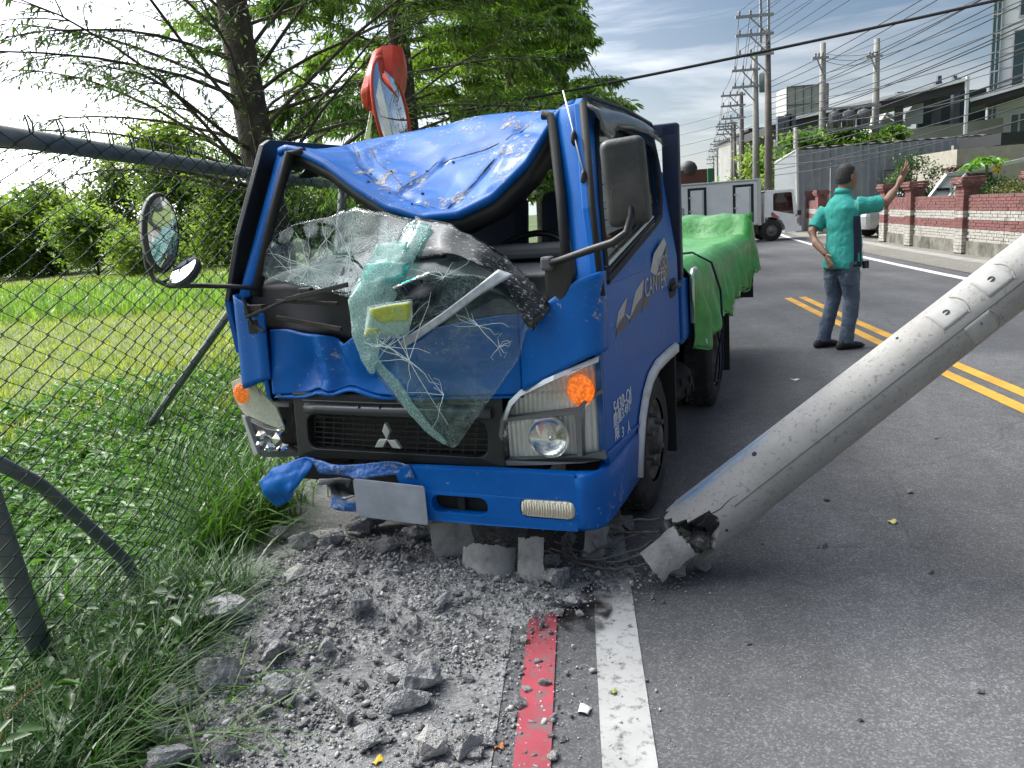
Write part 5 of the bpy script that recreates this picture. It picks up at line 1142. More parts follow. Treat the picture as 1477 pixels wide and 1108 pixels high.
def litter(u, v, w, h, col, label, cat):
    q = PG(u, v, .004); D = math.hypot(q.x, q.y, CAMH)/F; b = MB(); rz = random.uniform(0, 3)
    rows = [[(lerp(-w, w, i/4)*D, lerp(-h, h, j/3)*D*1.6, .004+.006*math.sin(i*1.3+j)) for i in range(5)] for j in range(4)]
    b.grid(rows); o = b.build(cat.replace(' ', '_'), mat('litter_'+cat, col, .7, var=.2), smooth=True, solid=.001); o.location = q; o.rotation_euler = (0, 0, rz); return tag(o, label, cat)
litter(1147, 548, 6, 2, (.6, .6, .6), 'small white paper scrap lying behind the standing man', 'paper scrap'); litter(843, 1025, 9, 5, (.55, .54, .52), 'pale flat concrete flake on the white edge line', 'concrete flake')
litter(886, 1000, 5, 2, (.22, .30, .05), 'small green leaf fallen on the white edge line', 'green leaf'); litter(1287, 753, 5, 3, (.5, .45, .15), 'small yellow leaf fallen on the open lane', 'yellow leaf'); litter(545, 1099, 8, 3, (.6, .42, .02), 'yellow leaf among the rubble', 'leaf'); litter(720, 1078, 6, 3, (.35, .13, .03), 'brown leaf beside the red line', 'dry leaf')
# oil patch from the truck
def stain_mat():
    m = bpy.data.materials.new('oil'); m.use_nodes = True; n = m.node_tree.nodes; l = m.node_tree.links; p = n['Principled BSDF']; p.inputs['Base Color'].default_value = (.022, .016, .016, 1); p.inputs['Roughness'].default_value = .45
    t = n.new('ShaderNodeTexCoord'); z = n.new('ShaderNodeTexNoise'); z.inputs['Scale'].default_value = 14; z.inputs['Detail'].default_value = 8; l.new(t.outputs['Object'], z.inputs['Vector'])
    r = n.new('ShaderNodeValToRGB'); r.color_ramp.elements[0].position = .40; r.color_ramp.elements[1].position = .58; l.new(z.outputs[0], r.inputs[0])
    k = n.new('ShaderNodeMath'); k.operation = 'MULTIPLY'; k.inputs[1].default_value = .85; l.new(r.outputs[0], k.inputs[0]); l.new(k.outputs[0], p.inputs['Alpha']); return m
b = MB(); ring = []
for k in range(28):
    a = 2*math.pi*k/28; r_ = 1+.35*mnoise.noise(Vector((math.cos(a)*1.6, math.sin(a)*1.6, 3))); ring.append((-.02+.12*r_*math.cos(a), 2.74+.19*r_*math.sin(a), .0115))
b.add(ring, [tuple(range(28))]); tag(b.build('oil_stain', stain_mat()), 'dark oil stain between the red line and the white line', 'oil stain')
# ================================================================== CHAIN-LINK FENCE
FX_T, FX_B, FZ = -1.64, -1.98, 1.81
def fence_x(Y, z):
    t = z/FZ; bulge = .05*mnoise.noise(Vector((Y*1.1, z*1.3, 4)))+.10*math.exp(-((Y-2.9)/.5)**2)*math.exp(-((z-.45)/.35)**2)
    return .044+lerp(FX_B, FX_T, min(1.1, t))+bulge*min(1, max(0, (1.75-z))*1.5)
m_galv = mat('painted_pipe', (.115, .135, .14), .5, .1, var=.25, vscale=9, col2=(.17, .17, .165), c2scale=5)
FEN = thing('chain_link_fence', 'green chain-link fence on grey pipes, pushed over towards the truck', 'fence', (0, 0, 0))
rl = []
for i in range(40):
    Y = lerp(.6, 15, i/39); rl.append((FX_T+.012*math.sin(Y*1.1), Y, FZ+.012*math.sin(Y*.9)))
b = MB(); b.tube(rl, .031, 14); b.build('top_rail', m_galv, FEN, smooth=True)
b = MB(); b.tube([(-1.90, 2.36, -.05), (-1.935, 2.34, .25), (-1.93, 2.30, .55), (-1.90, 2.24, .80), (-1.78, 2.10, 1.30), (-1.66, 2.0, 1.80)], [.040, .040, .039, .038, .038, .038], 14); b.build('post', m_galv, FEN, smooth=True)['label'] = 'bent corner post'
for Y in (5.9, 9.4, 12.9):
    b = MB(); b.tube([(FX_B-.02, Y, -.1), (lerp(FX_B, FX_T, .5), Y, .9), (FX_T, Y, FZ)], .034, 12); b.build('post', m_galv, FEN, smooth=True)
b = MB(); b.tube([(-1.93, 2.26, .88), tuple(PG(60, 700, .62)), tuple(PG(125, 757, .38)), tuple(PG(180, 808, .17)), tuple(PG(205, 850, .02)), tuple(PG(208, 880, -.06))], .026, 12); b.build('brace', m_galv, FEN, smooth=True)['label'] = 'bent diagonal brace'
b = MB(); q1 = PY(350, 424, 5.75); q2 = PY(274, 532, 5.9); b.tube([q1+(q1-q2)*.6, q1, q2, q2+(q2-q1)*.9], .030, 12); b.build('brace', m_galv, FEN, smooth=True)
m_fw = mat('green_pvc_wire', (.012, .045, .028), .45, spec=.4)
def chain(y0, y1, cell, r, z0, z1, n=4):
    nw = int((y1-y0)/cell); m_ = int((z1-z0)/(cell*.5)); V, Fc, off = [], [], 0
    for k in range(nw):
        yc = y0+(k+.5)*cell; P = []
        for j in range(m_+1):
            z = z0+j*cell*.5; y = yc+(cell*.5*1.03 if (j+k) % 2 else -cell*.5*1.03)
            P.append((fence_x(y, z)+(.004 if (j+k) % 2 else -.004), y+.02*mnoise.noise(Vector((y*2, z*2, 9))), z+.015*mnoise.noise(Vector((y*2, z*2, 1)))))
        P = np.array(P)
        # twisted barb on top
        top = P[-1].copy(); P = np.vstack([P, top+np.array([.0, .004*(1 if k % 2 else -1), .03]), top+np.array([0, -.012, .05])])
        tg = np.gradient(P, axis=0); tg /= np.linalg.norm(tg, axis=1)[:, None]+1e-9
        s1 = np.cross(tg, np.array([1., 0, 0])); s1 /= np.linalg.norm(s1, axis=1)[:, None]+1e-9; s2 = np.cross(tg, s1)
        ring = np.stack([P+r*(math.cos(a)*s1+math.sin(a)*s2) for a in np.arange(n)*2*math.pi/n], 1).reshape(-1, 3)
        L = len(P); i_ = np.arange(L-1)[:, None]*n; k_ = np.arange(n)[None]
        f = np.stack([i_+k_, i_+(k_+1) % n, i_+n+(k_+1) % n, i_+n+k_], -1).reshape(-1, 4)
        V.append(ring); Fc.append(f+off); off += len(ring)
    return npmesh('wire_mesh', np.concatenate(V), np.concatenate(Fc))
o = obj('wire_mesh', chain(1.2, 6.2, 0.072, .0031, .03, 1.85), m_fw, FEN, smooth=True); o['kind'] = 'stuff'
o = obj('wire_mesh', chain(6.2, 15, 0.072, .0028, .03, 1.85, 3), m_fw, FEN, smooth=True); o['kind'] = 'stuff'

# ================================================================== BROKEN CONVEX MIRROR
MC_ = PY(556, 150, 6.1)
MIR = thing('traffic_mirror', 'broken convex traffic mirror with bent orange hood behind the cab roof', 'traffic mirror', MC_)
m_or = mat('orange_hood', (.62, .055, .02), .38, var=.18, vscale=9, bump=.15, bscale=20); m_ord = m_or
def mq(u, v, dy=0.0): return PY(u, v, 6.1+dy)-MC_
def refine(P, n):
    nr, nc = len(P), len(P[0]); out = []
    for j in range((nr-1)*n+1):
        f = j/n; i = min(int(f), nr-2); t = f-i; row = []
        for q in range((nc-1)*n+1):
            g = q/n; k = min(int(g), nc-2); s_ = g-k; row.append(P[i][k].lerp(P[i][k+1], s_).lerp(P[i+1][k].lerp(P[i+1][k+1], s_), t))
        out.append(row)
    return out
# mirror plate: a dished ellipse seen nearly edge on
b = MB(); rows = []
cx, cy = 564, 162
for j in range(9):
    s_ = j/8; rows.append([mq(cx+s_*(24*math.cos(a)-10*math.sin(a)*-1*0-14*math.sin(a)), cy+s_*(-78*math.sin(a)+8*math.cos(a)), .34*s_*math.cos(a)-.10*(1-s_*s_)) for a in [2*math.pi*k/28 for k in range(28)]])
b.grid(rows, True); b.build('mirror_face', m_mirglass, MIR, smooth=True)
b = MB(); b.tube([mq(cx+24.5*math.cos(a)-14*math.sin(a), cy-79*math.sin(a)+8*math.cos(a), .35*math.cos(a)) for a in [2*math.pi*k/28 for k in range(29)]], .014, 8); b.build('mirror_rim', m_or, MIR, smooth=True)
b = MB(); b.grid(refine([[mq(549, 67, .06), mq(566, 65, .10), mq(580, 68, .16), mq(586, 90, .25)], [mq(552, 84, .0), mq(566, 86, .03), mq(582, 92, .12), mq(587, 110, .26)], [mq(555, 99, -.04), mq(566, 104, -.02), mq(578, 112, .10), mq(585, 128, .26)], [mq(554, 101, -.05), mq(566, 112, -.03), mq(576, 124, .10), mq(582, 140, .25)]], 4)); b.build('hood', m_or, MIR, solid=.006)
b = MB(); b.grid(refine([[mq(549, 68, .05), mq(545, 70, .02), mq(538, 75, .0)], [mq(555, 98, -.04), mq(536, 105, -.24), mq(527, 108, -.22)], [mq(553, 110, -.05), mq(532, 128, -.30), mq(520, 134, -.26)], [mq(548, 128, -.06), mq(532, 152, -.26), mq(522, 148, -.24)], [mq(540, 152, -.04), mq(536, 160, -.16), mq(530, 160, -.18)]], 4)); b.build('hood', m_or, MIR, smooth=True, solid=.006)
b = MB(); b.grid(refine([[mq(534, 160, .05), mq(538, 158, .08)], [mq(526, 200, .06), mq(533, 202, .08)]], 3)); b.build('torn_strip', m_mirglass, MIR, solid=.004)
b = MB(); b.tube([mq(570, 165, .22), mq(574, 215, .26), Vector((MC_.x*0+.08, .30, -MC_.z-.05))], .038, 12); b.build('mirror_post', m_or, MIR, smooth=True)

# ================================================================== VEGETATION
def blades(name, P, h, w, lean, m, seed=0, droop=.35):
    n = len(P); r = np.random.default_rng(seed); az = r.uniform(0, 2*np.pi, n); d = np.stack([np.cos(az), np.sin(az), 0*az], 1); sd = np.stack([-np.sin(az), np.cos(az), 0*az], 1)
    ln = lean*r.uniform(.3, 1.6, n); rows = []
    for t, ww in ((0, 1), (.4, .9), (.75, .6), (1, .04)):
        c = P + d*(h*ln*t**1.8)[:, None] + np.array([0, 0, 1.])*(h*(t-droop*t**3*np.minimum(1, ln)))[:, None]
        rows += [c-sd*(w*ww/2)[:, None], c+sd*(w*ww/2)[:, None]]
    V = np.stack(rows, 1).reshape(-1, 3); o_ = np.arange(n)[:, None, None]*8
    f = np.array([[0, 1, 3, 2], [2, 3, 5, 4], [4, 5, 7, 6]])[None]+o_
    return obj(name, npmesh(name, V, f.reshape(-1, 4)), m)
def leaves(name, B, dirs, L, Wd, m, seed=0, fold=.25):
    """six-point leaves: base points B, directions, length and width"""
    n = len(B); r = np.random.default_rng(seed); dirs = dirs/np.linalg.norm(dirs, axis=1)[:, None]
    up = np.stack([r.normal(0, .35, n), r.normal(0, .35, n), np.ones(n)], 1); sd = np.cross(dirs, up); sd /= np.linalg.norm(sd, axis=1)[:, None]+1e-9; nn_ = np.cross(sd, dirs)
    L = L[:, None]; Wd = Wd[:, None]
    pts = [B, B+dirs*L*.35+sd*Wd*.5+nn_*Wd*fold, B+dirs*L*.72+sd*Wd*.36+nn_*Wd*fold*.6-np.array([0, 0, .06])*L, B+dirs*L-np.array([0, 0, .18])*L, B+dirs*L*.72-sd*Wd*.36+nn_*Wd*fold*.6-np.array([0, 0, .06])*L, B+dirs*L*.35-sd*Wd*.5+nn_*Wd*fold]
    V = np.stack(pts, 1).reshape(-1, 3); f = np.array([[0, 1, 2, 3], [0, 3, 4, 5]])[None]+np.arange(n)[:, None, None]*6
    return npmesh(name, V, f.reshape(-1, 4))
fz = np.vectorize(field_z)
lg1 = leafmat('lawn_blades', (.17, .26, .026), (.34, .38, .05), .5, 1.6); lg2 = leafmat('tall_grass', (.045, .125, .016), (.11, .23, .03), .42, 4); lg3 = leafmat('weed_leaves', (.045, .14, .018), (.12, .26, .035), .42, 5); lg4 = leafmat('weed_leaves_shade_tone', (.022, .07, .012), (.065, .16, .024), .38, 6); lg5 = leafmat('pale_straw', (.30, .26, .10), (.38, .34, .16), .3, 5)  # lg4 is the weed green darkened: shade put into the leaf colour
n = 80000; Y = 5.5+34*rng.random(n)**1.7; X = -3.0-(Y*.85+3)*rng.random(n)**.9
P = np.stack([X, Y, fz(X, Y)-.01], 1); s_ = 1+Y/16
tag(blades('lawn_grass', P, rng.uniform(.05, .12, n)*s_, rng.uniform(.006, .011, n)*s_, .5, lg1, 1), 'mown sunlit yellow green grass of the field behind the fence', 'grass', kind='stuff')
n = 26000; Y = 2.2+14*rng.random(n)**1.4; X = -1.55-3.2*rng.random(n)
P = np.stack([X, Y, fz(X, Y)-.01], 1)
tag(blades('margin_grass', P, rng.uniform(.08, .26, n), rng.uniform(.004, .009, n), .6, lg2, 2), 'longer green grass along the foot of the fence', 'grass', kind='stuff')
n = 9000; Y = 1.5+1.5*rng.random(n); X = -1.42-1.1*rng.random(n)**1.3
P = np.stack([X, Y, fz(X, Y)-.01], 1)
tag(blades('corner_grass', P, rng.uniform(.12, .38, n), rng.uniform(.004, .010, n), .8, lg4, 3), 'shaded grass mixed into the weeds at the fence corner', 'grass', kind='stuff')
# low broad-leaved weeds
def weeds(name, n, xr, yr, hr, k, L, m, seed, label):
    r = np.random.default_rng(seed); cx, cy = r.uniform(*xr, n), r.uniform(*yr, n); ch = r.uniform(*hr, n)
    B = np.repeat(np.stack([cx, cy, fz(cx, cy)], 1), k, 0); a = r.uniform(0, 6.283, n*k); t = r.random(n*k); hh = np.repeat(ch, k)*t
    dirs = np.stack([np.cos(a), np.sin(a), r.uniform(-.1, .55, n*k)], 1); B = B+np.stack([np.cos(a)*.03*(1+t), np.sin(a)*.03*(1+t), hh], 1)
    Ls = r.uniform(*L, n*k)
    return tag(obj(name, leaves(name, B, dirs, Ls, Ls*r.uniform(.38, .6, n*k), m, seed), m), label, 'weeds', kind='stuff')
weeds('broadleaf_weeds', 1500, (-4.6, -1.75), (2.7, 6.6), (.04, .16), 14, (.045, .10), lg3, 5, 'sunlit broad leaved weeds behind the fence')
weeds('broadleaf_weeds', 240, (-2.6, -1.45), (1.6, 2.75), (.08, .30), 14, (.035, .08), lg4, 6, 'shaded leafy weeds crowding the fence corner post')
weeds('broadleaf_weeds', 420, (-6.2, -3.4), (4.5, 9), (.05, .14), 12, (.06, .12), lg3, 8, 'low weed patches in the mown field')
def clump(u, v, n, h, spread, w, m, label, seed, lean=.7):
    q = PG(u, v, -.05); r = np.random.default_rng(seed); P = np.stack([q.x+r.normal(0, spread, n), q.y+r.normal(0, spread, n), np.full(n, q.z-.01)], 1)
    o = blades('grass_clump', P, r.uniform(.5, 1.05, n)*h, r.uniform(.6, 1.3, n)*w, lean, m, seed, .45); return tag(o, label, 'grass clump')
clump(352, 770, 260, .62, .13, .013, lg2, 'tall grass clump pressed against the broken left headlight', 11)
clump(318, 800, 150, .50, .10, .012, lg2, 'tall grass tuft bending over the edge of the rubble', 12, 1.0)
clump(378, 740, 170, .55, .12, .012, lg2, 'tall grass standing under the torn bumper end', 13)
clump(215, 610, 160, .38, .16, .010, lg2, 'dark grass tussock in the weeds behind the fence', 14)
clump(290, 690, 150, .45, .16, .011, lg2, 'leafy grass tuft behind the fence near the truck', 15)
clump(265, 1080, 130, .26, .13, .008, lg2, 'flattened grass tuft beside the concrete lumps', 16, 1.5); clump(345, 925, 60, .22, .06, .008, lg2, 'thin grass tuft growing through the rubble', 17, 1.4); clump(150, 1085, 140, .28, .14, .009, lg4, 'shaded grass tuft below the leafy weeds', 18, 1.3); clump(60, 930, 90, .5, .12, .011, lg2, 'long grass stems around the bent corner post', 19)
# seed-head stalk by the post
b = MB(); q = PG(0, 1108, .0); st = [PG(-8, 1100, .10), PG(10, 1030, .22), PG(40, 1000, .28), PG(62, 985, .31)]; b.tube(st, [.003, .0025, .002, .001], 5)
for i in range(14):
    p = st[1].lerp(st[3], i/14); b.tube([p, p+Vector((random.uniform(-.01, .01), random.uniform(-.01, .01), .02))], [.003, .0005], 4)
tag(b.build('grass_stalk', lg5), 'pale flowering grass stalk below the bent corner post', 'grass stalk')

# ---- trees
m_bark = mat('bark', (.055, .043, .033), .95, var=.4, vscale=9, bump=1.0, bscale=22, col2=(.10, .085, .065), c2scale=6)
lc1 = leafmat('cypress_sparse', (.04, .085, .015), (.10, .165, .028), .45, 1.4); lc2 = leafmat('cypress_dense', (.06, .14, .018), (.17, .27, .035), .55, .8); lc3 = leafmat('field_tree_leaves', (.10, .18, .028), (.27, .36, .055), .6, .25)
def cypress(name, base, H, r0, crown_r, z_first, nb, leaf_n, leafL, m, label, seed, group=None, lean=(0, 0), dirs=None, spread=1.0, up=(.1, .55), tpow=1.0):
    r = random.Random(seed); nr = np.random.default_rng(seed)
    T = thing(name, label, 'tree', base, 0, group)
    tp = []; n_ = 12
    for i in range(n_+1):
        t = i/n_; tp.append(Vector((lean[0]*t+.05*math.sin(t*5+seed), lean[1]*t+.05*math.cos(t*4+seed), H*t)))
    b = MB(); b.tube(tp, [r0*(1.35 if i == 0 else 1)*(1-.85*i/n_)+.01 for i in range(n_+1)], 12); b.build('trunk', m_bark, T, smooth=True)
    bb = MB(); B, D = [], []
    def at(t): f = t*n_; i = min(int(f), n_-1); return tp[i].lerp(tp[i+1], f-i)
    for k in range(nb):
        t = lerp(z_first/H, .98, ((k+r.random()*.7)/nb)**tpow); p0 = at(min(.98, t)); az = (k*2.4+r.uniform(-.5, .5)) if dirs is None else r.choice(dirs)+r.uniform(-.5, .5)
        L = crown_r*(1-.72*(t-z_first/H)/(1-z_first/H))*r.uniform(.7, 1.15); el = r.uniform(*up)
        d = Vector((math.cos(az)*math.cos(el), math.sin(az)*math.cos(el), math.sin(el))); pts = [p0]; m_ = 7
        for s_ in range(1, m_+1):
            d = (d+Vector((r.uniform(-.13, .13), r.uniform(-.13, .13), -.05*s_/m_*2.2+r.uniform(-.06, .06)))).normalized(); pts.append(pts[-1]+d*L/m_)
        rb = max(.007, r0*.11*(1-t)+.006); bb.tube(pts, [rb*(1-.85*i/m_) for i in range(m_+1)], 6)
        for s_ in range(2, m_+1):
            for q in range(3):
                a2 = r.uniform(0, 6.28); d2 = ((pts[s_]-pts[s_-1]).normalized()+Vector((math.cos(a2), math.sin(a2), r.uniform(-.35, .25)))*.75*spread).normalized(); l2 = L*r.uniform(.14, .32)*(1.15-.5*s_/m_)
                st_ = pts[s_-1].lerp(pts[s_], r.random()); tw = [st_]
                for _ in range(4): d2 = (d2+Vector((r.uniform(-.2, .2), r.uniform(-.2, .2), -.13))).normalized(); tw.append(tw[-1]+d2*l2/4)
                bb.tube(tw, [rb*.28, rb*.22, rb*.16, .004, .002], 4, False)
                for _ in range(leaf_n):
                    u_ = r.random(); f = u_*4; i = min(int(f), 3); pp_ = tw[i].lerp(tw[i+1], f-i); B.append((pp_.x+r.gauss(0, .03*leafL/.07), pp_.y+r.gauss(0, .03*leafL/.07), pp_.z+r.gauss(0, .02*leafL/.07))); D.append((d2.x+r.gauss(0, .6), d2.y+r.gauss(0, .6), d2.z+r.gauss(-.25, .45)))
    bb.build('limbs', m_bark, T, smooth=True)
    B, D = np.array(B), np.array(D); Ls = nr.uniform(.6, 1.25, len(B))*leafL
    obj('crown', leaves('crown', B, D, Ls, Ls*.30, m, seed), m, T)
    return T
cypress('cypress_tree', (-2.98, 8.0, -.1), 10.5, .20, 3.5, 1.9, 84, 15, .060, lc1, 'thin leaved tree with a thick dark trunk rising just behind the fence', 21, lean=(-.35, .3), up=(.15, .95), tpow=1.7)
cypress('cypress_tree', (-2.25, 12.2, -.1), 12.5, .20, 3.3, 2.0, 62, 62, .12, lc2, 'dense green conifer directly behind the broken traffic mirror', 22, 'roadside conifers')
for i, (dx, Y, H, cr) in enumerate(((-2.3, 16.0, 12.0, 3.3), (-2.2, 20.0, 12.0, 3.0), (-2.3, 24.5, 11.5, 2.9), (-2.2, 29.5, 11.0, 2.8))):
    cypress('cypress_tree', (cY(Y)+dx, Y, -.1), H, .20, cr, 1.8, 46, 40, .16+.018*i, lc2, 'dense green conifer in the roadside row beyond the traffic mirror', 30+i, 'roadside conifers beyond the mirror')
# the branch that hangs in from a tree outside the frame
cypress('cypress_tree', (-5.2, 5.2, -.1), 8.0, .14, 3.0, 2.6, 13, 13, .075, lc1, 'feathery branches hanging in beside the open sky above the fence rail', 44, dirs=(-.3, .3, .0, 2.6), up=(.0, .4))
def field_tree(name, base, H, rx, n, leafL, m, label, seed, group=None, cl=26):
    r = random.Random(seed); nr = np.random.default_rng(seed); T = thing(name, label, 'tree', base, 0, group); b = MB()
    b.tube([(0, 0, 0), (.1, 0, H*.3), (.0, .1, H*.7)], [.05*H/3, .035*H/3, .012], 8)
    C = []
    for k in range(cl):
        a = r.uniform(0, 6.28); rr = rx*math.sqrt(r.random())*.8; z = H*(.18+.74*r.random()); s_ = 1-abs(z/H-.5)*.9; c = Vector((math.cos(a)*rr*s_, math.sin(a)*rr*s_, z)); C.append(c)
        b.tube([(0, 0, max(.1, z-.35*H)), c*.6+Vector((0, 0, .2*z-.06*H)), c], [.025*H/3, .015, .006], 5)
    b.build('trunk', m_bark, T, smooth=True)
    ci = nr.integers(0, cl, n); cs = np.array([c[:] for c in C])[ci]; B = cs+nr.normal(size=(n, 3))*np.array([rx*.20, rx*.20, H*.075]); D = nr.normal(size=(n, 3))*np.array([1, 1, .6])+np.array([0, 0, -.1]); Ls = nr.uniform(.7, 1.3, n)*leafL
    obj('crown', leaves('crown', B, D, Ls, Ls*.5, m, seed), m, T); return T
def ft(u, v, Y, H, rx, n, L, label, seed, m=lc3, group=None, cl=26):
    q = PY(u, v, Y); return field_tree('field_tree', (q.x, Y, -.3), H, rx, n, L, m, label, seed, group, cl)
ft(262, 320, 46, 8.2, 3.0, 9000, .34, 'tallest bushy tree standing across the field seen through the fence mesh', 51, cl=30)
ft(60, 320, 50, 6.0, 3.0, 6500, .36, 'rounded tree across the field at the open end of the fence', 52, cl=22)
ft(-30, 330, 46, 5.0, 2.8, 5000, .34, 'low tree across the field at the edge of the open sky', 53, cl=20)
ft(165, 320, 60, 9.2, 2.6, 4200, .40, 'pale upright tree rising above the fence rail between two rounder trees', 54, m=leafmat('pale_leaves', (.11, .18, .04), (.24, .30, .07), .55, .3), cl=18)
ft(130, 330, 44, 4.4, 3.0, 4500, .32, 'low wide shrub at the back of the field below the upright tree', 55, cl=18)
ft(340, 320, 40, 6.0, 3.0, 7000, .30, 'bushy tree standing behind the thick trunk', 56, cl=24); ft(440, 320, 44, 6.0, 3.0, 5000, .32, 'green tree seen through the cab windows', 57, cl=20)
ft(200, 330, 38, 2.6, 2.6, 3000, .26, 'low shrub in front of the tallest bushy tree', 58, cl=12)
n = 9000; Y = 17+16*rng.random(n); X = -6-(Y*.8)*rng.random(n); P = np.stack([X, Y, fz(X, Y)], 1)
tag(blades('field_weeds', P, rng.uniform(.2, .55, n), rng.uniform(.03, .06, n), .5, leafmat('field_weed_blades', (.09, .20, .025), (.20, .34, .05), .5, .6), 9), 'rank green growth at the back of the mown field', 'weeds', kind='stuff')
for i in range(9):
    X = -75+i*7.6; field_tree('field_tree', (X, 60+9*math.sin(i*2.1), -.4), 4.5+1.5*math.sin(i*1.7), 5.2, 3500, .5, lc3, 'distant tree in the belt at the end of the field', 70+i, 'far tree belt')
# ================================================================== STANDING MAN
PER = thing('person', 'man in teal polo shirt and jeans pointing with one raised arm', 'person', (2.60, 7.66, 0), R(22))
m_skin = mat('skin', (.26, .14, .09), .55, var=.12, vscale=12); m_skind = m_skin
m_hair = mat('hair', (.025, .024, .024), .7, var=.4, vscale=60, bump=.5, bscale=150)
m_teal = mat('teal_shirt', (.035, .33, .285), .85, var=.14, vscale=5, bump=.35, bscale=16); m_navy = mat('navy_panel', (.022, .028, .055), .85)
m_jean = mat('denim', (.085, .115, .165), .9, var=.25, vscale=7, bump=.4, bscale=20, col2=(.19, .24, .29), c2scale=5, c2lo=.5, c2hi=.7)
m_shoe = mat('black_shoe', (.012, .012, .012), .6)
def wrinkle(o, st, size):
    tx_ = bpy.data.textures.new('cloth_creases', 'CLOUDS'); tx_.noise_scale = size; tx_.noise_type = 'HARD_NOISE'
    d = o.modifiers.new('w', 'DISPLACE'); d.texture = tx_; d.strength = st; d.mid_level = .5; d.texture_coords = 'LOCAL'; return o
def limb(b, pts, n=12):
    """pts: (point, radius); rings square to the path"""
    rings = []
    for i, (p, r_) in enumerate(pts):
        p = Vector(p); t = (Vector(pts[min(i+1, len(pts)-1)][0])-Vector(pts[max(i-1, 0)][0])).normalized(); a = t.orthogonal().normalized(); rings.append((p, a*r_, t.cross(a)*r_))
    b.ell(rings, n)
b = MB()
# head: skull, jaw, nose, ears on a neck, looking where the arm points
hc = Vector((.035, 0, 1.605))
b.ell([(hc+Vector((.015, 0, -.125)), (.035, 0, 0), (0, .03, 0)), (hc+Vector((.022, 0, -.10)), (.062, 0, 0), (0, .052, 0)), (hc+Vector((.012, 0, -.06)), (.085, 0, 0), (0, .066, 0)), (hc, (.097, 0, 0), (0, .076, 0)), (hc+Vector((-.006, 0, .05)), (.095, 0, 0), (0, .076, 0)), (hc+Vector((-.012, 0, .09)), (.07, 0, 0), (0, .058, 0)), (hc+Vector((-.012, 0, .112)), (.03, 0, 0), (0, .026, 0))], 18)
b.ell([(hc+Vector((.088, 0, .01)), (.008, 0, 0), (0, .008, 0)), (hc+Vector((.106, 0, -.03)), (.016, 0, 0), (0, .014, 0)), (hc+Vector((.095, 0, -.045)), (.012, 0, 0), (0, .012, 0))], 8)
b.ell([(hc+Vector((.085, 0, -.072)), (.010, 0, 0), (0, .024, 0)), (hc+Vector((.088, 0, -.080)), (.010, 0, 0), (0, .022, 0))], 8)
for s_ in (-1, 1): b.ell([(hc+Vector((-.005, s_*.076, -.045)), (.010, 0, 0), (0, .008, 0)), (hc+Vector((-.008, s_*.085, -.01)), (.022, 0, 0), (0, .009, 0)), (hc+Vector((-.008, s_*.082, .022)), (.014, 0, 0), (0, .008, 0))], 8)
limb(b, [((-.012, 0, 1.40), .062), ((.0, 0, 1.47), .058), ((.018, 0, 1.55), .058)])
b.ell([((0, 0, .86), (.12, 0, 0), (0, .15, 0)), ((0, 0, 1.1), (.11, 0, 0), (0, .15, 0)), ((-.01, 0, 1.28), (.10, 0, 0), (0, .15, 0)), ((-.015, 0, 1.38), (.06, 0, 0), (0, .11, 0))], 14)
RA = [Vector((-.01, -.16, 1.345)), Vector((.12, -.215, 1.335)), Vector((.27, -.235, 1.355)), Vector((.36, -.225, 1.43)), Vector((.455, -.205, 1.535)), Vector((.48, -.20, 1.565))]
limb(b, list(zip(RA, (.035, .040, .043, .042, .032, .027))))
LA = [Vector((-.04, .15, 1.32)), Vector((-.10, .20, 1.23)), Vector((-.19, .20, 1.12)), Vector((-.215, .11, 1.02)), Vector((-.215, .0, .94)), Vector((-.212, -.025, .915))]
limb(b, list(zip(LA, (.035, .040, .043, .040, .030, .026))))
def hand(b, w, d, side, spread, curl):
    """palm, four fingers of different length and a thumb from the side of the palm"""
    d = d.normalized(); side = (side-d*side.dot(d)).normalized(); nrm = d.cross(side)
    b.ell([(w-d*.01, side*.022, nrm*.016), (w+d*.03, side*.036, nrm*.015), (w+d*.075, side*.042, nrm*.013), (w+d*.095, side*.038, nrm*.010)], 12)
    for i, (o, L) in enumerate(((-.031, .068), (-.011, .078), (.010, .074), (.030, .058))):
        p = w+d*.088+side*o; f = (d+side*o*spread).normalized(); q = p+f*L*.5; g = (f+nrm*curl).normalized(); limb(b, [(p-d*.012, .0092), (p, .0092), (q, .0088), (q+g*L*.5, .0068)], 8)
    p = w+d*.02-side*.03; f = (d*.65-side*.85).normalized(); limb(b, [(p, .012), (p+f*.035, .0105), (p+f*.035+(f+d*.5).normalized()*.03, .0075)], 8)
hand(b, RA[-1], Vector((.62, .10, .74)), Vector((.74, .25, -.62)), 13, .25)
hand(b, LA[-1], Vector((.02, -.5, -.85)), Vector((.2, .80, -.45)), 3, .7)
b.build('body', m_skin, PER, remesh=.0048, sm_it=2)
b = MB(); b.ell([(hc+Vector((-.045, 0, -.055)), (.055, 0, 0), (0, .066, 0)), (hc+Vector((-.03, 0, -.01)), (.079, 0, 0), (0, .080, 0)), (hc+Vector((-.018, 0, .045)), (.088, 0, 0), (0, .081, 0)), (hc+Vector((-.012, 0, .088)), (.082, 0, 0), (0, .068, 0)), (hc+Vector((-.012, 0, .118)), (.045, 0, 0), (0, .038, 0))], 18); b.build('hair', m_hair, PER, remesh=.008, sm_it=2)
b = MB()
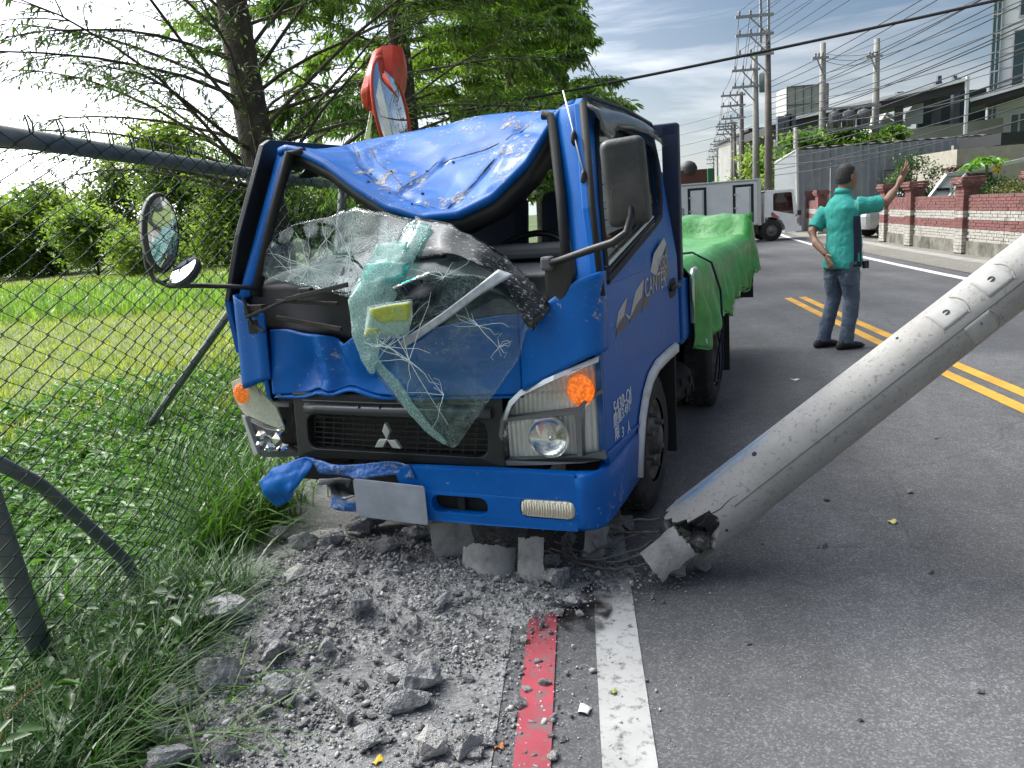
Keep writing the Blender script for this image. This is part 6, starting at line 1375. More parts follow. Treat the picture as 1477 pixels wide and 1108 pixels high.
b.ell([((-.002, 0, .77), (.160, 0, 0), (0, .192, 0)), ((.0, 0, .84), (.162, 0, 0), (0, .194, 0)), ((.014, 0, .98), (.155, 0, 0), (0, .180, 0)), ((.012, 0, 1.12), (.142, 0, 0), (0, .172, 0)), ((-.006, 0, 1.25), (.136, 0, 0), (0, .182, 0)), ((-.018, 0, 1.33), (.122, 0, 0), (0, .185, 0)), ((-.024, 0, 1.39), (.098, 0, 0), (0, .150, 0)), ((-.018, 0, 1.43), (.078, 0, 0), (0, .105, 0)), ((-.010, 0, 1.455), (.070, 0, 0), (0, .082, 0)), ((-.002, 0, 1.475), (.070, 0, 0), (0, .074, 0))], 22)
limb(b, [((-.03, -.10, 1.335), .075), ((.02, -.165, 1.345), .082), ((.11, -.21, 1.34), .080), ((.21, -.232, 1.345), .082)], 14)
limb(b, [((-.03, .11, 1.345), .075), ((-.05, .175, 1.31), .080), ((-.10, .20, 1.23), .078), ((-.15, .205, 1.15), .078)], 14)
wrinkle(b.build('shirt', m_teal, PER, remesh=.009, sm_it=3), .017, .15)
b = MB(); rows = []
for z, w_, cx in ((.785, .190, .0), (.95, .178, .012), (1.08, .170, .012), (1.18, .172, .005), (1.25, .176, .0)):
    rows.append([(cx+x, -(w_*math.sqrt(max(.02, 1-((x)/.17)**2)))-.001, z) for x in lin(-.035, .05 if z < 1.2 else .03, 5)])
b.grid(rows); b.build('side_panel', m_navy, PER, smooth=True, solid=.006)
b = MB(); limb(b, [((-.01, 0, 1.455), .078), ((.0, 0, 1.50), .069)], 16); b.build('collar', m_teal, PER, smooth=True)
b = MB()
b.ell([((-.005, 0, .95), (.135, 0, 0), (0, .165, 0)), ((-.01, 0, .85), (.145, 0, 0), (0, .178, 0)), ((-.01, 0, .76), (.13, 0, 0), (0, .172, 0))], 18)
limb(b, [((-.01, -.088, .84), .108), ((.005, -.092, .68), .098), ((.03, -.095, .48), .077), ((.005, -.095, .28), .072), ((-.02, -.095, .10), .070), ((-.02, -.095, .055), .072)], 16)
limb(b, [((-.015, .088, .84), .108), ((-.02, .095, .68), .096), ((-.01, .10, .48), .077), ((-.06, .11, .28), .071), ((-.105, .12, .10), .069), ((-.105, .12, .055), .071)], 16)
wrinkle(b.build('jeans', m_jean, PER, remesh=.009, sm_it=2), .020, .11)
for cx, cy, rz in ((-.02, -.095, -.10), (-.105, .12, .12)):
    b = MB(); b.ell([((cx-.10, cy, .035), (0, .030, 0), (0, 0, .032)), ((cx-.07, cy, .05), (0, .040, 0), (0, 0, .048)), ((cx+.0, cy, .048), (0, .043, 0), (0, 0, .046)), ((cx+.08, cy+rz*.08, .036), (0, .047, 0), (0, 0, .034)), ((cx+.15, cy+rz*.15, .028), (0, .040, 0), (0, 0, .026)), ((cx+.185, cy+rz*.18, .022), (0, .018, 0), (0, 0, .014))], 16); b.build('shoe', m_shoe, PER, smooth=True)
b = MB(); b.box((.10, -.19, .80), (.055, .035, .07)); b.build('belt_pouch', m_blk, PER, bevel=.008)
b = MB(); b.plate(rrect(-.105, .0, .62, .735, .015), [], lambda a, c, d: (a, -.190+d+.9*max(0, -(a+.04))**1.4, c), .006); b.build('jeans_pocket', m_jean, PER, smooth=True)

# ================================================================== WHITE BOX TRUCK CROSSING
BTY = 27.6
BT = thing('box_truck', 'white box truck with black framed side doors turning across the road', 'truck', (0, BTY, 0))
m_wbox = mat('white_box_panel', (.84, .86, .88), .45, var=.08, vscale=1.2, col2=(.70, .70, .70), c2scale=2.5, c2lo=.55, c2hi=.8); m_wcab = mat('white_cab', (.86, .87, .88), .3, coat=.4, var=.06)
bx = lambda u, v: PY(u, v, BTY)
x0, x1 = 1.6, bx(1097, 262).x; zt, zb = bx(1080, 263).z+.04, bx(1085, 325).z
b = MB(); b.box(((x0+x1)/2, .85, (zt+zb)/2), (x1-x0, 1.70, zt-zb)); b.build('cargo_box', m_wbox, BT, bevel=.03)
b = MB(); b.box(((x0+x1)/2, .85, zt+.03), (x1-x0+.06, 1.76, .05)); b.box((x1-.05, -.01, (zt+zb)/2), (.12, .05, zt-zb+.04)); b.build('box_edge_trim', m_slv, BT, bevel=.01)
for ua, ub in ((992, 1019), (1057, 1087)):
    xa, xb = bx(ua, 290).x, bx(ub, 290).x; za, zc = zb+.10, zt-.10
    b = MB(); b.plate([(xa, za), (xb, za), (xb, zc), (xa, zc)], [[(xa+.09, za+.08), (xb-.09, za+.08), (xb-.09, zc-.08), (xa+.09, zc-.08)]], lambda a, c, d: (a, -.015+d, c), .02); dr = b.build('side_door', m_blk, BT)
    b = MB(); b.box(((xa+xb)/2, .0, (za+zc)/2), (xb-xa-.18, .03, zc-za-.16)); b.build('door_leaf', m_wbox, dr, bevel=.01)
    for zz_ in (.25, .6):
        b = MB(); b.box((xa+.09, -.03, lerp(za, zc, zz_+.15)), (.10, .04, .05)); b.build('hinge', m_slv, dr)
    b = MB(); b.tube([(xb-.13, -.03, za+.12), (xb-.13, -.03, zc-.12)], .015, 6); b.build('lock_bar', m_slv, dr)
tx = bx(976, 308); text_mesh('lettering', '\u7269\u6d41', .28, mat('navy_letters', (.02, .03, .12), .5), BT, Matrix(((1, 0, 0, tx.x-.28), (0, 0, -1, -.004), (0, 1, 0, tx.z-.06), (0, 0, 0, 1))), .003)
cx0, cx1 = bx(1103, 300).x, bx(1152, 300).x; ct = bx(1125, 274).z; cbm = bx(1130, 334).z
wx_ = bx(1113, 335).x
sidep = [(cx0, .80), (cx0, ct-.08), (cx0+.10, ct), (cx1-.22, ct), (cx1-.16, ct-.05), (cx1-.02, lerp(cbm, ct, .45)), (cx1, lerp(cbm, ct, .3)), (cx1, .34), (cx1-.08, .27), (wx_+.47, .27), (wx_+.44, .48), (wx_+.34, .66), (wx_+.16, .78), (wx_, .81), (cx0+.02, .80)]
winp = [(cx0+.28, lerp(cbm, ct, .52)), (cx0+.28, ct-.14), (cx0+.34, ct-.09), (cx1-.26, ct-.09), (cx1-.22, ct-.14), (cx1-.16, lerp(cbm, ct, .40)), (cx0+.5, lerp(cbm, ct, .48))]
for yy_ in (0, 1.55):
    b = MB(); b.plate(sidep, [winp], lambda a, c, d: (a, yy_+d, c), .06); sd_ = b.build('cab_side', m_wcab, BT, bevel=.02)
    b = MB(); b.plate(winp, [], lambda a, c, d: (a, yy_+.02+d, c), .006); b.build('side_window', glass_mat('dark_window', (.30, .31, .32), .03, .05)[0], sd_)
b = MB(); ax_ = [(cx0+.10, ct), (cx1-.22, ct)]; b.grid([[(p_[0], y_, p_[1]) for y_ in (.03, 1.58)] for p_ in ax_]); b.grid([[(cx0, y_, z_) for y_ in (.03, 1.58)] for z_ in (.55, ct-.08)]); b.grid([[(p_[0], y_, p_[1]) for y_ in (.03, 1.58)] for p_ in [(cx1-.02, lerp(cbm, ct, .45)), (cx1, lerp(cbm, ct, .3)), (cx1, .30)]]); b.build('cab_shell', m_wcab, BT, solid=.03)
b = MB(); b.grid([[(p_[0], y_, p_[1]) for y_ in (.05, 1.56)] for p_ in [(cx1-.20, ct-.02), (cx1-.02, lerp(cbm, ct, .46))]]); b.build('windscreen', mat('dark_glass', (.02, .022, .025), .08), BT, solid=.01)
b = MB(); b.box((cx1+.03, .77, .36), (.12, 1.62, .18)); b.build('bumper', m_wcab, BT, bevel=.02)
b = MB(); b.box((cx1-.02, .06, cbm+.33), (.06, .12, .20)); b.build('headlight', m_chr, BT, bevel=.01)
b = MB(); b.box((cx1-.02, -.14, lerp(cbm, ct, .43)), (.10, .10, .16)); b.tube([(cx1-.1, .0, lerp(cbm, ct, .35)), (cx1-.02, -.14, lerp(cbm, ct, .42))], .015, 6); b.build('door_mirror', m_blk, BT)
b = MB(); b.plate([(cx0+.20, cbm+.60), (cx0+.26, cbm+.48), (cx0+.52, cbm+.46), (cx0+.24, cbm+.70)], [], lambda a, c, d: (a, -.003+d, c), .002); b.build('red_flash', mat('red_decal', (.40, .12, .13), .5), BT)
b = MB(); b.box((cx0+.14, -.012, cbm+.44), (.09, .02, .13)); b.build('fuel_flap', m_blk, BT)
wr = .36
for wx in (bx(1113, 335).x, 2.9):
    for yy_ in (.10, 1.5):
        M_ = Matrix.Translation((wx, yy_, wr)) @ Matrix.Rotation(R(90), 4, 'X'); b = MB(); b.lathe([(.18, -.09), (.33, -.10), (wr, -.07), (wr, .07), (.33, .10), (.18, .09)], 26, M_); w_ = b.build('wheel', m_tyre, BT, smooth=True)
        b = MB(); b.lathe([(.20, .095), (.17, .06), (.10, .085), (.07, .12), (.001, .12)], 20, M_); b.build('rim', mat('dull_rim', (.16, .16, .16), .5, .5), w_, smooth=True)
b = MB(); b.box(((x0+cx1)/2-.4, .8, .46), (cx1-x0-.9, .9, .16)); b.box((x1-.35, .1, .40), (.5, .3, .28)); b.build('chassis', m_dgry, BT)
b = MB(); hx = lerp(cx0, cx1, .42); hz_ = lerp(cbm, ct, .70); b.ell([((hx-.1, .5, cbm+.3), (.15, 0, 0), (0, .2, 0)), ((hx-.06, .5, hz_-.16), (.12, 0, 0), (0, .2, 0)), ((hx-.05, .5, hz_-.10), (.05, 0, 0), (0, .05, 0)), ((hx, .5, hz_), (.09, 0, 0), (0, .075, 0)), ((hx, .5, hz_+.10), (.04, 0, 0), (0, .04, 0))], 10)
tag(b.build('person', mat('driver_dark', (.03, .028, .028), .8), None, smooth=True), 'driver sitting at the wheel of the white box truck', 'person').location = (0, BTY, 0)

# ================================================================== BRICK WALL
WX = 7.62
def wp_(Y, dx=0): return Vector((WX+cY(Y)+dx, Y, 0))
BWALL = thing('brick_wall', 'low garden wall of red and white painted brick with capped pillars', 'wall', (0, 0, 0))
m_rbrick = mat('red_brick', (.22, .09, .085), .9, var=.4, vscale=9, bump=.4, bscale=40, col2=(.16, .07, .06), c2scale=6); m_wbrick = mat('white_brick', (.42, .40, .36), .9, var=.3, vscale=9, bump=.4, bscale=40, col2=(.22, .20, .17), c2scale=6, c2lo=.5, c2hi=.7)
m_mortar = mat('mortar', (.10, .095, .09), .95, var=.3); m_found = mat('mossy_concrete', (.20, .19, .16), .95, var=.35, vscale=3, col2=(.07, .068, .05), c2scale=2.2, c2lo=.45, c2hi=.65)
BASE, CH, NC = .28, .0625, 15
def band(j): return m_rbrick if j >= 10 or 4 <= j < 7 else m_wbrick
def brick_mesh(L, d, h, m):
    b = MB(); b.box((0, 0, 0), (L, d, h)); me = bpy.data.meshes.new('brick'); me.from_pydata(b.v, [], b.f); me.materials.append(m); return me
bm_r, bm_w = brick_mesh(.196, .11, .052, m_rbrick), brick_mesh(.196, .11, .052, m_wbrick)
def wall_run(Ya, Yb, parent, single=(0, 0)):
    L = (wp_(Yb)-wp_(Ya)); ln = L.length; d = L.normalized(); ang = math.atan2(d.y, d.x); nb = int(ln/.21); cnt = 0
    b = MB(); b.box((wp_(Ya)+wp_(Yb))/2+Vector((0, 0, BASE+CH*NC/2)), (ln, .09, CH*NC), Matrix.Rotation(ang, 3, 'Z')); b.build('mortar_core', m_mortar, parent)
    b = MB(); b.box((wp_(Ya)+wp_(Yb))/2+Vector((0, 0, BASE/2-.05)), (ln, .14, BASE+.1), Matrix.Rotation(ang, 3, 'Z')); b.build('footing', m_found, parent)
    acc = {0: MB(), 1: MB()}
    for j in range(NC):
        for i in range(nb):
            s_ = (i+.5+(.5 if j % 2 else 0))*.21
            if s_ > ln-.08: continue
            p = wp_(Ya)+d*s_+Vector((0, 0, BASE+(j+.5)*CH)); p += Vector((random.uniform(-.006, .004), 0, random.uniform(-.002, .002)))
            if single[0] < p.y < single[1]:
                o = bpy.data.objects.new('brick', bm_r if band(j) is m_rbrick else bm_w); COL.objects.link(o); o.parent = parent; o.location = p; o.rotation_euler = (0, 0, ang+random.uniform(-.012, .012))
            else: acc[0 if band(j) is m_rbrick else 1].box(p, (.196, .11, .052), Matrix.Rotation(ang+random.uniform(-.012, .012), 3, 'Z'))
    for k, m in ((0, m_rbrick), (1, m_wbrick)):
        if acc[k].v: tag(acc[k].build('brickwork', m, parent), kind='stuff')
def pillar(Y, parent):
    p = wp_(Y); b = MB()
    acc = {0: MB(), 1: MB()}
    for j in range(19):
        z = .04+j*.0725; jj = (z-BASE)/CH; k = 0 if (jj >= 10 or 4 <= jj < 7) else 1
        for sx_ in (-1, 1): acc[k].box(p+Vector((sx_*.085, 0, z+.033)), (.16, .34, .062))
    b.box(p+Vector((0, 0, .70)), (.31, .32, 1.40)); b.build('pillar_core', m_mortar, parent)
    for k, m in ((0, m_rbrick), (1, m_wbrick)): tag(acc[k].build('pillar_bricks', m, parent), kind='stuff')
    for i, w_ in enumerate((.44, .50, .46)):
        b = MB(); b.box(p+Vector((0, 0, 1.435+i*.065)), (w_, w_, .058)); b.build('pillar_cap', m_rbrick, parent, bevel=.008)
for a, c in ((8.1, 11.0), (11.4, 14.15), (14.5, 17.15), (17.5, 20.45), (20.8, 22.75)): wall_run(a, c, BWALL, (15.6, 19.6))
for Y in (11.2, 14.3, 17.3, 20.6, 22.9): pillar(Y, BWALL)
BW2 = thing('brick_wall', 'far stub of red and white brick wall past the driveway', 'wall', (0, 0, 0))
WX_keep = WX; WX = 7.05
wall_run(30.2, 33.0, BW2); pillar(30.0, BW2); pillar(33.2, BW2); WX = WX_keep

# ================================================================== GREY HOARDING
HO = thing('corrugated_hoarding', 'tall grey corrugated metal hoarding behind the brick wall', 'hoarding', (0, 0, 0))
m_cor = mat('grey_corrugated', (.235, .255, .28), .5, .2, var=.12, vscale=.8, col2=(.29, .305, .32), c2scale=1.2)
HY = 33.0; A_, B_ = PY(1151, 217, HY), PY(1433, 196, HY+1.0)
def corr(name, a, c, za, zc, m, parent, pitch=.30, dep=.035):
    d = Vector((c.x-a.x, c.y-a.y, 0)); ln = d.length; d.normalize(); nr_ = Vector((d.y, -d.x, 0)); top, bot = [], []; n = int(ln/pitch)
    for i in range(n):
        for f, o in ((0, 0), (.55, 0), (.65, dep), (.9, dep)):
            s_ = (i+f)*ln/n; q = Vector((a.x, a.y, 0))+d*s_+nr_*o; zt_ = lerp(za, zc, s_/ln); top.append(q+Vector((0, 0, zt_))); bot.append(q+Vector((0, 0, -.1)))
    b = MB(); b.grid([top, bot]); return b.build(name, m, parent, solid=.006)
NP = 12
for i in range(NP):
    a, c = A_.lerp(B_, i/NP), A_.lerp(B_, (i+1)/NP-.001); corr('metal_panel', a, c, a.z, c.z, m_cor, HO)
C_ = PY(1118, 236, HY+2.2); b = MB(); b.grid([[Vector((C_.x, C_.y, C_.z)), Vector((A_.x-.05, A_.y, A_.z))], [Vector((C_.x, C_.y, -.1)), Vector((A_.x-.05, A_.y, -.1))]]); b.build('end_panel', mat('pale_grey_metal', (.22, .24, .25), .5, .1, var=.1), HO, solid=.05)
b = MB(); b.tube([C_+Vector((0, -.03, .02)), Vector((A_.x-.05, A_.y-.03, A_.z+.02)), A_+Vector((.0, -.03, -3))], .06, 6); b.build('edge_flashing', mat('white_flashing', (.55, .55, .53), .5), HO)
a, c = PY(1277, 241, HY-.2), PY(1360, 236, HY-.1); b = MB(); b.box(((a.x+c.x)/2, HY-.12, 1.05), (c.x-a.x, .05, 2.2)); gt = b.build('gate_panel', mat('gate_grey', (.20, .20, .195), .6, var=.12), HO)
b = MB(); b.tube([(a.x, HY-.17, 0), (a.x, HY-.17, 2.16), (c.x, HY-.17, 2.2)], .03, 5); b.build('gate_frame', m_blk, gt)
b = MB(); rows = []
for i in range(60):
    p = A_.lerp(B_, i/59); rows.append(p+Vector((0, .1, .03+.05*abs(math.sin(i*2.3)))))
b.grid([rows, [p+Vector((0, .9, .06)) for p in rows]]); b.build('roof_edge', mat('dark_roofing', (.06, .058, .055), .8), HO, solid=.03)
# ================================================================== BUILDINGS ON THE RIGHT
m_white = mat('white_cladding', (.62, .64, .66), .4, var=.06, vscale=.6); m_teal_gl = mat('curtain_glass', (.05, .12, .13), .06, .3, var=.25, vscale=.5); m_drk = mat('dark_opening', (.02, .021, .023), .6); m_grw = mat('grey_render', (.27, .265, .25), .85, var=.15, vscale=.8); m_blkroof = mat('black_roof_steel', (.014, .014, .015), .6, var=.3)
OY = 46.0; p0 = PY(1423, 195, OY); p0.z = 0; OA = math.atan2(p0.x, p0.y)
OB = thing('office_building', 'white clad office building with a teal glass corner strip', 'building', p0, -OA)
OMI = (Matrix.Translation(p0) @ Matrix.Rotation(-OA, 4, 'Z')).inverted()
def OL(u, v):                                      # photo ray on the facade plane, in the building's frame
    o = OMI @ C0; d = OMI.to_3x3() @ pray(u, v); return o+d*(-o.y/d.y)
gw = OL(1441, 100).x
b = MB(); b.box((gw+9, 6, 9), (18, 12, 19)); b.build('wall', m_white, OB)
b = MB(); b.box((gw/2, 5.9, 9), (gw, 12, 19)); gl = b.build('glass_corner', m_teal_gl, OB)
for k in range(20):
    b = MB(); b.box((gw/2, -.12, .5+k*.95), (gw+.04, .06, .06)); b.build('mullion', m_slv, gl)
for f in (.03, .5, .97): b = MB(); b.box((gw*f, -.13, 9), (.05, .05, 19)); b.build('mullion', m_slv, gl)
for k in range(26):
    b = MB(); b.box((gw+9, -.012, .8+k*.72), (18, .03, .03)); b.build('cladding_joint', mat('joint_grey', (.42, .44, .46), .6), OB)
for (ua, ub, va, vb) in ((1464, 1474, 45, 128), (1459, 1467, 166, 198), (1472, 1482, 164, 197), (1473, 1486, 0, 20)):
    a, c = OL(ua, va), OL(ub, vb); b = MB(); b.box(((a.x+c.x)/2, -.03, (a.z+c.z)/2), (abs(c.x-a.x)+.16, .08, abs(a.z-c.z)+.16)); w_ = b.build('window', m_slv, OB)
    b = MB(); b.box(((a.x+c.x)/2, -.06, (a.z+c.z)/2), (abs(c.x-a.x), .08, abs(a.z-c.z))); b.build('pane', mat('window_dark_glass', (.03, .06, .065), .06, .2), w_)
a, c = OL(1400, 156), OL(1500, 128)
b = MB(); b.bar((a.x, -1.6, a.z), (c.x, -1.6, c.z), 3.0, .45); b.build('canopy', m_blkroof, OB)
b = MB(); b.bar((a.x, -3.15, a.z+.16), (c.x, -3.15, c.z+.16), .08, .2); b.build('canopy_edge', m_white, OB)
SH = thing('open_shed', 'open storage shed with long black sloping roof on columns above a grey parapet', 'building', (0, 0, 0))
r0, r1 = PY(1112, 180, 47), PY(1392, 117, 43)
b = MB(); dd = r1-r0; q = [r0, r1, r1+Vector((0, 9, .1)), r0+Vector((0, 9, .1))]; b.add([*q, *[x+Vector((0, 0, -.5)) for x in q]], [(0, 1, 2, 3), (7, 6, 5, 4), (0, 4, 5, 1), (1, 5, 6, 2), (2, 6, 7, 3), (3, 7, 4, 0)]); rf = b.build('roof', m_blkroof, SH)
b = MB(); b.bar(r0+Vector((0, -.06, .05)), r1+Vector((0, -.06, .05)), .12, .16); b.bar(r1+Vector((.1, -.05, .2)), r1+Vector((.1, -.05, -2.6)), .14, .14); b.build('roof_flashing', m_white, rf)
for u, vt, vb in ((1125, 175, 205), (1136, 172, 205), (1142, 172, 205), (1297, 140, 185), (1352, 126, 182), (1379, 120, 180)):
    p = PY(u, vt, 45.5); z_ = PY(u, vb, 45.5).z; b = MB(); b.box((p.x, 45.5, (p.z+z_)/2), (.34, .34, p.z-z_+.5)); b.build('column', mat('steel_blue_column', (.09, .10, .125), .6), SH)
pa, pb = PY(1298, 186, 44.5), PY(1422, 172, 44.5); b = MB(); b.box(((pa.x+pb.x)/2+.5, 44.8, pa.z-.75), (pb.x-pa.x+1, .3, 1.6), Matrix.Rotation(R(-2.5), 3, 'Y')); b.build('parapet', m_grw, SH)
b = MB(); b.box(((pa.x+pb.x)/2, 46, 1.4), (pb.x-pa.x+5, 1.5, 2.8)); b.build('lower_wall', m_grw, SH)
pa, pb = PY(1121, 203, 46), PY(1180, 190, 46); b = MB(); b.box(((pa.x+pb.x)/2, 46.6, pa.z-1.0), (pb.x-pa.x, .4, 2.2)); b.build('parapet', m_grw, SH)
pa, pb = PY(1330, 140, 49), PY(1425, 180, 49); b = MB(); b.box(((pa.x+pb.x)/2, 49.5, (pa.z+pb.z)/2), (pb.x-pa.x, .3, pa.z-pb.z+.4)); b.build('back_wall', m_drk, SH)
pa, pb = PY(1307, 150, 47.5), PY(1331, 178, 47.5); b = MB(); b.plate([(pa.x, pb.z), (pb.x, pb.z), (pb.x, pa.z+.3), (pb.x-.2, pa.z+.3), (pa.x, pa.z-.6)], [], lambda a_, c_, d_: (a_, 47.5+d_, c_), .1); b.build('white_partition', m_white, SH)
for u in (1353, 1375):
    p = PY(u, 150, 47.8); b = MB(); b.box((p.x, 47.8, p.z), (.2, .2, 3.0)); b.build('inner_column', mat('steel_blue_column', (.09, .10, .125)), SH)
# pale gridded block behind the shed
GB = thing('rooftop_block', 'pale gridded panel block rising behind the black roof', 'building', (0, 0, 0))
a, c = PY(1135, 125, 62), PY(1194, 165, 62); b = MB(); b.box(((a.x+c.x)/2, 63.5, (a.z+c.z)/2-3), (c.x-a.x, 3, a.z-c.z+6)); b.build('wall', mat('beige_panel', (.36, .355, .33), .7, var=.08, vscale=.5), GB)
for k in range(6):
    b = MB(); b.box((lerp(a.x, c.x, k/5), 61.97, (a.z+c.z)/2-3), (.07, .06, a.z-c.z+6)); b.build('panel_joint', mat('joint_dark', (.12, .12, .12), .7), GB)
for k in range(4):
    b = MB(); b.box(((a.x+c.x)/2, 61.96, a.z-.05-k*1.3), (c.x-a.x, .06, .07)); b.build('panel_joint', mat('joint_dark', (.12, .12, .12)), GB)
GH = thing('gabled_house', 'small green gabled house between the transformer pole and the shed', 'building', (0, 0, 0))
a, c = PY(1262, 168, 56), PY(1300, 190, 56); b = MB(); mx_ = (a.x+c.x)/2; b.plate([(a.x, c.z-4), (c.x, c.z-4), (c.x, c.z+.4), (mx_-.3, a.z), (a.x, c.z+.2)], [], lambda p_, q_, d_: (p_, 56+d_, q_), 4); b.build('wall', mat('pale_green_wall', (.34, .40, .30), .8, var=.08), GH)
b = MB(); b.bar((mx_-.3, 55.7, a.z+.1), (c.x+.4, 55.7, c.z+.3), .5, .1); b.bar((mx_-.3, 55.7, a.z+.1), (a.x-.3, 55.7, c.z), .5, .1); b.build('roof', mat('grey_tile', (.32, .30, .27), .8), GH)
# low beige house and canopy right of the garden
LH_ = thing('low_house', 'low beige outbuilding with a white roof edge behind the garden', 'building', (0, 0, 0))
a, c = PY(1384, 248, 24.5), PY(1520, 226, 24.5); b = MB(); b.box(((a.x+c.x)/2, 26.2, 1.2), (c.x-a.x, 3, 2.5)); b.build('wall', mat('beige_wall', (.36, .33, .27), .85, var=.12), LH_)
a, c = PY(1364, 253, 23.6), PY(1520, 222, 23.6); b = MB(); b.bar(a, c, .12, .10); b.build('roof_edge', mat('white_flashing', (.55, .55, .53)), LH_)
a, c = PY(1405, 250, 24.3), PY(1438, 285, 24.3); b = MB(); b.box(((a.x+c.x)/2, 24.66, (a.z+c.z)/2), (c.x-a.x, .08, a.z-c.z)); b.build('window', m_drk, LH_)
CN = thing('carport', 'dark carport roof on black posts beside the hoarding', 'carport', (0, 0, 0))
a, c = PY(1433, 200, 30), PY(1530, 190, 30); b = MB(); b.box(((a.x+c.x)/2, 31, a.z-.05), (c.x-a.x, 3, .4)); b.build('roof', m_drk, CN)
b = MB(); b.box((a.x+1.3, 30.2, a.z/2), (.2, .2, a.z)); b.build('post', m_drk, CN); b = MB(); b.box(((a.x+c.x)/2, 33, a.z/2), (c.x-a.x, .2, a.z)); b.build('wall', m_grw, CN)
# leaning glazed frame
LFm = thing('leaning_frame', 'white glazed frame leaning at a slant behind the brick wall', 'frame', (0, 0, 0))
g = [PY(1334, 293, 22.2), PY(1364, 254, 22.6), PY(1391, 252, 22.6), PY(1362, 293, 22.2)]
b = MB(); b.add(g, [(0, 1, 2, 3)]); b.build('glazing', mat('frosted_sheet', (.55, .58, .58), .4, alpha=.85), LFm, solid=.02)
for p, q in ((0, 1), (3, 2), (1, 2)): b = MB(); b.bar(g[p]+Vector((0, -.04, .02)), g[q]+Vector((0, -.04, .02)), .07, .07); b.build('frame_bar', m_slv, LFm)
b = MB(); b.bar(g[0].lerp(g[1], .5)+Vector((0, -.05, 0)), g[3].lerp(g[2], .5)+Vector((0, -.05, 0)), .06, .06); b.build('frame_bar', m_blk, LFm)
b = MB(); b.tube([PY(1371, 297, 22.3), PY(1372, 262, 22.3)], .03, 6); b.build('prop', m_slv, LFm)
# garden plants
lp1 = leafmat('garden_leaves', (.03, .075, .018), (.08, .15, .03), .4, 1.5); lp2 = leafmat('papaya_leaves', (.10, .26, .03), (.20, .36, .05), .5, 2); lp3 = leafmat('red_leaves', (.06, .018, .02), (.12, .04, .03), .3, 2)
def bush(u, v, Y, H, rx, n, L, m, label, seed, cl=18, nm='garden_bush'):
    q = PY(u, v, Y); T = field_tree(nm, (q.x, Y, q.z), H, rx, n, L, m, label, seed, None, cl); T['category'] = 'bush'; return T
bush(1318, 318, 23.3, 1.75, .75, 3600, .085, lp1, 'dark bush behind the brick wall beside the pointing hand', 81); bush(1425, 312, 21.5, 1.0, .8, 2200, .08, lp1, 'shrub behind the capped pillar below the papaya', 82); bush(1465, 300, 20.0, .7, .6, 1600, .07, leafmat('olive_leaves', (.10, .12, .03), (.20, .20, .06), .4, 2), 'yellowish shrub at the end of the brick wall', 83); bush(1372, 262, 24, .55, .45, 500, .10, lp3, 'reddish leaved potted plant on the roof edge', 84, 8)
PT = thing('papaya_plant', 'bright green papaya plant with one yellow flower above the brick wall', 'plant', PY(1420, 300, 22.0)); pb0 = Vector(PT.location)
b = MB(); b.tube([(0, 0, 0), (.02, 0, .6), (0, 0, PY(1418, 238, 22).z-pb0.z)], .035, 8); b.build('stem', mat('green_stem', (.14, .18, .07), .7), PT)
B_l, D_l = [], []
for (u, v) in ((1396, 242), (1404, 232), (1414, 228), (1424, 227), (1434, 229), (1441, 231), (1400, 238), (1430, 234), (1410, 236)):
    p = PY(u, v, 22+random.uniform(-.3, .3))-pb0
    for k in range(9): a = 2*math.pi*k/9; B_l.append(p[:]); D_l.append((math.cos(a), math.sin(a), random.uniform(-.5, .1)))
obj('leaf_fan', leaves('leaf_fan', np.array(B_l), np.array(D_l), rng.uniform(.22, .36, len(B_l)), rng.uniform(.08, .12, len(B_l)), lp2, 3), lp2, PT)
fp = PY(1439, 241, 21.8)-pb0; B_l = np.repeat(np.array([fp[:]]), 24, 0)+rng.normal(0, .04, (24, 3)); m_yf = leafmat('yellow_petals', (.65, .50, .01), (.75, .60, .03), .3, 5)
obj('flower', leaves('flower', B_l, rng.normal(size=(24, 3)), np.full(24, .13), np.full(24, .07), m_yf, 4), m_yf, PT)
# greenery behind the hoarding and between the poles
for i, (u, v, Y, H, rx) in enumerate(((1170, 232, 37, 1.9, 1.5), (1205, 224, 37.5, 1.8, 1.5), (1240, 222, 37, 1.7, 1.4), (1280, 220, 37.5, 1.6, 1.1), (1140, 245, 38, 2.0, 1.1))):
    q = PY(u, v, Y); field_tree('hoarding_tree', (q.x, Y, q.z-.6), H, rx, 2600, .20, lc2, 'dark green tree crown showing above the corrugated hoarding', 90+i, 'trees behind the hoarding', 18)
for i, (u, Y, H) in enumerate(((1100, 42, 4.2), (1080, 50, 4.6), (1062, 62, 4.2), (1120, 40, 3.2), (1050, 80, 4.5))):
    q = PY(u, 300, Y); field_tree('street_tree', (q.x, Y, -.2), H, 1.3, 1800, .24, lc3, 'street tree between the utility poles', 100+i, 'trees between the poles', 14)
FB = thing('brown_roofed_house', 'low brown roofed house with a dark dome tank beyond the box truck', 'building', (0, 0, 0))
a, c = PY(955, 256, 60), PY(1022, 250, 60); b = MB(); b.box(((a.x+c.x)/2, 63, a.z/2-.1), (c.x-a.x, 6, a.z-.6)); b.build('wall', m_grw, FB)
b = MB(); b.box(((a.x+c.x)/2, 63, a.z-.1), (c.x-a.x+.6, 7, .9)); b.build('roof', mat('brown_roof', (.10, .035, .028), .8, var=.2), FB)
p = PY(993, 247, 60); dm = MB(); dm.lathe([(.65, -.2), (.65, .25), (.5, .55), (.2, .72), (.001, .75)], 16, Matrix.Translation(p)); dm.build('dome_tank', m_drk, FB, smooth=True)
